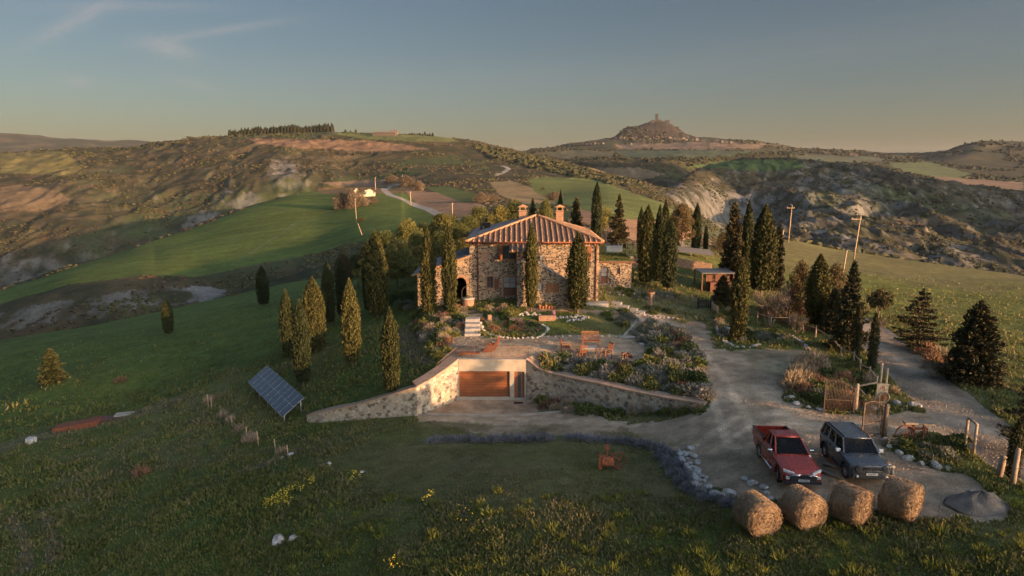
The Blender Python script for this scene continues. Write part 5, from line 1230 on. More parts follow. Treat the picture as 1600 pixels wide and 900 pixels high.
# ---------------------------------------------------------------- far buildings, poles
M_PALE = simple('pale_plaster', (.16, .13, .10), .9, var=.2, scale=.4)
M_TOWN = simple('town_plaster', (.13, .105, .09), .9, var=.3, scale=.3)
M_TOWNR = simple('town_roof', (.22, .13, .10), .9, var=.3, scale=.4)
r = random.Random(11)
def hut(w, d, h, rh): 
    m = MB(); m.box(-w / 2, w / 2, -d / 2, d / 2, -3, h, 0); m.prism([(-d / 2 - .4, h), (d / 2 + .4, h), (0, h + rh)], 'x', -w / 2 - .4, w / 2 + .4, 1)
    for i in range(max(2, int(w / 4))): x = -w / 2 + (i + .5) * w / max(2, int(w / 4)); m.box(x - .5, x + .5, -d / 2 - .03, -d / 2 - .003, h * .5, h * .5 + 1.4, 2)
    return m
hm = []
for q in ((12, 9, 7, 2.2), (18, 10, 8, 2.5), (9, 8, 10, 2), (24, 11, 9, 2.6)):
    m = hut(*q); me = bpy.data.meshes.new('house_mesh'); me.from_pydata(m.v, [], m.f); [me.materials.append(x) for x in (M_TOWN, M_TOWNR, M_DARK)]; me.polygons.foreach_set('material_index', m.m); hm.append(me)
vil = [(905 + i * 6.2, 228 - i * .5, 0) for i in range(7)] + [(962 + i * 6.6 + r.uniform(-1.5, 1.5), 216.5 + r.uniform(-1.5, 2.5), i % 3) for i in range(20)] + [(1026, 219, 2), (1048, 219, 1), (1056, 219.5, 3), (1064, 219.5, 3), (1072, 220, 1), (1089, 220.5, 1), (1099, 221.5, 3), (1128, 222.5, 0), (1135, 223, 1), (1142, 224, 0), (1121, 221.5, 0), (986, 226, 0), (1176, 227, 0), (1290, 241, 0), (1330, 243, 1), (1337, 244, 0)]
for i, (x, y, k) in enumerate(vil):
    p = G(x, y); o = link('village_house', hm[k], None, (p[0], p[1], p[2])); o.rotation_euler = (0, 0, r.uniform(-.5, .5)); s = r.uniform(.6, .95); o.scale = (s, s, s)
    g = 'village houses at the foot of the rock' if x < 1180 else 'houses on the far right plateau'
    tag(o, 'tiny plastered village house with tiled roof below the castle rock' if x < 1180 else 'tiny pale house on the far right plateau', 'house', g)
tp = float(hfac(1026, 190)) * 3400; tz = Z(tp, 3400)
tw = thing('castle_tower', 'slender square castle tower on top of the distant rock', 'tower', (tp, 3400, tz))
M_OLD = simple('old_fortress', (.045, .038, .032), .95, var=.3, scale=.2)
m = MB(); m.box(-6, 6, -6, 6, -15, 24, 0, None, 1); m.build('shaft', M_OLD, tw); m = MB(); m.box(-7, 7, -7, 7, 24, 29)
for a in (-6, -1.5, 3):
    m.box(a, a + 2.4, -7, -5.5, 29, 31.5); m.box(a, a + 2.4, 5.5, 7, 29, 31.5)
m.build('battlements', M_OLD, tw)
fw = MB(); fw.box(-30, 24, -4, 4, -20, 1.5); fw.box(10, 18, -5, 5, -20, 4); fw.box(40, 60, -6, 6, -20, 2)
o = fw.build('castle_wall', M_OLD, None, (tp, 3395, tz)); tag(o, 'broken fortress wall round the tower on the distant rock', 'castle wall')
# hilltop farm and the ruin
p = G(602, 211); m = hut(44, 12, 4, 2); o = m.build('hill_farm', [simple('farm_wall', (.09, .075, .06), .9), M_TOWNR, M_DARK], None, (p[0], p[1] - 10, p[2])); tag(o, 'long low farm building on the skyline above the brown field', 'farm building')
p = G(618, 210); m = hut(14, 9, 6, 2); o = m.build('hill_farm', [M_PALE, M_TOWNR, M_DARK], None, (p[0], p[1] - 12, p[2])); tag(o, 'small sunlit house beside the long farm on the skyline', 'house')
p = G(571, 307); ru = thing('ruined_house', 'roofless pale ruin glowing in the sun among bare bushes', 'ruin', p, R(20))
m = MB()
def ragged(x0, x1, y, hs):
    n = len(hs); 
    for i in range(n): a = x0 + (x1 - x0) * i / n; b = x0 + (x1 - x0) * (i + 1) / n; m.box(a, b, y, y + .7, -1.5, hs[i])
ragged(-9, -3.4, 0, (5.2, 6.6, 6.4, 5.4, 3.0)); ragged(0.6, 7.5, 0, (3.2, 5.2, 6.0, 5.6, 4.6, 2.8)); ragged(-9, 7.5, 6.5, (5, 5.8, 4, 3.4, 5, 5.5, 4.2)); m.box(-9.7, -9.002, 0, 7.2, -1.5, 4.8); m.box(7.502, 8.2, 0, 7.2, -1.5, 3.6); m.box(-3.4, .6, 0, .7, -1.5, 1.6)
m.build('wall', simple('ruin_stone', (.50, .42, .31), .9, var=.3, scale=.8, bump=.4), ru)
for k, x, yb, yt, w, lb in (('th0', 533, 326, 303, 30, 'leafless thicket at the left end below the ruin'), ('th0', 549, 325, 298, 26, 'leafless tree left of the ruin'), ('ba0', 556, 316, 292, 18, 'tall bare tree rising behind the ruin thicket'), ('oa0', 562, 312, 295, 14, 'dark evergreen against the ruin wall'),
                            ('th0', 566, 322, 308, 26, 'russet bush before the ruin'), ('th0', 582, 318, 308, 18, 'low bush at the right end of the ruin')):
    tree_px(k, x, yb, yt, w, lb, 'bare trees round the ruined house')
for k, x, yb, yt, w, lb in (('th0', 612, 285, 274, 22, 'russet thicket above the bend of the white road'), ('th0', 636, 291, 276, 30, 'russet thicket right of the white road'), ('th0', 655, 298, 284, 20, 'bare trees at the tip of the brown field'), ('th0', 752, 316, 303, 30, 'pale blossoming bush above the pine wood'), ('th0', 770, 314, 304, 20, 'pale bush beside the blossoming one'),
                            ('th0', 866, 312, 300, 26, 'russet thicket on the green field edge'), ('oa0', 848, 297, 293, 8, 'small dark bush on the green field'), ('oa0', 565, 346, 340, 12, 'single dark bush on the green field by the leaning pole')):
    tree_px(k, x, yb, yt, w, lb, 'bushes along the far field edges')
def pole(x, yb, yt, label, cross=True, lean=0, group='wooden power poles', rad=.12, Yd=None, Ht=None):
    p = G(x, yb); top = CZ - float(slope(yt)) * p[1]; o = thing('power_pole', label, 'power pole', p, 0, group); h = top - p[2]
    m = MB(); m.tube([(0, 0, -.3), (lean * h, 0, h)], [rad * 1.15, rad * .8], 8); m.build('mast', M_POLE, o)
    if cross:
        c = MB(); c.box(-.85, .85, -.05, .05, h - .75, h - .63); c.build('crossarm', M_POLE, o)
        for dx in (-.75, 0, .75): i_ = MB(); i_.lathe([(.04, h - .63 if dx else h), (.07, h - .5 if dx else h + .12), (.02, h - .42 if dx else h + .2)], 8, M=Matrix.Translation((dx, 0, 0))); i_.build('insulator', simple('insulator', (.5, .48, .42), .4), o)
    return o
pole(1231.5, 379, 320, 'slightly leaning wooden power pole behind the big cypress', lean=.035); pole(1332, 415, 336, 'tall wooden power pole with crossarm at the field beside the layered conifer', lean=.08)
pole(1214, 412, 359, 'bare leaning prop pole left of the tall power pole', False, .13); pole(1317, 425, 391, 'short leaning pole stub at the foot of the second power pole', False, .1)
pole(586.7, 297, 277, 'distant pole beside the ruined house', True, rad=.3); pole(629.5, 289, 273, 'distant pole near the road bend', True, rad=.3); pole(641.8, 321, 299, 'distant pole at the lower end of the white road', True, rad=.28); pole(707, 339, 317, 'distant pole on the brown field above the pines', True, rad=.25)
pole(566, 367, 349, 'broken pale pole leaning on the green field', False, -.35, rad=.2); pole(557, 347, 310, 'tall pale pole before the ruin thicket', False, -.02, rad=.2)
# ---------------------------------------------------------------- the two parked cars
def carpaint(name, col, fl=.35):
    b = NB(name); c = b.coord(); b.set(b.ramp(b.noise(c, 1.5, 3), [(.3, tuple(x * .9 for x in col)), (.7, col)]), b.ramp(b.noise(c, 4, 5), [(.3, (.22,) * 3), (.8, (.42,) * 3)]), .35)
    b.b.inputs['Coat Weight'].default_value = .8; b.b.inputs['Coat Roughness'].default_value = .08; return b.m
M_RED = carpaint('red_paint', (.36, .042, .018)); M_GREY = carpaint('grey_paint', (.10, .105, .11))
M_TYRE = simple('tyre', (.022, .021, .020), .85, var=.2); M_RIM = simple('alloy_rim', (.42, .42, .42), .35, metal=.8, var=.2); M_CHROME = simple('chrome', (.62, .62, .62), .15, metal=1, var=.1)
M_PLAST = simple('black_plastic', (.028, .028, .030), .55, var=.2); M_LAMP = simple('lamp_glass', (.62, .62, .60), .12, var=.1, Specular_IOR_Level=.8); M_AMBER = simple('amber_lens', (.6, .3, .05), .2)
def thin_glass():
    b = NB('car_glass'); b.set((.03, .035, .035), .03); b.b.inputs['Specular IOR Level'].default_value = 1.0; tr = b.n('BsdfTransparent'); tr.inputs[0].default_value = (.42, .45, .45, 1); mx = b.n('MixShader'); fr = b.n('Fresnel'); fr.inputs[0].default_value = 1.6
    b.l(b.math('ADD', fr.outputs[0], .12), mx.inputs[0]); b.l(tr.outputs[0], mx.inputs[1]); b.l(b.b.outputs[0], mx.inputs[2]); b.l(mx.outputs[0], b.out.inputs[0]); return b.m
M_CGLASS = thin_glass(); M_PLATE = simple('number_plate', (.62, .62, .60), .5, var=.05); M_SEAT = simple('car_seat', (.05, .045, .04), .8)
def arc_pts(cy, r, zc, n=8, zb=.30):
    """arch opening from back (+y) to front (-y): points along the underside"""
    a0 = math.asin((zb - zc) / r); return [(cy + r * math.cos(PI * i / n * (1) + a0 * (1 - 2 * i / n)), zc + r * math.sin(PI * i / n + a0 * (1 - 2 * i / n))) for i in range(n + 1)]
def wheel(parent, x, y, r, w, side, spokes=6, turn=0):
    o = MB(); M = Matrix.Translation((x, y, r)) @ Matrix.Rotation(turn, 4, 'Z') @ Matrix.Rotation(R(90) * side, 4, 'Y')
    o.lathe([(r * .62, -w / 2 + .02), (r * .9, -w / 2), (r, -w / 2 + .035), (r, w / 2 - .035), (r * .92, w / 2), (r * .64, w / 2 - .01), (r * .62, w / 2 - .03)], 28, 0, M)
    wh = o.build('wheel', M_TYRE, parent); q = MB(); q.lathe([(r * .60, w / 2 - .06), (r * .66, w / 2 - .02), (r * .60, w / 2 - .02), (r * .57, w / 2 - .07), (.02, w / 2 - .08)], 24, 0, M)
    for i in range(spokes):
        a = 2 * PI * i / spokes; q.box(-.028, .028, .03, r * .62, w / 2 - .06, w / 2 - .02, 0, M @ Matrix.Rotation(a, 4, 'Z'))
    q.lathe([(.07, w / 2 - .07), (.07, w / 2 - .015), (.0, w / 2 - .01)], 12, 0, M); q.build('rim', M_RIM, wh); return wh
def body_from_profile(prof, layers, name, mat, parent, bev=.03):
    """rings of the side outline across the width; layers = [(x, z drop of the top, end inset, lift of the sill)]"""
    ys = [p[0] for p in prof]; y0, y1 = min(ys), max(ys); m = MB(); rings = []
    for x, dz, inset, lift in layers:
        rg = []
        for y, z, top in prof:
            k = (y - y0) / (y1 - y0); e = inset * (max(0, 1 - k * 7) - max(0, k * 7 - 6))
            rg.append((x, y + e, z - dz * top + lift * (1 - top)))
        rings.append(rg)
    m.loft(rings, 0, False, True, True); o = m.build(name, mat, parent, bevel=bev); return o
def greenhouse(car, belt, roof, hw0, hw1, zb, zr, mat, pillars, roofname='roof'):
    """belt=(y front, y rear) at the belt line; roof=(y front, y rear)"""
    b = lambda y0, y1, w, z: [(-w, y0, z), (w, y0, z), (w, y1, z), (-w, y1, z)]
    g = MB(); g.loft([b(belt[0], belt[1], hw0 - .03, zb), b(roof[0], roof[1], hw1 - .03, zr - .03)], 0, False); g.build('windows', M_CGLASS, car)
    for s_ in (-.38, .38):
        for yy in ((belt[0] + roof[0]) / 2 + .85, (belt[0] + roof[0]) / 2 + 1.6):
            if yy > belt[1] - .3: continue
            q = MB(); q.box(s_ - .24, s_ + .24, yy, yy + .16, zb + .015, zb + .30); q.box(s_ - .12, s_ + .12, yy + .02, yy + .12, zb + .32, zb + .46); q.build('seat', M_SEAT, car, bevel=.03)
    q = MB(); q.tube([(.38 + .17 * math.cos(a * PI / 8), (belt[0] + roof[0]) / 2 + .52 - .05 * math.sin(a * PI / 8), zb + .12 + .17 * math.sin(a * PI / 8)) for a in range(17)], .015, 5); q.build('steering_wheel', M_PLAST, car)
    p = MB()
    def pt(y, s, t):
        """point on the side at belt coordinate y (0 front,1 rear), height t"""
        yb = belt[0] + (belt[1] - belt[0]) * y; yr = roof[0] + (roof[1] - roof[0]) * y
        return (s * (hw0 + (hw1 - hw0) * t), yb + (yr - yb) * t, zb + (zr - zb) * t)
    for s in (-1, 1):
        for y, r_ in pillars: p.tube([pt(y, s, -.02), pt(y, s, .97)], r_, 6, smooth=False)
        p.tube([pt(0, s, .95), pt(1, s, .95)], .045, 6); p.tube([pt(0, s, .0), pt(1, s, .0)], .03, 6)
    for y in (0, 1): p.tube([pt(y, -1, .96), pt(y, 1, .96)], .04, 6)
    p.build('pillars', mat, car)
    r_ = MB(); r_.loft([b(roof[0] - .02, roof[1] + .03, hw1 + .02, zr - .05), b(roof[0] + .03, roof[1] - .02, hw1 - .02, zr + .01), b(roof[0] + .16, roof[1] - .12, hw1 - .14, zr + .035)], 0, False)
    ro = r_.build(roofname, mat, car, bevel=.015); return ro, pt
def mirror_part(car, x, y, z, s, mat):
    m = MB(); m.box(min(x, x + s * .22), max(x, x + s * .22), y - .07, y + .06, z, z + .17); o = m.build('side_mirror', mat, car, bevel=.03)
    g = MB(); g.box(min(x + s * .03, x + s * .2), max(x + s * .03, x + s * .2), y + .061, y + .066, z + .02, z + .15); g.build('mirror_glass', M_LAMP, o); return o
def pickup(loc, rz):
    car = thing('pickup_truck', 'dark red double cab pickup truck with open bed parked behind the hay bales', 'pickup truck', loc, rz)
    A = [(y, z, 0) for y, z in arc_pts(1.5, .46, .42)][::-1]; B = [(y, z, 0) for y, z in arc_pts(-1.5, .46, .42)][::-1]
    # front is -y.  underside front to back, then up and over
    prof = [(-2.42, .42, 0), (-2.05, .32, 0)] + B + A + [(2.55, .42, 0), (2.82, .48, 0), (2.82, .80, 0), (.98, .80, 0), (.98, 1.22, 1), (-.70, 1.16, 1), (-1.0, 1.13, 1), (-1.9, 1.02, 1), (-2.25, .93, 1), (-2.44, .78, .6)]
    body_from_profile(prof, [(-.905, .16, .28, .06), (-.90, .05, .20, 0), (-.78, .015, .06, 0), (-.5, -.02, .0, 0), (.5, -.02, .0, 0), (.78, .015, .06, 0), (.90, .05, .20, 0), (.905, .16, .28, .06)], 'body', M_RED, car, .02)
    for s in (-1, 1):
        m = MB(); x0, x1 = sorted((s * .905, s * .83)); m.prism([(.98, .79), (1.02, 1.27), (2.80, 1.27), (2.82, .79)], 'x', x0, x1); bs = m.build('bed_side', M_RED, car, bevel=.015)
        m = MB(); m.box(x0 - .005, x1 + .005, 1.0, 2.8, 1.271, 1.30); m.build('bed_rail', M_PLAST, bs)
        m = MB(); m.box(min(s * .84, s * .70), max(s * .84, s * .70), 1.1, 1.9, .80, 1.02); m.build('wheel_box', M_PLAST, bs)
        m = MB(); m.tube([(s * 1.0, -.9, .42), (s * 1.0, 1.0, .42)], .045, 8)
        for y in (-.7, .1, .85): m.tube([(s * .8, y, .40), (s * 1.0, y, .42)], .025, 6)
        m.build('side_step', M_CHROME, car)
        for y in (-.32, .62): m = MB(); m.box(min(s * .915, s * .94), max(s * .915, s * .94), y, y + .2, 1.0, 1.04); m.build('door_handle', M_CHROME, car)
        for y in (-.62, .22, .98): m = MB(); x = s * .9075; m.box(min(x, x - s * .01), max(x, x - s * .01), y - .008, y + .008, .5, 1.12); m.build('door_seam', M_PLAST, car)
        mirror_part(car, s * .90, -.52, 1.14, s, M_CHROME)
        # lamps and chrome blades of the nose
        m = MB(); m.add([(s * .40, -2.452, .86), (s * .86, -2.26, .97), (s * .86, -2.27, .87), (s * .60, -2.43, .80)], [(0, 1, 2, 3)] if s > 0 else [(3, 2, 1, 0)]); 
        m = MB(); m.loft([[(s * .42, -2.455, .88), (s * .42, -2.40, .90), (s * .42, -2.40, .82), (s * .42, -2.455, .81)], [(s * .88, -2.24, 1.0), (s * .86, -2.15, 1.0), (s * .86, -2.15, .88), (s * .88, -2.24, .87)]], 0, False); m.build('headlight', M_LAMP, car)
        m = MB(); m.tube([(s * .16, -2.50, .84), (s * .45, -2.49, .80), (s * .72, -2.42, .70), (s * .80, -2.38, .52)], .03, 6); m.tube([(s * .16, -2.49, .80), (s * .40, -2.49, .76)], .02, 6); m.build('chrome_trim', M_CHROME, car)
        m = MB(); m.box(min(s * .64, s * .80), max(s * .64, s * .80), -2.44, -2.36, .58, .72); m.build('fog_lamp', M_LAMP, car)
        wheel(car, s * .79, -1.5, .38, .25, s, 6, R(-14)); wheel(car, s * .79, 1.5, .38, .25, s, 6)
    m = MB(); m.box(-.83, .83, 2.77, 2.84, .79, 1.27); m.build('tailgate', M_RED, car, bevel=.012)
    m = MB(); m.box(-.83, .83, .985, 2.769, .803, .812); m.box(-.83, .83, .985, 1.02, .812, 1.24); m.build('bed_liner', M_PLAST, car)
    m = MB(); m.box(-.62, .62, -2.475, -2.40, .50, .80); m.build('grille', M_PLAST, car, bevel=.02)
    m = MB(); m.box(-.86, .86, -2.50, -2.30, .34, .48, 0, None, .0); m.box(-.62, .62, -2.52, -2.44, .46, .50); m.build('bumper', M_PLAST, car, bevel=.03)
    m = MB(); m.box(-.70, .70, -2.512, -2.40, .335, .375); m.build('skid_plate', M_CHROME, car)
    m = MB(); m.box(-.26, .26, -2.535, -2.521, .50, .61); pl = m.build('number_plate', M_PLATE, car)
    m = MB()
    for i in range(7): m.box(-.2 + i * .058, -.165 + i * .058, -2.539, -2.5355, .53, .58)
    m.build('plate_characters', M_PLAST, pl)
    m = MB()                                               # three diamond emblem
    for a in (90, 210, 330):
        d = Vector((math.cos(R(a)), 0, math.sin(R(a)))); e = Vector((-d.z, 0, d.x)); c = Vector((0, -2.52, .79)) ; pts = [c, c + d * .045 + e * .027, c + d * .09, c + d * .045 - e * .027]
        m.add([tuple(p) for p in pts] + [tuple(p + Vector((0, .02, 0))) for p in pts], [(0, 1, 2, 3), (7, 6, 5, 4), (0, 4, 5, 1), (1, 5, 6, 2), (2, 6, 7, 3), (3, 7, 4, 0)])
    m.build('emblem', M_CHROME, car)
    ro, pt = greenhouse(car, (-.80, 1.08), (.02, .86), .80, .60, 1.17, 1.77, M_RED, [(0, .045), (.44, .04), (.80, .05), (1, .06)])
    m = MB()
    for i in range(6): x = -.42 + i * .168; m.box(x - .015, x + .015, .2, .75, 1.80, 1.815)
    m.build('roof_ribs', M_RED, ro)
    m = MB(); m.box(-.5, .5, -.40, -.1, 1.15, 1.34); m.build('dashboard', M_SEAT, car)
    return car
def suv(loc, rz):
    car = thing('suv', 'dark grey boxy off road car with roof rails parked beside the red pickup', 'car', loc, rz)
    A = [(y, z, 0) for y, z in arc_pts(1.285, .43, .40)][::-1]; B = [(y, z, 0) for y, z in arc_pts(-1.285, .43, .40)][::-1]
    prof = [(-2.06, .34, 0), (-1.8, .28, 0)] + B + A + [(1.85, .32, 0), (2.08, .42, 0), (2.12, .95, .4), (2.08, 1.12, 1), (-.78, 1.10, 1), (-1.0, 1.08, 1), (-1.85, 1.00, 1), (-2.02, .94, 1), (-2.07, .70, .4)]
    body_from_profile(prof, [(-.905, .14, .22, .05), (-.90, .05, .14, 0), (-.80, .01, .05, 0), (-.5, -.02, .0, 0), (.5, -.02, .0, 0), (.80, .01, .05, 0), (.90, .05, .14, 0), (.905, .14, .22, .05)], 'body', M_GREY, car, .02)
    for s in (-1, 1):
        for cy in (-1.285, 1.285):
            m = MB(); pts = [(s * .912, y, z) for y, z in arc_pts(cy, .455, .40)]; m.tube(pts, .035, 6); m.build('wheel_arch', M_PLAST, car)
        m = MB(); m.box(min(s * .905, s * .925), max(s * .905, s * .925), -.82, .82, .30, .44); m.build('sill', M_PLAST, car)
        for y in (-.45, .5): m = MB(); m.box(min(s * .91, s * .935), max(s * .91, s * .935), y, y + .2, .96, 1.0); m.build('door_handle', M_PLAST, car)
        for y in (-.72, .12, .92): m = MB(); x = s * .9075; m.box(min(x, x - s * .01), max(x, x - s * .01), y - .008, y + .008, .46, 1.06); m.build('door_seam', M_PLAST, car)
        mirror_part(car, s * .90, -.62, 1.08, s, M_LAMP)
        m = MB(); M = Matrix.Translation((s * .60, -2.075, .83)) @ Matrix.Rotation(R(90), 4, 'X'); m.lathe([(.115, -.04), (.115, .03), (.0, .035)], 20, 0, M); h = m.build('headlight', M_LAMP, car)
        m = MB(); m.lathe([(.118, -.04), (.14, -.04), (.14, .04), (.118, .04)], 20, 0, M); m.lathe([(.05, .03), (.05, .042), (.0, .044)], 12, 0, M); m.build('lamp_ring', M_PLAST, h)
        m = MB(); M = Matrix.Translation((s * .66, -2.12, .47)) @ Matrix.Rotation(R(90), 4, 'X'); m.lathe([(.06, -.04), (.06, .03), (.0, .03)], 14, 0, M); m.build('fog_lamp', M_LAMP, car)
        m = MB(); m.tube([(s * .60, -.30, 1.70), (s * .60, -.1, 1.735), (s * .60, 1.6, 1.735), (s * .60, 1.8, 1.70)], .025, 6); m.build('roof_rail', M_PLAST, car)
        wheel(car, s * .79, -1.285, .345, .22, s, 10, R(6)); wheel(car, s * .79, 1.285, .345, .22, s, 10)
    m = MB(); m.box(-.47, .47, -2.085, -2.03, .74, .92); g = m.build('grille', M_GREY, car, bevel=.015)
    for i in range(7):
        m = MB(); x = -.36 + i * .12; m.box(x - .032, x + .032, -2.092, -2.0855, .755, .905); m.build('grille_slot', M_PLAST, g)
        m = MB(); m.box(x - .045, x - .034, -2.10, -2.0855, .745, .915); m.box(x + .034, x + .045, -2.10, -2.0855, .745, .915); m.build('slot_rim', M_CHROME, g)
    m = MB(); m.box(-.86, .86, -2.13, -1.95, .34, .56); m.build('bumper', M_PLAST, car, bevel=.03)
    m = MB(); m.box(-.26, .26, -2.147, -2.132, .53, .64); pl = m.build('number_plate', M_PLATE, car)
    m = MB()
    for i in range(7): m.box(-.2 + i * .058, -.165 + i * .058, -2.151, -2.1475, .56, .61)
    m.build('plate_characters', M_PLAST, pl)
    ro, pt = greenhouse(car, (-.86, 2.06), (-.28, 1.90), .82, .66, 1.11, 1.68, M_GREY, [(0, .04), (.36, .035), (.66, .04), (.86, .07), (1, .06)])
    m = MB()
    for i in range(5): x = -.36 + i * .18; m.box(x - .012, x + .012, -.05, 1.7, 1.708, 1.722)
    m.build('roof_ribs', M_GREY, ro)
    m = MB(); m.box(-.34, -.10, -1.9, -1.0, 1.03, 1.045); 
    m = MB(); m.tube([(0, 1.6, 1.7), (0, 1.75, 1.85)], .012, 5); m.build('antenna', M_PLAST, ro)
    return car
def place_car(fn, fw, rw, off, wb):
    a = Vector(G(*fw)); b = Vector(G(*rw)); d = (a - b); yaw = math.atan2(d.x, -d.y); mid = (a + b) / 2
    c, s = math.cos(yaw), math.sin(yaw)
    pos = Vector((mid.x + c * off, mid.y + s * off, 0)); pos.z = max(mid.z, Z(pos.x, pos.y))
    o = fn(pos, yaw); pitch = math.atan2(a.z - b.z, d.xy.length); o.rotation_euler = (pitch, 0, yaw); return o
place_car(pickup, (1212.5, 760), (1184.7, 719.5), .91, 3.0)
place_car(suv, (1317.5, 751.7), (1286.7, 715.7), .91, 2.57)
# ---------------------------------------------------------------- hay bales
def straw_mat():
    b = NB('straw'); c = b.coord(); g = b.noise(b.scale(c, (1, 1, 1)), 9, 6, .75); st = b.noise(b.scale(c, (18, 3, 18)), 3, 4, .6)
    f = b.math('ADD', b.math('MULTIPLY', g, .6), b.math('MULTIPLY', st, .45)); b.set(b.ramp(f, [(.32, (.070, .045, .028)), (.5, (.20, .135, .080)), (.72, (.34, .24, .145))]), .95); b.bump(b.math('ADD', g, st), .9, .05); return b.m
M_STRAW = straw_mat(); M_STRAWC = leafmat('loose_straw', (.13, .085, .050), (.36, .25, .15), scale=2)
def bale(px, py, th, label, rad=.81, L=1.3):
    p = G(px, py); t = thing('hay_bale', label, 'hay bale', (p[0], p[1], p[2] + rad * .95), R(th), 'round hay bales in a row before the cars')
    m = MB(); n = 40; rings = []
    prof = [(-L / 2 - .01, .02), (-L / 2 - .02, .12), (-L / 2 - .02, .22), (-L / 2 - .01, .32), (-L / 2, .42), (-L / 2, .52), (-L / 2, .62), (-L / 2, .71), (-L / 2 + .02, .80), (-L / 2 + .08, .91), (-L / 2 + .20, .98), (-L / 4, 1.0), (0, 1.0), (L / 4, 1.0), (L / 2 - .20, .98), (L / 2 - .08, .91), (L / 2 - .01, .8), (L / 2, .4), (L / 2, .02)]
    sd = px
    for y, k in prof:
        rings.append([])
        for j in range(n):
            a = 2 * PI * j / n; q = 1 + .035 * float(perlin(math.cos(a) * 2 + sd, math.sin(a) * 2 + y * 2, 3)) * 2; r_ = rad * k * q
            rings[-1].append((r_ * math.cos(a), y + (.05 * math.sin(r_ * 34 + a) + .03 * float(perlin(r_ * 6, a * 2 + sd, 4)) if k < .95 else 0), max(r_ * math.sin(a), -rad * .95)))
    m.loft(rings, 0, True); m.build('straw_roll', M_STRAW, t)
    N = 3200; a = rng.random(N) * 2 * PI; y = rng.uniform(-L / 2, L / 2, N); c = np.c_[np.cos(a) * rad * 1.005, y, np.sin(a) * rad * 1.005]; tan = np.c_[-np.sin(a), rng.normal(size=N) * .5, np.cos(a)]
    N2 = 1500; a2 = rng.random(N2) * 9 * PI; r2 = rad * .93 * np.sqrt(rng.random(N2)); c2 = np.c_[np.cos(a2) * r2, np.full(N2, -L / 2 - .03), np.sin(a2) * r2]; tan2 = np.c_[-np.sin(a2), rng.normal(size=N2) * .25, np.cos(a2)]
    v, f = cards(np.r_[c, c2], np.r_[tan, tan2], .13 + .1 * rng.random(N + N2), .10, .25); link('loose_straw', np_mesh('loose_straw', v, f, [M_STRAWC]), t)
    return t
bale(1181, 829, 16, 'first hay bale from the left, its round end facing the lawn')
bale(1252, 819, 20, 'second hay bale from the left, darkest of the row, in front of the red pickup')
bale(1327, 813, 36, 'third hay bale from the left, before the gap between the two cars')
bale(1404, 806, 42, 'rightmost hay bale, golden and turned side on, in front of the grey car', .84, 1.3)

# ---------------------------------------------------------------- solar array
def pv_mat():
    b = NB('solar_cells'); c = b.coord(); br = b.n('TexBrick'); br.offset = 0; br.inputs['Scale'].default_value = 1; br.inputs['Brick Width'].default_value = .185; br.inputs['Row Height'].default_value = .19; br.inputs['Mortar Size'].default_value = .006
    br.inputs['Color1'].default_value = (.045, .052, .070, 1); br.inputs['Color2'].default_value = (.055, .062, .080, 1); br.inputs['Mortar'].default_value = (.12, .13, .15, 1); b.l(c, br.inputs['Vector']); b.set(br.outputs[0], .16); b.b.inputs['Specular IOR Level'].default_value = .7; return b.m
sp = Vector((-25.0, 62.15, -4.84)); yaw, tilt, SL, SW = -.9707, .62, 11.17, 2.3
so = thing('solar_array', 'tilted two row solar panel array on the grassy slope', 'solar panels', sp, yaw)
Mt = Matrix.Rotation(tilt, 4, 'X'); M_ALU = simple('aluminium', (.34, .35, .36), .4, metal=.6, var=.1); PVM = pv_mat()
for i in range(10):
    for j in range(2):
        w, h = SL / 10, SW / 2; m = MB(); m.box(i * w + .025, (i + 1) * w - .025, j * h + .025, (j + 1) * h - .025, 0, .03, 0, Mt); q = m.build('panel', PVM, so)
        f = MB(); x0, x1, y0, y1 = i * w + .004, (i + 1) * w - .004, j * h + .004, (j + 1) * h - .004; t = .022
        f.box(x0, x1, y0, y0 + t, -.01, .04, 0, Mt); f.box(x0, x1, y1 - t, y1, -.01, .04, 0, Mt); f.box(x0, x0 + t, y0 + t, y1 - t, -.01, .04, 0, Mt); f.box(x1 - t, x1, y0 + t, y1 - t, -.01, .04, 0, Mt); f.build('frame', M_ALU, q)
Rz = Matrix.Rotation(yaw, 4, 'Z')
for k in range(5):
    x = .5 + k * (SL - 1) / 4
    for y in (.3, SW - .25):
        lp_ = Mt @ Vector((x, y, -.04)); wp = sp + Rz @ lp_; g = Z(wp.x, wp.y) - wp.z; m = MB(); m.tube([lp_, lp_ + Vector((0, 0, min(g, -.2) - .2))], .05, 8); m.build('leg', M_ALU, so)
m = MB()
for y in (.3, SW - .25): m.tube([Mt @ Vector((.1, y, -.06)), Mt @ Vector((SL - .1, y, -.06))], .04, 6)
m.build('rail', M_ALU, so)

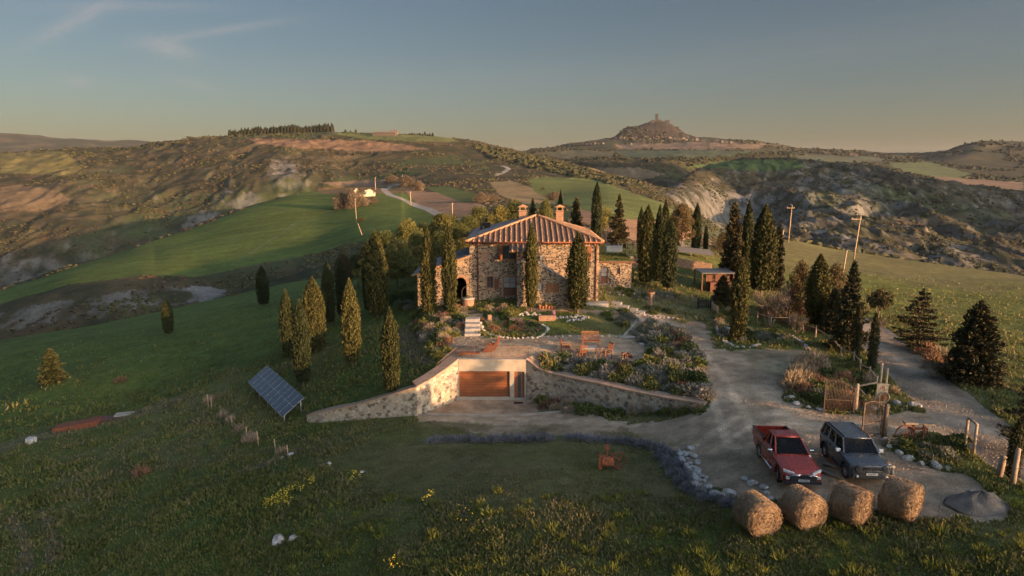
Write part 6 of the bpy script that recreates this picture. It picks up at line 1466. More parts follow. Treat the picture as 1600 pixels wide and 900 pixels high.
# ---------------------------------------------------------------- terrace furniture
def slat_chair(px, py, rz, label, w=.62, name='garden_chair', cat='chair', n=8, arms=True):
    p = G(px, py); t = thing(name, label, cat, p, R(rz), 'orange wooden seats on the terrace'); d = .56
    m = MB(); [m.box(-w / 2, w / 2, -d / 2 + i * .11, -d / 2 + i * .11 + .08, .42, .45) for i in range(5)]; m.build('seat', M_WOOD, t)
    m = MB(); M = Matrix.Translation((0, d / 2, .44)) @ Matrix.Rotation(R(-14), 4, 'X'); m.box(-w / 2, w / 2, -.02, .02, .58, .66, 0, M); m.box(-w / 2, w / 2, -.02, .02, .04, .10, 0, M)
    for i in range(n): x = -w / 2 + .03 + i * (w - .08) / (n - 1); m.box(x - .02, x + .02, -.012, .012, .10, .58, 0, M)
    m.build('backrest', M_WOOD, t)
    for sx in (-1, 1):
        for sy in (-1, 1): m = MB(); x = sx * (w / 2 - .03); y = sy * (d / 2 - .02); m.box(x - .028, x + .028, y - .028, y + .028, 0, .66 if sy < 0 else .44); m.build('leg', M_WOOD, t)
        m = MB(); m.box(sx * (w / 2 - .03) - .03, sx * (w / 2 - .03) + .03, -d / 2 - .02, d / 2, .661, .69); m.build('armrest', M_WOOD, t)
    return t
def sc(t, k): t.scale = (k, k, k); return t
sc(slat_chair(923, 541, 2, 'long wooden bench behind the terrace table', 1.35, 'garden_bench', 'bench', 14), 1.12)
sc(slat_chair(884, 551, 100, 'wooden armchair standing apart at the left of the table'), 1.18); sc(slat_chair(909, 558, 195, 'wooden armchair seen from behind before the table'), 1.0); sc(slat_chair(947, 560, -62, 'wooden armchair with sunlit seat at the right of the table'), 1.18)
p = G(920, 556); t = thing('garden_table', 'square pale topped wooden table between the terrace chairs', 'table', p, R(3)); m = MB(); m.box(-.68, .68, -.5, .5, .70, .76); m.build('tabletop', M_FLAG, t, bevel=.01)
for sx in (-1, 1):
    for sy in (-1, 1): m = MB(); m.box(sx * .6 - .04, sx * .6 + .04, sy * .42 - .04, sy * .42 + .04, 0, .70); m.build('leg', M_WOOD, t)
p = G(979, 563); t = thing('fire_bowl', 'low iron fire bowl filled with split logs on the terrace', 'fire bowl', p); m = MB(); m.lathe([(.15, .12), (.52, .26), (.56, .30), (.50, .29), (.1, .16)], 18); m.build('bowl', M_IRON, t)
m = MB(); [m.tube([(.35 * math.cos(a), .35 * math.sin(a), 0), (.3 * math.cos(a), .3 * math.sin(a), .2)], .025, 6) for a in (0, 1.57, 3.14, 4.71)]; m.build('stand', M_IRON, t)
rr = random.Random(3)
for i in range(7):
    a = rr.uniform(0, 3.14); m = MB(); c = Vector((rr.uniform(-.2, .35), rr.uniform(-.15, .15), .33 + i * .035)); d = Vector((math.cos(a), math.sin(a), rr.uniform(-.1, .2))) * .36; m.tube([c - d, c + d], .055, 8); tag(m.build('split_log', M_WOOD, None, p), 'orange split log lying in the iron fire bowl', 'log', 'logs in the fire bowl')
p = G(766, 549); t = thing('rocking_lounger', 'rust coloured sculptural rocking lounger shaped like an upturned tail', 'lounger', p, R(-8)); t.scale = (.52, .7, .8); m = MB(); rings = []
cur = [(-1.5, .10), (-1.15, .07), (-.7, .28), (-.3, .78), (.0, .92), (.35, .72), (.75, .80), (1.15, 1.18), (1.5, 1.75), (1.62, 2.0)]
for i, (x, z) in enumerate(cur):
    w = (.25, .5, .55, .55, .5, .48, .42, .3, .12, .03)[i]; rings.append([(x, -w, z), (x, w, z), (x, w, z + .06), (x, -w, z + .06)])
m.loft(rings, 0, False); m.build('seat_shell', M_RUST, t)
for s in (-1, 1): m = MB(); m.prism([(-1.3, .05), (-.6, -.02), (.3, -.02), (1.0, .35), (1.5, 1.2), (1.55, 1.75), (1.15, 1.12), (.7, .75), (.35, .66), (0, .86), (-.3, .72), (-.75, .22)], 'y', s * .36 - .04, s * .36 + .04); m.build('rocker', M_RUST, t)
p = G(733, 553); m = MB(); m.box(-.9, .9, -.25, .25, .0, .12); m.box(-.85, .85, -.3, .3, .12, .16); tag(m.build('planter_box', M_RUST, None, p), 'low rust coloured trough on the terrace behind the railing', 'planter')
for i in range(6):
    p = G(842 + i * 4.6, 470.5); rr_ = random.Random(i); m = MB(); h = rr_.uniform(.28, .42); m.lathe([(.11, 0), (.17, h * .9), (.19, h), (.15, h), (.1, h * .7)], 12); t = thing('flower_pot', 'terracotta pot standing in the row against the stair wall', 'flower pot', (p[0], 67.2, Z(p[0], 67.2)), 0, 'terracotta pots along the stair wall'); m.build('pot', simple('terracotta', (.34, .15, .09), .85, var=.25), t)
    v, f = clump_cards([(0, 0, h + .1)], [(.16, .16, .16)], [60], .14); link('plant', np_mesh('pot_plant', v, f, [L_PINEW]), t)
p = G(889, 500); 
def low_brick(px, py, w, h, lab, rz=0, d=.5, mat=None):
    p = G(px, py); m = MB(); m.box(-w / 2, w / 2, -d / 2, d / 2, -.1, h); o = m.build('brick_ledge', mat or M_BRICK, None, p, bevel=.02); o.rotation_euler = (0, 0, R(rz)); tag(o, lab, 'brick ledge'); return o
low_brick(855, 500, 1.7, .45, 'long brick ledge in the rock garden near the broad front cypress', 3); low_brick(806, 503, 1.2, .42, 'sunlit brick ledge beside the reddish rockery bed', -6); low_brick(765, 503, .38, .7, 'short upright brick stub left in the rockery', 10, .3)
p = G(865, 494); m = MB(); m.lathe([(.14, 0), (.2, .35), (.16, .5), (.02, .6)], 10); tag(m.build('pink_ornament', simple('pink_glaze', (.62, .22, .26), .4), None, p), 'small pink ornament on the brick ledge', 'ornament')
p = G(1016, 478); t = thing('stone_pedestal', 'weathered stone pedestal with planted bowl on the side lawn', 'pedestal', p); m = MB(); m.lathe([(.28, 0), (.28, .2), (.18, .3), (.2, 1.1), (.42, 1.35), (.45, 1.5), (.3, 1.45)], 14); m.build('pedestal', M_BRICK, t); v, f = clump_cards([(0, 0, 1.65)], [(.4, .4, .3)], [160], .2); link('plant', np_mesh('plant', v, f, [L_OAK]), t)
p = G(979, 527.5); m = MB(); m.prism([(-.75, -.25), (.5, -.3), (.8, .05), (.4, .3), (-.6, .25)], 'z', 0, .14); tag(m.build('flat_stone', M_FLAG, None, p, bevel=.03), 'large flat pale stone at the terrace corner by the shrub bed', 'flat stone')

# ---------------------------------------------------------------- garden fence, annexes at the back
def fence_line(name, label, a, b, n, h, mat, cat='fence', picket=True):
    t = thing(name, label, cat); m = MB(); rr = random.Random(n)
    for i in range(n + 1):
        x = a[0] + (b[0] - a[0]) * i / n; y = a[1] + (b[1] - a[1]) * i / n; z = Z(x, y); hh = h * rr.uniform(.88, 1.08); m.box(x - .05, x + .05, y - .02, y + .02, z - .2, z + hh)
    m.build('pickets', mat, t); r_ = MB()
    for f in (.3, .8): r_.tube([(a[0] + (b[0] - a[0]) * i / 12, a[1] + (b[1] - a[1]) * i / 12 + .04, Z(a[0] + (b[0] - a[0]) * i / 12, a[1] + (b[1] - a[1]) * i / 12) + h * f) for i in range(13)], .03, 5)
    r_.build('rail', mat, t); return t
M_CHEST = simple('chestnut_pale', (.36, .24, .16), .9, var=.35, scale=4)
fa, fb = G(1046, 407), G(1112, 409); fc, fd = (float(hfac(938, 400)) * 88, 88), (float(hfac(1002, 400)) * 88, 88)
fence_line('picket_fence', 'rustic picket fence along the top of the back lawn', (float(hfac(1050, 405)) * 91, 91), (float(hfac(1112, 405)) * 90, 90), 90, 1.15, M_CHEST)
fence_line('picket_fence', 'rustic picket fence behind the grass roofed annex', fc, fd, 70, 1.25, M_CHEST)
def at(px, py, Y): h = float(hfac(px, py)); return (h * Y, Y, Z(h * Y, Y))
p = at(957, 388, 95); t = thing('garden_pen', 'wire and timber pen in the kitchen garden behind the annex', 'pen', p); m = MB()
for x in np.linspace(-1, 5.5, 12): m.tube([(x, 0, 0), (x, 0, 1.7)], .035, 5)
for z in (.1, .9, 1.7): m.tube([(-1, 0, z), (5.5, 0, z)], .025, 5)
m.build('posts', M_GWOOD, t); m = MB(); m.box(-.9, 1.3, -.5, .5, .6, 1.3); m.box(-.95, 1.35, -.55, .55, 1.3, 1.38); m.build('coop', simple('pale_board', (.42, .40, .36), .8), t)
for i, (x, w) in enumerate(((962, 1.5), (978, 2.0))):
    p = at(x, 396, 91); m = MB(); m.box(-w / 2, w / 2, -.4, .4, 0, .8); tag(m.build('water_tank', M_GWOOD, None, p, bevel=.05), ('small', 'wide')[i] + ' grey box standing behind the picket fence near the annex', 'storage box')
p = at(1080, 396, 100); t = thing('vegetable_frame', 'sloping mesh covered frame over vegetables behind the back fence', 'plant cover', p); m = MB(); m.add([(-3.2, 0, 1.0), (3.4, 0, .2), (3.4, 2.5, .8), (-3.2, 2.5, 1.5)], [(0, 1, 2, 3)]); sl = m.build('mesh_cover', simple('mesh_net', (.12, .11, .10), .9, var=.2), t); sl.modifiers.new('s', 'SOLIDIFY').thickness = .05
m = MB(); [m.tube([(x, y, 0), (x, y, z)], .05, 5) for x, y, z in ((-3.1, 0.1, .98), (3.3, .1, .2), (3.3, 2.4, .78), (-3.1, 2.4, 1.45), (0, .1, .6))]; m.build('posts', M_GWOOD, t)
cp_ = G(1112, 458); t = thing('carport', 'small open shed with flat grey roof under the tall evergreens', 'shed', cp_); m = MB(); m.box(-1.3, 2.6, -.2, 3.4, 2.3, 2.42); m.build('roof', simple('tin_roof', (.14, .14, .14), .5, metal=.3, var=.2), t)
for x, y in ((-1.2, -.1), (-1.2, 3.2), (2.4, 3.2), (2.4, -.1)): m = MB(); m.box(x - .07, x + .07, y - .07, y + .07, -.3, 2.3); m.build('post', M_DWOOD, t)
m = MB(); m.box(-.4, 2.4, 1.2, 1.3, -.2, 2.1); m.box(-.1, 2.3, .3, 1.19, -.1, 1.2); m.build('back_wall', M_DWOOD, t)
p = G(1101, 483); t = thing('garden_gate', 'small black picket gate closing the lawn path beside the carport', 'gate', p, R(6)); m = MB()
for i in range(7): x = -.6 + i * .2; m.box(x - .045, x + .045, -.02, .02, .08, 1.05)
m.build('pickets', M_DARK, t); m = MB(); [m.box(-.65, .65, .021, .06, z, z + .09) for z in (.25, .8)]; m.build('rail', M_DARK, t); m = MB(); [m.box(x - .06, x + .06, -.06, .06, -.2, 1.2) for x in (-.74, .74)]; m.build('post', M_DARK, t)
a, b = G(1109, 480), G(1121, 493); fence_line('picket_fence', 'short run of grey palings leading from the black gate', a, b, 16, .85, M_GWOOD)
# rail fences between drive and road
def post_rail(label, pts, h=1.0, w=.06, group=None, rails=(.85,), mat=M_POLE):
    t = thing('rail_fence', label, 'fence'); P3 = [G(*q) for q in pts]
    for p in P3: m = MB(); m.tube([(p[0], p[1], p[2] - .2), (p[0], p[1], p[2] + h)], w, 7); m.build('post', mat, t)
    for f in rails:
        m = MB()
        for a, b in zip(P3[:-1], P3[1:]): m.tube([(a[0], a[1], a[2] + h * f), (b[0], b[1], b[2] + h * f)], w * .6, 6)
        m.build('rail', mat, t)
    return t
post_rail('old post and rail fence in the hedge below the pointed cypress', [(1183, 505), (1204, 512), (1233, 512), (1254, 522), (1274, 530), (1298, 545), (1313, 564), (1333, 572), (1343, 585)], 1.15)
post_rail('leaning rail fence running from the timber posts along the road', [(1343, 585), (1358, 592), (1369, 608)], .9)

# ---------------------------------------------------------------- entrance gate, sign, odds and ends on the right
def iron_gate(pa, pb, ha, hb, label, bars=18, arch=.22):
    a, b = Vector(G(*pa)), Vector(G(*pb)); d = b - a; L = d.xy.length; t = thing('iron_gate', label, 'gate', a, math.atan2(d.y, d.x)); dz = d.z
    top = lambda x: ha + (hb - ha) * x / L + arch * math.sin(PI * x / L) * (1 if ha >= hb else 1) - arch * .0
    m = MB()
    for i in range(bars + 1): x = L * i / bars; z0 = dz * x / L + .06; m.tube([(x, 0, z0), (x, 0, z0 + top(x) + (.14 if i % 2 else .10))], .013, 5)
    m.build('bars', simple('gate_rust', (.11, .07, .05), .7, var=.35, scale=9), t); m = MB()
    for f in (0.03, .38): m.box(0, L, -.02, .02, 0, .04, 0, Matrix.Translation((0, 0, .06 + f * ha)) @ Matrix.Rotation(-math.atan2(dz, L), 4, 'Y'))
    m.tube([(L * i / 12, 0, dz * i / 12 + top(L * i / 12)) for i in range(13)], .022, 6)
    for x in (0, L): m.box(x - .03, x + .03, -.03, .03, dz * x / L, dz * x / L + top(x) + .1)
    m.build('frame', MATS['gate_rust'], t); return t
iron_gate((1287, 644.5), (1333, 647), 2.05, 1.55, 'wide wrought iron gate leaf standing open against the planted bed', 20)
iron_gate((1346, 686), (1376, 680), 2.0, 1.7, 'narrower wrought iron gate leaf swung open beside the grey car', 15)
def post(px, py, top, w, label, mat=M_GWOOD, name='wooden_post', cat='post', lean=(0, 0), n=8, group=None):
    p = G(px, py); h = CZ - float(slope(top)) * p[1] - p[2]; m = MB(); m.tube([(0, 0, -.2), (lean[0] * h * .5, lean[1] * h * .5, h * .5), (lean[0] * h, lean[1] * h, h)], [w, w * .95, w * .85], n); return tag(m.build(name, mat, None, p), label, cat, group)
post(1335.5, 646, 600, .14, 'stout weathered gate post between the open leaf and the pale boulders'); post(1381, 684, 632, .14, 'thick dark gate post below the wagon wheel sign', M_BARK)
p = G(1340, 640); t = thing('gate_timbers', 'pale timber frame with slanting beam reaching out to the sign', 'timber frame'); m = MB()
A_ = Vector(P(1339, 604, p[1])); B_ = Vector(P(1370, 597.5, p[1] + .2)); base = Vector((p[0], p[1], p[2]))
m.tube([base, A_], .06, 6); m.tube([A_, B_], .06, 6); m.tube([Vector(P(1342, 606, p[1])), Vector(P(1353, 618, p[1]))], .045, 6); m.tube([Vector(P(1338, 625, p[1])), Vector(P(1341, 606, p[1]))], .05, 6); m.build('beams', M_POLE, t)
post(1371.5, 640, 568, .08, 'left of the two tall timber uprights behind the entrance sign', M_POLE, group='tall timber uprights behind the sign'); post(1380.5, 640, 576, .08, 'right and shorter of the two tall timber uprights behind the sign', M_POLE, group='tall timber uprights behind the sign')
p = G(1378, 640); sg = thing('entrance_sign', 'weathered board sign with painted figures hung on the gate timbers', 'sign', P(1378, 612, p[1] - .25)); m = MB(); m.box(-.36, .36, -.03, .03, -.5, .52); m.build('board', simple('sign_board', (.42, .33, .22), .8, var=.4, scale=4), sg, bevel=.01).rotation_euler = (0, R(4), 0)
m = MB()
for x, z, w, h in ((-.05, .22, .10, .09), (.08, .18, .05, .14), (-.14, .16, .04, .1), (.02, .10, .2, .04), (-.02, .34, .05, .05)): m.box(x, x + w, -.045, -.032, z, z + h)
m.build('painted_mark', simple('sign_red', (.36, .10, .05), .8), sg)
wh = thing('wagon_wheel', 'small spoked wagon wheel hanging below the painted sign', 'wheel', P(1381, 621, p[1] - .35)); m = MB(); M = Matrix.Rotation(R(90), 4, 'X')
m.lathe([(.30, -.03), (.36, -.03), (.36, .03), (.30, .03), (.30, -.03)], 24, 0, M); m.build('rim', M_GWOOD, wh); m = MB(); m.lathe([(.07, -.06), (.07, .06), (.0, .06)], 12, 0, M); [m.box(-.02, .02, .05, .31, -.015, .015, 0, M @ Matrix.Rotation(2 * PI * i / 10, 4, 'Z')) for i in range(10)]; m.build('spokes', M_WOOD, wh)
p = G(1432, 688); t = thing('old_cart', 'old wooden farm cart with grey plank and iron wheel among the bushes', 'cart', p, R(-6)); m = MB(); m.box(-.75, .75, -.2, .2, .95, 1.05); m.build('plank', M_GWOOD, t)
m = MB(); m.box(.28, .38, -.06, .06, 0, .95); m.box(-.3, -.2, -.06, .06, .3, .95); m.box(-.5, .5, -.08, .08, .62, .72); m.build('frame', M_RUST, t)
m = MB(); M = Matrix.Translation((-.65, -.1, .35)) @ Matrix.Rotation(R(90), 4, 'X'); m.lathe([(.50, -.03), (.55, -.03), (.55, .03), (.50, .03), (.50, -.03)], 26, 0, M); [m.box(-.015, .015, .05, .51, -.01, .01, 0, M @ Matrix.Rotation(2 * PI * i / 8, 4, 'Z')) for i in range(8)]; m.build('wheel', M_RUST, t)
p0, p1 = G(1507, 702), G(1521, 709); t = thing('timber_goal', 'plain goal of two posts and a crossbar at the road edge', 'timber frame'); h0 = CZ - float(slope(653)) * p0[1]; h1 = CZ - float(slope(663)) * p1[1]
for q, h in ((p0, h0), (p1, h1)): m = MB(); m.tube([(q[0], q[1], q[2] - .2), (q[0], q[1], h)], .075, 8); m.build('post', M_POLE, t)
m = MB(); m.tube([(p0[0], p0[1], h0), (p1[0], p1[1], h1)], .06, 8); m.build('crossbar', M_GWOOD, t)
post(1560, 744, 713, .16, 'short broad weathered stump left of the ivy trunk', lean=(.15, 0), name='tree_stump', cat='stump'); post(1571, 738, 693, .09, 'slim dark stake beside the broad stump', lean=(.06, 0)); post(1582, 758, 701, .12, 'tall split stump leaning at the right edge', name='tree_stump', cat='stump', lean=(.03, 0))
p = G(1534, 788); m = MB(); rg = []
for i in range(15):
    t_ = i / 14; rg.append([((1.45 * (1 - t_ ** 1.0) + .05) * math.cos(a) * (1 + .08 * float(perlin(math.cos(a) * 2, math.sin(a) * 2 + t_, 8))), (1.15 * (1 - t_) + .04) * math.sin(a) * (1 + .08 * float(perlin(math.cos(a) * 2 + 4, math.sin(a) * 2, 9))), -.1 + .66 * (1 - (1 - t_) ** 1.25) + .10 * t_ * float(perlin(math.cos(a) * 2.2 + t_ * 3, math.sin(a) * 2.2, 12)) * 2) for a in [2 * PI * j / 28 for j in range(28)]])
m.loft(rg, 0, True); tag(m.build('sand_heap', simple('sand', (.19, .155, .12), .95, var=.25, scale=3, bump=.9, dist=.06), None, p), 'low smooth heap of sand at the lower right corner of the yard', 'sand heap')
m = MB(); m.box(-.3, .3, -.14, .14, 0, .06); o = m.build('stone_slab', M_FLAG, None, (p[0] - .12, p[1] + .42, p[2] + .40)); o.rotation_euler = (R(-20), R(5), R(10)); tag(o, 'thin pale slab resting on the back of the sand heap', 'slab')
for i, (x, y, rz, l) in enumerate(((1292, 742, -55, 1.3), (1300, 731, -50, .9), (1385, 735, 20, 1.0), (1394, 740, 60, .7), (1378, 728, -30, .8))):
    p = G(x, y); m = MB(); m.tube([(-l / 2, 0, .09), (l / 2, 0, .11)], [.09, .07], 8); o = m.build('timber_log', M_GWOOD, None, p); o.rotation_euler = (0, 0, R(rz)); tag(o, ('longest log lying between the two cars', 'short log just above the longest one between the cars', 'dark log behind the rightmost bale, the lower one', 'small log at the right end behind the rightmost bale', 'log touching the front of the grey car')[i], 'log')
# rusty farm machine on the lawn
p = G(953, 733); t = thing('farm_machine', 'rusty old sowing machine with iron wheel on the front lawn', 'farm machine', p, R(-8)); t.scale = (.9, .9, .9)
m = MB(); m.tube([(-.2, 0, 0), (-.2, 0, 1.55)], .05, 8); m.box(-.34, -.06, -.12, .12, 1.3, 1.62); m.build('mast', M_RUST, t); m = MB(); m.box(-.55, .25, -.25, .25, .35, .8, 0, None, .06); m.box(-.75, -.5, -.15, .15, .0, .9, 0, None, .03); m.build('hopper', simple('orange_rust', (.34, .10, .04), .8, var=.4, scale=7), t, bevel=.02)
m = MB(); M = Matrix.Translation((.50, .05, .62)) @ Matrix.Rotation(R(80), 4, 'X'); m.lathe([(.44, -.04), (.50, -.04), (.50, .04), (.44, .04), (.44, -.04)], 26, 0, M); m.lathe([(.08, -.1), (.08, .1), (0, .1)], 10, 0, M); [m.box(-.02, .02, .05, .46, -.012, .012, 0, M @ Matrix.Rotation(2 * PI * i / 8, 4, 'Z')) for i in range(8)]; m.build('wheel', M_RUST, t)
m = MB(); m.box(-.6, .7, -.05, .05, .18, .26); m.tube([(.1, 0, .2), (.75, -.2, .05)], .04, 6); m.tube([(-.2, 0, 1.2), (.5, 0, .65)], .03, 6); m.tube([(-.2, 0, .9), (-.75, 0, 1.0)], .03, 6); m.build('frame', M_RUST, t)
# scrap on the left slope
p = G(122, 668); m = MB(); m.box(-1.9, 1.9, -.7, .7, .0, .5, 0, Matrix.Rotation(R(12), 4, 'Z') @ Matrix.Rotation(R(-8), 4, 'Y')); tag(m.build('rusty_shed_roof', M_RUST, None, p), 'rusty sheet metal shelter half sunk in the bare track, far left', 'metal shelter')
p = G(170, 656); m = MB(); m.box(-1.5, 1.5, -.5, .5, 0, .25, 0, Matrix.Rotation(R(10), 4, 'Z')); tag(m.build('metal_sheet', simple('brown_sheet', (.12, .06, .045), .8, var=.3), None, p), 'flat dark brown sheet lying next to the rusty shelter', 'metal sheet')
p = G(196, 648); m = MB(); m.box(-.9, .9, -.5, .5, -.1, .12, 0, Matrix.Rotation(R(14), 4, 'Z')); tag(m.build('concrete_slab', M_CONC, None, p), 'grey concrete slab at the right end of the bare track', 'slab')
p = G(49, 692); m = MB(); m.box(-.35, .35, -.3, .3, -.1, .5); tag(m.build('white_block', simple('white_block', (.48, .46, .43), .8), None, p, bevel=.05), 'small whitish block in the grass at the far left', 'block')
for i, (x, y, h) in enumerate(((326, 640, 1.5), (331, 642, 1.3), (363, 668, 1.0), (404, 697, 1.2), (431, 706, 1.0), (451, 716, 1.0), (345, 655, .9), (385, 684, .9))):
    p = G(x, y); m = MB(); m.tube([(0, 0, -.1), (random.uniform(-.08, .08), 0, h)], .035, 6); tag(m.build('fence_post', M_POLE, None, p), 'thin stake of the ruinous wire fence below the solar panels', 'fence post', 'stakes of the wire fence on the slope')
# ---------------------------------------------------------------- shrubs, stones, hedges
def shrub_mesh(seed, n, mats, size, aspect, spread=.8, jitter=.35, hgt=.9, up=.5, flowers=0):
    a = rng.random(n) * 2 * PI; z = rng.random(n); rr_ = np.sqrt(1 - z * z)
    lump = 1 + .45 * fbm(np.cos(a) * rr_ * 2 + seed, np.sin(a) * rr_ * 2 + z * 2, 2, seed)
    k = (.45 + .55 * rng.random(n) ** .6) * lump * .5
    d = np.c_[np.cos(a) * rr_, np.sin(a) * rr_, z * hgt]; c = d * k[:, None]; u = d * spread + np.array([0, 0, up])
    v, f = cards(c + np.array([0, 0, .02]), u, size * (.6 + .8 * rng.random(n)), aspect, jitter)
    mi = (rng.random(n) < flowers).astype(int) if flowers else np.zeros(n, int)
    return np_mesh('shrub', v, f, mats, mi)
S_SILV = leafmat('silver_leaf', (.17, .16, .125), (.40, .36, .30), scale=3); S_GREY = leafmat('greygreen_leaf', (.09, .10, .07), (.25, .245, .18), scale=3)
S_GRN = leafmat('shrub_green', (.035, .06, .018), (.12, .14, .035), scale=3); S_OLV = leafmat('shrub_olive', (.09, .10, .025), (.22, .20, .06), scale=3)
S_RUST = leafmat('shrub_russet', (.14, .075, .04), (.34, .19, .11), scale=3); S_STRW = leafmat('shrub_straw', (.20, .15, .09), (.42, .33, .22), scale=3)
S_LAV = leafmat('lavender', (.13, .125, .145), (.33, .31, .36), scale=3); S_PINK = leafmat('pink_flower', (.30, .12, .16), (.5, .25, .3), scale=5)
SK = {'silver': [shrub_mesh(i, 620, [S_SILV, S_STRW], .17, .16, .9, .3, flowers=.25) for i in (1, 2, 3)], 'grey': [shrub_mesh(i, 620, [S_GREY], .15, .2) for i in (4, 5)], 'green': [shrub_mesh(i, 620, [S_GRN], .13, .4) for i in (6, 7)],
      'olive': [shrub_mesh(i, 620, [S_OLV], .15, .3) for i in (8, 9)], 'russet': [shrub_mesh(i, 560, [S_RUST], .20, .12, .9, .4) for i in (10, 11)], 'straw': [shrub_mesh(i, 560, [S_STRW], .26, .08, .8, .35, 1.1, .9) for i in (12, 13)],
      'lavender': [shrub_mesh(i, 460, [S_LAV, S_GREY], .20, .12, .8, .3, .8, .8, flowers=.35) for i in (14, 15, 16)], 'rock plant': [shrub_mesh(i, 420, [S_GRN, S_PINK], .13, .35, .6, .5, .5, flowers=.25) for i in (17, 18)]}
WORD = {'silver': 'silver grey cushion', 'grey': 'grey green cushion', 'green': 'dark green leafy', 'olive': 'yellow olive', 'russet': 'russet wintry', 'straw': 'straw coloured dry', 'lavender': 'lavender', 'rock plant': 'low green and pink'}
rs = random.Random(21)
SHRUBS = []
def shrub(kind, p, w, where, group):
    SHRUBS.append((kind, rs.choice(SK[kind]), p, rs.uniform(0, 6.28), (w * rs.uniform(.85, 1.15), w * rs.uniform(.85, 1.15), w * rs.uniform(.8, 1.1)), where))
def shrub_object(kind, me, p, rz, sc_, where):
    o = link('shrub' if kind != 'lavender' else 'lavender_bush', me, None, p); o.rotation_euler = (0, 0, rz); o.scale = sc_
    nm = WORD[kind] + (' bush ' if kind in ('lavender', 'straw') else ' shrub '); tag(o, (nm + where), 'shrub', WORD[kind] + ' shrubs ' + where); return o
def fill_bed(poly_px, n, kinds, wr, where, mind=.55):
    poly = gp(poly_px); xs = [p[0] for p in poly]; ys = [p[1] for p in poly]; pts = []; tries = 0
    while len(pts) < n and tries < n * 60:
        tries += 1; x = rs.uniform(min(xs), max(xs)); y = rs.uniform(min(ys), max(ys))
        if not inpoly(poly, np.array([x]), np.array([y]))[0]: continue
        if any(math.hypot(x - a, y - b) < mind for a, b in pts): continue
        pts.append((x, y))
    zs = height(np.array([p[0] for p in pts]), np.array([p[1] for p in pts]))
    for (x, y), z in zip(pts, zs): shrub(rs.choices([k for k, _ in kinds], [w for _, w in kinds])[0], (x, y, float(z) - .05), rs.uniform(*wr), where, None)
fill_bed([(838, 566), (870, 560), (905, 568), (945, 572), (985, 572), (1015, 566), (1030, 590), (1100, 600), (1104, 622), (1040, 614), (980, 600), (900, 585)], 46, [('silver', 5), ('grey', 2), ('green', 2), ('olive', 3), ('russet', .6)], (1.2, 1.9), 'in the bed above the right retaining wall', .75)
fill_bed([(990, 522), (1008, 506), (1040, 510), (1075, 528), (1086, 552), (1104, 585), (1100, 600), (1060, 596), (1035, 580), (1020, 555), (1003, 538)], 58, [('silver', 4), ('grey', 4), ('green', 1.5), ('olive', 2), ('russet', 2)], (1.1, 1.8), 'in the big bed between terrace and drive', .75)
fill_bed([(848, 626), (880, 636), (930, 640), (990, 642), (990, 650), (930, 650), (880, 648), (846, 638)], 14, [('olive', 2), ('green', 3), ('straw', 2), ('russet', 1)], (1.1, 1.7), 'at the foot of the right retaining wall', .75)
fill_bed([(1000, 640), (1105, 640), (1100, 648), (1010, 650)], 9, [('green', 3), ('olive', 1), ('straw', 1)], (.7, 1.1), 'by the tapering end of the right retaining wall', .6)
fill_bed([(648, 488), (680, 480), (722, 486), (727, 505), (722, 520), (700, 545), (688, 562), (672, 552), (650, 520)], 62, [('silver', 2), ('grey', 2), ('green', 2), ('olive', 3), ('russet', 2), ('straw', 1.5)], (1.0, 1.7), 'in the bed left of the stone steps', .7)
fill_bed([(752, 482), (800, 480), (820, 486), (800, 500), (770, 506), (752, 505)], 20, [('green', 2), ('olive', 2), ('straw', 1), ('grey', 1.5), ('russet', 1)], (.7, 1.2), 'in the rockery right of the stone steps', .6)
fill_bed([(757, 508), (800, 502), (842, 504), (846, 516), (820, 526), (780, 526), (760, 519)], 34, [('rock plant', 4), ('russet', 2), ('green', 1)], (.6, 1.0), 'in the round stone edged terrace bed', .5)
fill_bed([(955, 480), (985, 490), (992, 500), (975, 512), (945, 496)], 12, [('grey', 4), ('green', 3)], (.7, 1.2), 'along the slab path beside the front lawn', .6)
fill_bed([(952, 452), (1000, 458), (1052, 462), (1052, 470), (1000, 466), (952, 460)], 20, [('grey', 3), ('green', 2), ('silver', 2)], (.8, 1.3), 'under the cypresses near the annex', .7)
fill_bed([(1010, 480), (1050, 486), (1058, 494), (1010, 490)], 10, [('green', 2), ('olive', 2)], (.6, 1.0), 'by the stone edge of the side lawn', .5)
fill_bed([(1122, 506), (1145, 512), (1175, 518), (1220, 522), (1240, 530), (1210, 534), (1160, 538), (1130, 528)], 26, [('grey', 4), ('green', 2), ('straw', 1)], (.8, 1.4), 'in the stone edged bed right of the drive', .7)
fill_bed([(1236, 600), (1262, 575), (1300, 590), (1335, 600), (1340, 640), (1290, 638), (1244, 622)], 24, [('russet', 4), ('green', 2), ('straw', 1), ('olive', 1)], (1.0, 1.6), 'in the bed behind the open gate leaf', .7)
fill_bed([(1236, 612), (1240, 590), (1256, 574), (1280, 570), (1284, 584), (1252, 606)], 10, [('straw', 1)], (1.5, 2.2), 'in the pale thicket at the drive corner', .6)
fill_bed([(1390, 694), (1412, 698), (1450, 694), (1505, 688), (1495, 716), (1450, 722), (1400, 704)], 14, [('grey', 3), ('green', 3), ('olive', 1)], (.7, 1.15), 'around the old farm cart', .6)
fill_bed([(1330, 560), (1370, 590), (1400, 615), (1365, 618), (1320, 590)], 14, [('green', 2), ('olive', 2), ('straw', 1)], (.9, 1.4), 'on the verge behind the entrance sign', .7)
fill_bed([(1200, 470), (1260, 470), (1330, 480), (1340, 520), (1260, 520), (1190, 500)], 26, [('green', 1), ('russet', 3), ('straw', 2), ('olive', 2)], (1.0, 2.0), 'in the undergrowth of the hedge', .9)
fill_bed([(1120, 470), (1150, 466), (1140, 500), (1122, 500)], 8, [('olive', 3), ('straw', 1)], (.9, 1.4), 'behind the small black gate', .7)
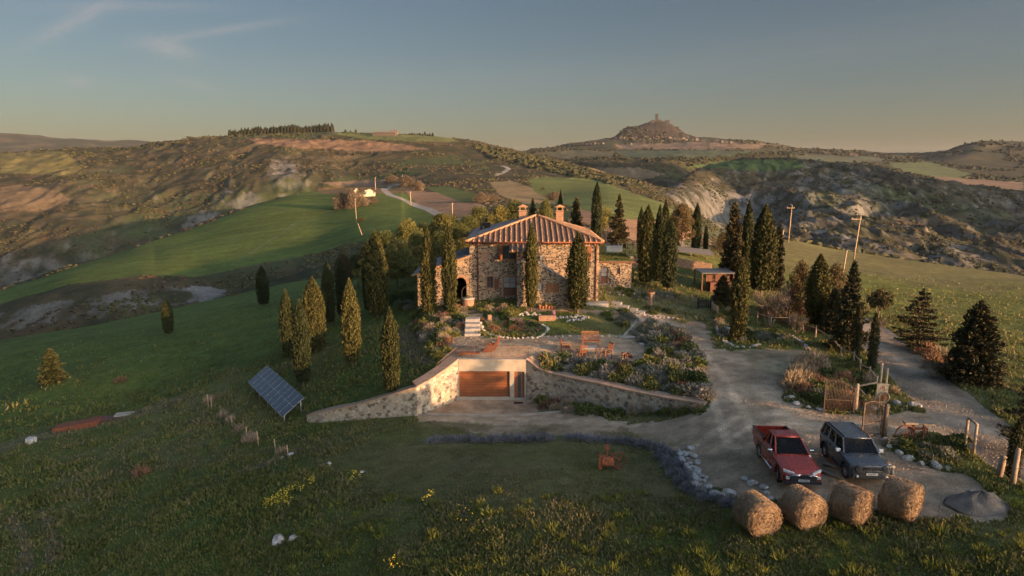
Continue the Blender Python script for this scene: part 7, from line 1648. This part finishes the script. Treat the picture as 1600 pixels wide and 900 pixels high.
fill_bed([(600, 468), (640, 455), (650, 470), (640, 486), (612, 480)], 14, [('grey', 2), ('green', 3)], (1.2, 2.0), 'on the slope below the side wing', .9)
fill_bed([(1440, 540), (1500, 570), (1490, 590), (1440, 560)], 9, [('russet', 3), ('straw', 1)], (1.2, 2.0), 'between the two roadside conifers', .9)
def line_pts(pts, step):
    P3 = [Vector(G(*q)) for q in pts]; out = []; L = 0
    for a, b in zip(P3[:-1], P3[1:]):
        n = max(1, int((b - a).xy.length / step)); out += [a.lerp(b, i / n) for i in range(n)]
    return out + [P3[-1]]
for p in line_pts([(671, 692), (700, 689), (780, 689), (860, 687), (930, 688), (1000, 694), (1035, 703)], .52):
    if rs.random() < .9: x, y = p.x + rs.uniform(-.12, .12), p.y + rs.uniform(-.18, .18); shrub('lavender', (x, y, Z(x, y) - .03), rs.uniform(.95, 1.35), 'in the long hedge across the front lawn', None)
for p in line_pts([(1040, 706), (1052, 725), (1062, 745), (1078, 765), (1105, 780), (1140, 787)], .42):
    for k in range(2): x, y = p.x + rs.uniform(-.35, .3), p.y + rs.uniform(-.3, .3); shrub('lavender', (x, y, Z(x, y) - .03), rs.uniform(.7, 1.1), 'in the hedge corner near the hay bales', None)
for x, y, k, w, wh in ((188, 596, 'russet', 1.5, 'alone on the left green slope'), (222, 742, 'russet', 1.4, 'alone on the lower left slope'), (326, 628, 'straw', 1.2, 'at the top end of the wire fence'), (360, 658, 'straw', 1.1, 'along the wire fence'), (392, 690, 'straw', 1.3, 'along the wire fence'), (440, 708, 'straw', 1.0, 'along the wire fence'), (348, 650, 'straw', .9, 'along the wire fence'), (376, 672, 'straw', 1.0, 'along the wire fence')):
    p = G(x, y); shrub(k, (p[0], p[1], p[2] - .05), w, wh, None)
# the 290 largest in view are things of their own; the small rest is one mass of low cover
sh_ = sorted([q for q in SHRUBS if q[0] != 'lavender'], key=lambda q: -q[4][0] / math.hypot(q[2][0], q[2][1]))
for q in sh_[:290] + [q for q in SHRUBS if q[0] == 'lavender']: shrub_object(*q)
V_, F_, MI_, mats_, k_ = [], [], [], [], 0
for kind, me, p, rz, sc_, where in sh_[290:]:
    co = np.empty(len(me.vertices) * 3, np.float32); me.vertices.foreach_get('co', co); co = co.reshape(-1, 3) * np.array(sc_); c_, s_ = math.cos(rz), math.sin(rz)
    V_.append(np.c_[co[:, 0] * c_ - co[:, 1] * s_ + p[0], co[:, 0] * s_ + co[:, 1] * c_ + p[1], co[:, 2] + p[2]]); nf = len(me.polygons); F_.append(np.arange(nf * 4).reshape(-1, 4) + k_); k_ += len(co)
    mm = np.empty(nf, np.int32); me.polygons.foreach_get('material_index', mm)
    for m_ in me.materials:
        if m_ not in mats_: mats_.append(m_)
    MI_.append(np.array([mats_.index(m_) for m_ in me.materials])[mm])
if V_:
    o = link('ground_cover', np_mesh('ground_cover', np.concatenate(V_), np.concatenate(F_), mats_, np.concatenate(MI_))); o['kind'] = 'stuff'; o['label'] = 'low small plants filling the gaps of the garden beds'
# stones
RK = [rock_mesh('stone', i) for i in range(8)]
M_ROCKW = simple('pale_rock', (.40, .36, .30), .9, var=.3, scale=3, bump=.4, dist=.03); RKW = [rock_mesh('stone', i + 20, M_ROCKW, .75) for i in range(5)]
def stone(x, y, s, label, group, pale=False, name='stone'):
    o = link(name, rs.choice(RKW if pale else RK), None, (x, y, Z(x, y) + s * .08)); o.rotation_euler = (rs.uniform(-.2, .2), rs.uniform(-.2, .2), rs.uniform(0, 6.28)); o.scale = (s * rs.uniform(.8, 1.3), s * rs.uniform(.8, 1.2), s * rs.uniform(.7, 1.1)); tag(o, label, 'stone', group)
def edging(pts, step, s, label, jit=.05, pale=False, rows=1):
    for p in line_pts(pts, step):
        for k in range(rows): stone(p.x + rs.uniform(-jit, jit), p.y + rs.uniform(-jit, jit), rs.uniform(*s), label, 'stones: ' + label, pale)
edging([(751, 505), (754, 515), (762, 522), (780, 527), (810, 529), (838, 528), (850, 523), (856, 514), (848, 508)], .34, (.28, .42), 'pale edging stone round the terrace bed beside the steps', pale=True)
edging([(856, 526), (890, 525.5), (930, 525), (962, 526)], .6, (.2, .34), 'small edging stone along the terrace side of the front lawn')
edging([(975, 524), (983, 516), (990, 506), (994, 499)], .36, (.26, .42), 'edging stone at the right corner of the front lawn', pale=True)
edging([(728, 520), (727, 510), (724, 500)], .3, (.3, .5), 'stone stacked on the left flank of the steps', .12, True, 2)
edging([(810, 492), (826, 490), (842, 492), (850, 497)], .26, (.25, .45), 'white rockery stone left of the broad front cypress', .35, True, 2)
edging([(872, 497), (890, 496), (908, 494), (918, 496), (905, 500), (885, 502)], .26, (.22, .4), 'white rockery stone below the broad front cypress', .25, True, 2)
edging([(975, 484), (1000, 491), (1030, 496), (1058, 498)], .42, (.25, .42), 'edging stone between side lawn and drive')
edging([(952, 458), (975, 462), (1000, 464)], .45, (.25, .45), 'low stone of the planting under the annex cypresses')
edging([(1003, 538), (1018, 552), (1022, 562)], .4, (.25, .45), 'stone along the terrace edge of the big shrub bed')
edging([(1078, 530), (1092, 556), (1104, 585), (1106, 612)], .55, (.22, .4), 'stone along the drive side of the big shrub bed')
edging([(1119, 512), (1123, 522), (1135, 536), (1150, 543), (1172, 543), (1186, 539)], .42, (.28, .5), 'edging stone round the lone cypress bed by the drive')
edging([(1196, 536), (1215, 530), (1238, 526), (1252, 535), (1262, 545), (1273, 556), (1284, 567)], .5, (.28, .5), 'edging stone along the hedge behind the parking nook')
edging([(1233, 622), (1243, 632), (1262, 637), (1282, 641)], .75, (.4, .65), 'rounded boulder at the foot of the open gate bed')
edging([(1341, 640), (1352, 641), (1366, 640), (1384, 636), (1402, 632), (1424, 634), (1434, 636)], .6, (.45, .75), 'pale boulder along the verge under the entrance sign', pale=True)
edging([(1381, 689), (1390, 700), (1404, 710), (1420, 718), (1440, 725), (1462, 730), (1482, 734)], .55, (.38, .62), 'boulder edging the bed of the old cart', pale=True)
for k in range(46):
    t = rs.random(); a = Vector(G(1066 + 30 * t, 700 + 62 * t)); x, y = a.x + rs.uniform(-.45, .45) , a.y + rs.uniform(-.3, .3); stone(x, y, rs.uniform(.25, .55), 'flat grey stone heaped along the lavender hedge corner', 'stones heaped along the lavender hedge', rs.random() < .4)
edging([(1098, 768), (1112, 774), (1130, 776), (1146, 772)], .5, (.4, .75), 'larger rounded stone at the end of the lavender hedge', .15)
edging([(1168, 748), (1190, 765), (1205, 782)], .5, (.3, .6), 'stone beside the front wheel of the red pickup', .2)
for x, y, s, lb in ((458, 843, .62, 'single white boulder in the dark grass at the bottom left'), (436, 846, .8, 'flat grey rock left of the white boulder'), (452, 712, .5, 'pale rock at the lower end of the wire fence'), (441, 716, .35, 'small rock beside the lower fence stake'), (566, 738, .3, 'small pale rock at the lawn edge'), (514, 725, .4, 'rock in the eroded lawn edge')):
    p = G(x, y); stone(p[0], p[1], s, lb, None, lb.startswith('single'))
p = G(1138, 520); m = MB(); m.lathe([(.5, -.1), (.55, .35), (.45, .5), (.1, .55)], 14); tag(m.build('millstone_planter', M_ROCK, None, p), 'big squat stone in the lone cypress bed by the drive', 'stone')

# ---------------------------------------------------------------- masses nobody could count
def cover_class(x, y, z): return cover_at(x, y)
def stuff(name, label, v, f, mats, mi=None):
    o = link(name, np_mesh(name, v, f, mats, mi)); o['kind'] = 'stuff'; o['label'] = label; return o
# meadow grass in the foreground and round the yard
N = 560000; az = rng.uniform(-R(41), R(41), N); rr_ = 20.5 / (1 - rng.random(N) * (1 - 20.5 / 125)); X, Y = rr_ * np.sin(az), rr_ * np.cos(az); Zg = height(X, Y)
px_, py_ = project(X, Y, Zg); cc, kl = cover_class(X, Y, Zg); lum = fbm(X / 2.2, Y / 2.2, 3, 91); big = fbm(X / 9, Y / 9, 3, 61)
lawn = inpoly(gp([(500, 720), (660, 655), (1110, 645), (1130, 690), (1140, 780), (1000, 770), (760, 800), (560, 760)]), X, Y)
lawn |= inpoly(gp([(745, 480), (960, 480), (990, 500), (960, 525), (750, 520)]), X, Y)
ok = (kl == 0) & (rng.random(N) < np.where(lawn, .8, .35 + .65 * sstep(-.3, .3, lum))) & (rng.random(N) < 1 - sstep(60, 125, rr_) * .9) & (px_ > -30) & (px_ < 1630) & ~inpoly([(2.0, 52.6), (12.6, 43.9), (14.4, 46), (14.0, 55), (13.2, 62), (11.5, 63.5), (10.6, 61.5), (12.7, 58), (10.5, 51.3), (7, 50.8)], X, Y)
wy_ = np.interp(X, [p[0] for p in WALL], [p[1] for p in WALL]); ok &= ~((np.abs(X - (-1.3)) < 14.6) & (np.abs(Y - wy_ - .4) < .75))
X, Y, Zg, lum, big, lawn, rr_, cc = [q[ok] for q in (X, Y, Zg, lum, big, lawn, rr_, cc)]; n = len(X)
hgt = np.where(lawn, .055, .115) * (.6 + .8 * rng.random(n)) * (1 + .8 * np.clip(big + lum, -.4, .9)) * (.8 + np.minimum(rr_, 70) / 60)
v, f = cards(np.c_[X, Y, Zg + hgt * .42], np.tile([0, 0, 1.], (n, 1)), hgt * 1.25, .34, .45)
dry = cc[:, 0] / (cc[:, 1] + 1e-6); mi = np.where(rng.random(n) < np.clip((dry - .72) * 2.2, .06, .9), 1, 0)
G_L = leafmat('grass_blade', (.105, .120, .028), (.188, .190, .052), scale=.35, trans=.3); G_D = leafmat('dry_blade', (.15, .13, .06), (.27, .22, .11), scale=.35, trans=.3)
stuff('grass', 'tufted meadow grass over the slopes and lawns', v, f, [G_L, G_D], mi)
# taller tussocks catching the light in the foreground
C, U, S = [], [], []
for i in range(330):
    x, y = rs.uniform(430, 1600), rs.uniform(770, 905); p = G(x, y)
    if cover_class(np.array([p[0]]), np.array([p[1]]), np.array([p[2]]))[1][0] != 0: continue
    k = int(rs.uniform(18, 46)); s = rs.uniform(.12, .42); q = rng.normal(size=(k, 2)) * s * .45
    C.append(np.c_[p[0] + q[:, 0], p[1] + q[:, 1], np.full(k, p[2] + s * .45)]); U.append(np.c_[q[:, 0] * 2.2 / s * .4, q[:, 1] * 2.2 / s * .4, np.ones(k)]); S.append(np.full(k, s * 1.1))
v, f = cards(np.concatenate(C), np.concatenate(U), np.concatenate(S), .10, .25); stuff('grass_tussocks', 'taller yellowish grass tussocks in the foreground meadow', v, f, [leafmat('tussock', (.12, .14, .025), (.27, .26, .05), scale=.5, trans=.3)])
# yellow flowers
C = []
for poly, k in (([(415, 792), (440, 775), (470, 758), (490, 750), (494, 756), (470, 775), (455, 792), (432, 803)], 420), ([(540, 745), (560, 742), (566, 755), (548, 760)], 60), ([(658, 785), (674, 775), (680, 780), (664, 795)], 60), ([(700, 800), (770, 795), (770, 820), (710, 830)], 18), ([(600, 880), (630, 880), (630, 900), (600, 900)], 30), ([(408, 790), (420, 785), (418, 800), (408, 800)], 40)):
    pl = gp(poly); xs = [p[0] for p in pl]; ys = [p[1] for p in pl]; got = 0
    while got < k:
        x, y = rng.uniform(min(xs), max(xs), 400), rng.uniform(min(ys), max(ys), 400); m_ = inpoly(pl, x, y) & (fbm(x * .9, y * .9, 2, 5) > -.15); x, y = x[m_][:k - got], y[m_][:k - got]; got += len(x); C.append(np.c_[x, y, height(x, y) + rng.uniform(.2, .5, len(x))])
C = np.concatenate(C); v, f = cards(C, rng.normal(size=C.shape), .065, .9, .5); stuff('flowers', 'drifts of small yellow wild flowers in the meadow', v, f, [simple('yellow_petal', (.55, .43, .03), .6, var=.15)])
# gravel: loose pebbles on the drive
N = 60000; az = rng.uniform(-R(8), R(38), N); rr_ = 24 / (1 - rng.random(N) * (1 - 24 / 62)); X, Y = rr_ * np.sin(az), rr_ * np.cos(az); Zg = height(X, Y); cc, kl = cover_class(X, Y, Zg); ok = (kl > 0) & (kl < 4); X, Y, Zg = X[ok], Y[ok], Zg[ok]; n = len(X)
s = rng.uniform(.012, .036, n) * (.7 + rr_[ok] / 70); base = np.array([(1, 0, 0), (-.4, .8, 0), (-.5, -.7, 0), (.1, 0, .8)]); v = np.c_[X, Y, Zg][:, None, :] + base[None] * s[:, None, None] * (1 + .4 * rng.normal(size=(n, 4, 1))); tri = np.array([(0, 1, 3), (1, 2, 3), (2, 0, 3)]); f = (np.arange(n)[:, None, None] * 4 + tri[None]).reshape(-1, 3)
stuff('gravel', 'loose pebbles scattered over the drive and terrace', v.reshape(-1, 3), f, [simple('pebble', (.30, .25, .19), .9, var=.4, scale=30)])
# scrub on the hills
t_ = (1 + 5 ** .5) / 2; ico = np.array([(-1, t_, 0), (1, t_, 0), (-1, -t_, 0), (1, -t_, 0), (0, -1, t_), (0, 1, t_), (0, -1, -t_), (0, 1, -t_), (t_, 0, -1), (t_, 0, 1), (-t_, 0, -1), (-t_, 0, 1)]) / 1.9
icf = np.array([(0, 11, 5), (0, 5, 1), (0, 1, 7), (0, 7, 10), (0, 10, 11), (1, 5, 9), (5, 11, 4), (11, 10, 2), (10, 7, 6), (7, 1, 8), (3, 9, 4), (3, 4, 2), (3, 2, 6), (3, 6, 8), (3, 8, 9), (4, 9, 5), (2, 4, 11), (6, 2, 10), (8, 6, 7), (9, 8, 1)])
def scrub_field(N, rmin, rmax, size, seed, keep):
    az = rng.uniform(-R(39), R(39), N); lr = rng.uniform(math.log(rmin), math.log(rmax), N); r_ = np.exp(lr); X, Y = r_ * np.sin(az), r_ * np.cos(az); Zg = height(X, Y)
    cc, kl = cover_class(X, Y, Zg); px, py = project(X, Y, Zg); m_ = (kl == 4) & keep(X, Y, Zg, px, py, cc); X, Y, Zg, r_ = X[m_], Y[m_], Zg[m_], r_[m_]; n = len(X)
    s = (rng.uniform(*size, n)) * (.55 + r_ / 1500); R3 = 1 + .35 * rng.normal(size=(n, 12, 1)); sc3 = np.stack([rng.uniform(.8, 1.5, n), rng.uniform(.8, 1.5, n), rng.uniform(.5, .95, n)], 1)
    v = np.c_[X, Y, Zg][:, None, :] + ico[None] * R3 * sc3[:, None, :] * s[:, None, None] * .5; f = (np.arange(n)[:, None, None] * 12 + icf[None]).reshape(-1, 3); return v.reshape(-1, 3), f, X, Y, px[m_], py[m_]
clump = lambda X, Y, s, d: fbm(X / d, Y / d, 4, s)
v, f, *_ = scrub_field(170000, 170, 2300, (1.2, 3.2), 1, lambda X, Y, z, px, py, cc: (clump(X, Y, 201, 90) + .6 * clump(X, Y, 203, 30) + .12 * rng.normal(size=len(X)) > np.where(px > 1000, .08, .27)) & (cc.mean(1) < .16))
stuff('scrub', 'dark evergreen scrub over the eroded hills', v, f, [leafmat('scrub_dark', (.028, .034, .014), (.080, .074, .030), scale=.02)])
v, f, *_ = scrub_field(90000, 170, 2100, (1.2, 3.2), 2, lambda X, Y, z, px, py, cc: (clump(X, Y, 301, 120) + .6 * clump(X, Y, 303, 35) + .15 * rng.normal(size=len(X)) > .28) & (cc.mean(1) < .17))
stuff('brushwood', 'brown leafless brushwood over the eroded hills', v, f, [leafmat('scrub_brown', (.055, .042, .025), (.12, .085, .048), scale=.02)])
v, f, *_ = scrub_field(60000, 1500, 3600, (3, 6), 3, lambda X, Y, z, px, py, cc: (clump(X, Y, 401, 260) + .4 * clump(X, Y, 403, 70) > .10))
stuff('far_wood', 'dark woods and hedges on the distant plateau and slopes', v, f, [leafmat('wood_far', (.026, .032, .016), (.085, .068, .034), scale=.01)])
# wooded shoulder of the hill behind the house
sh = [(735, 224), (800, 238), (900, 262), (1000, 286), (1000, 296), (920, 282), (830, 262), (760, 244)]
v, f, *_ = scrub_field(50000, 600, 1600, (5, 8), 4, lambda X, Y, z, px, py, cc: inpoly(sh, px, py)); stuff('hill_wood', 'dark conifer wood along the shoulder of the middle hill', v, f, [leafmat('wood_dark', (.028, .036, .016), (.095, .080, .032), scale=.02)])
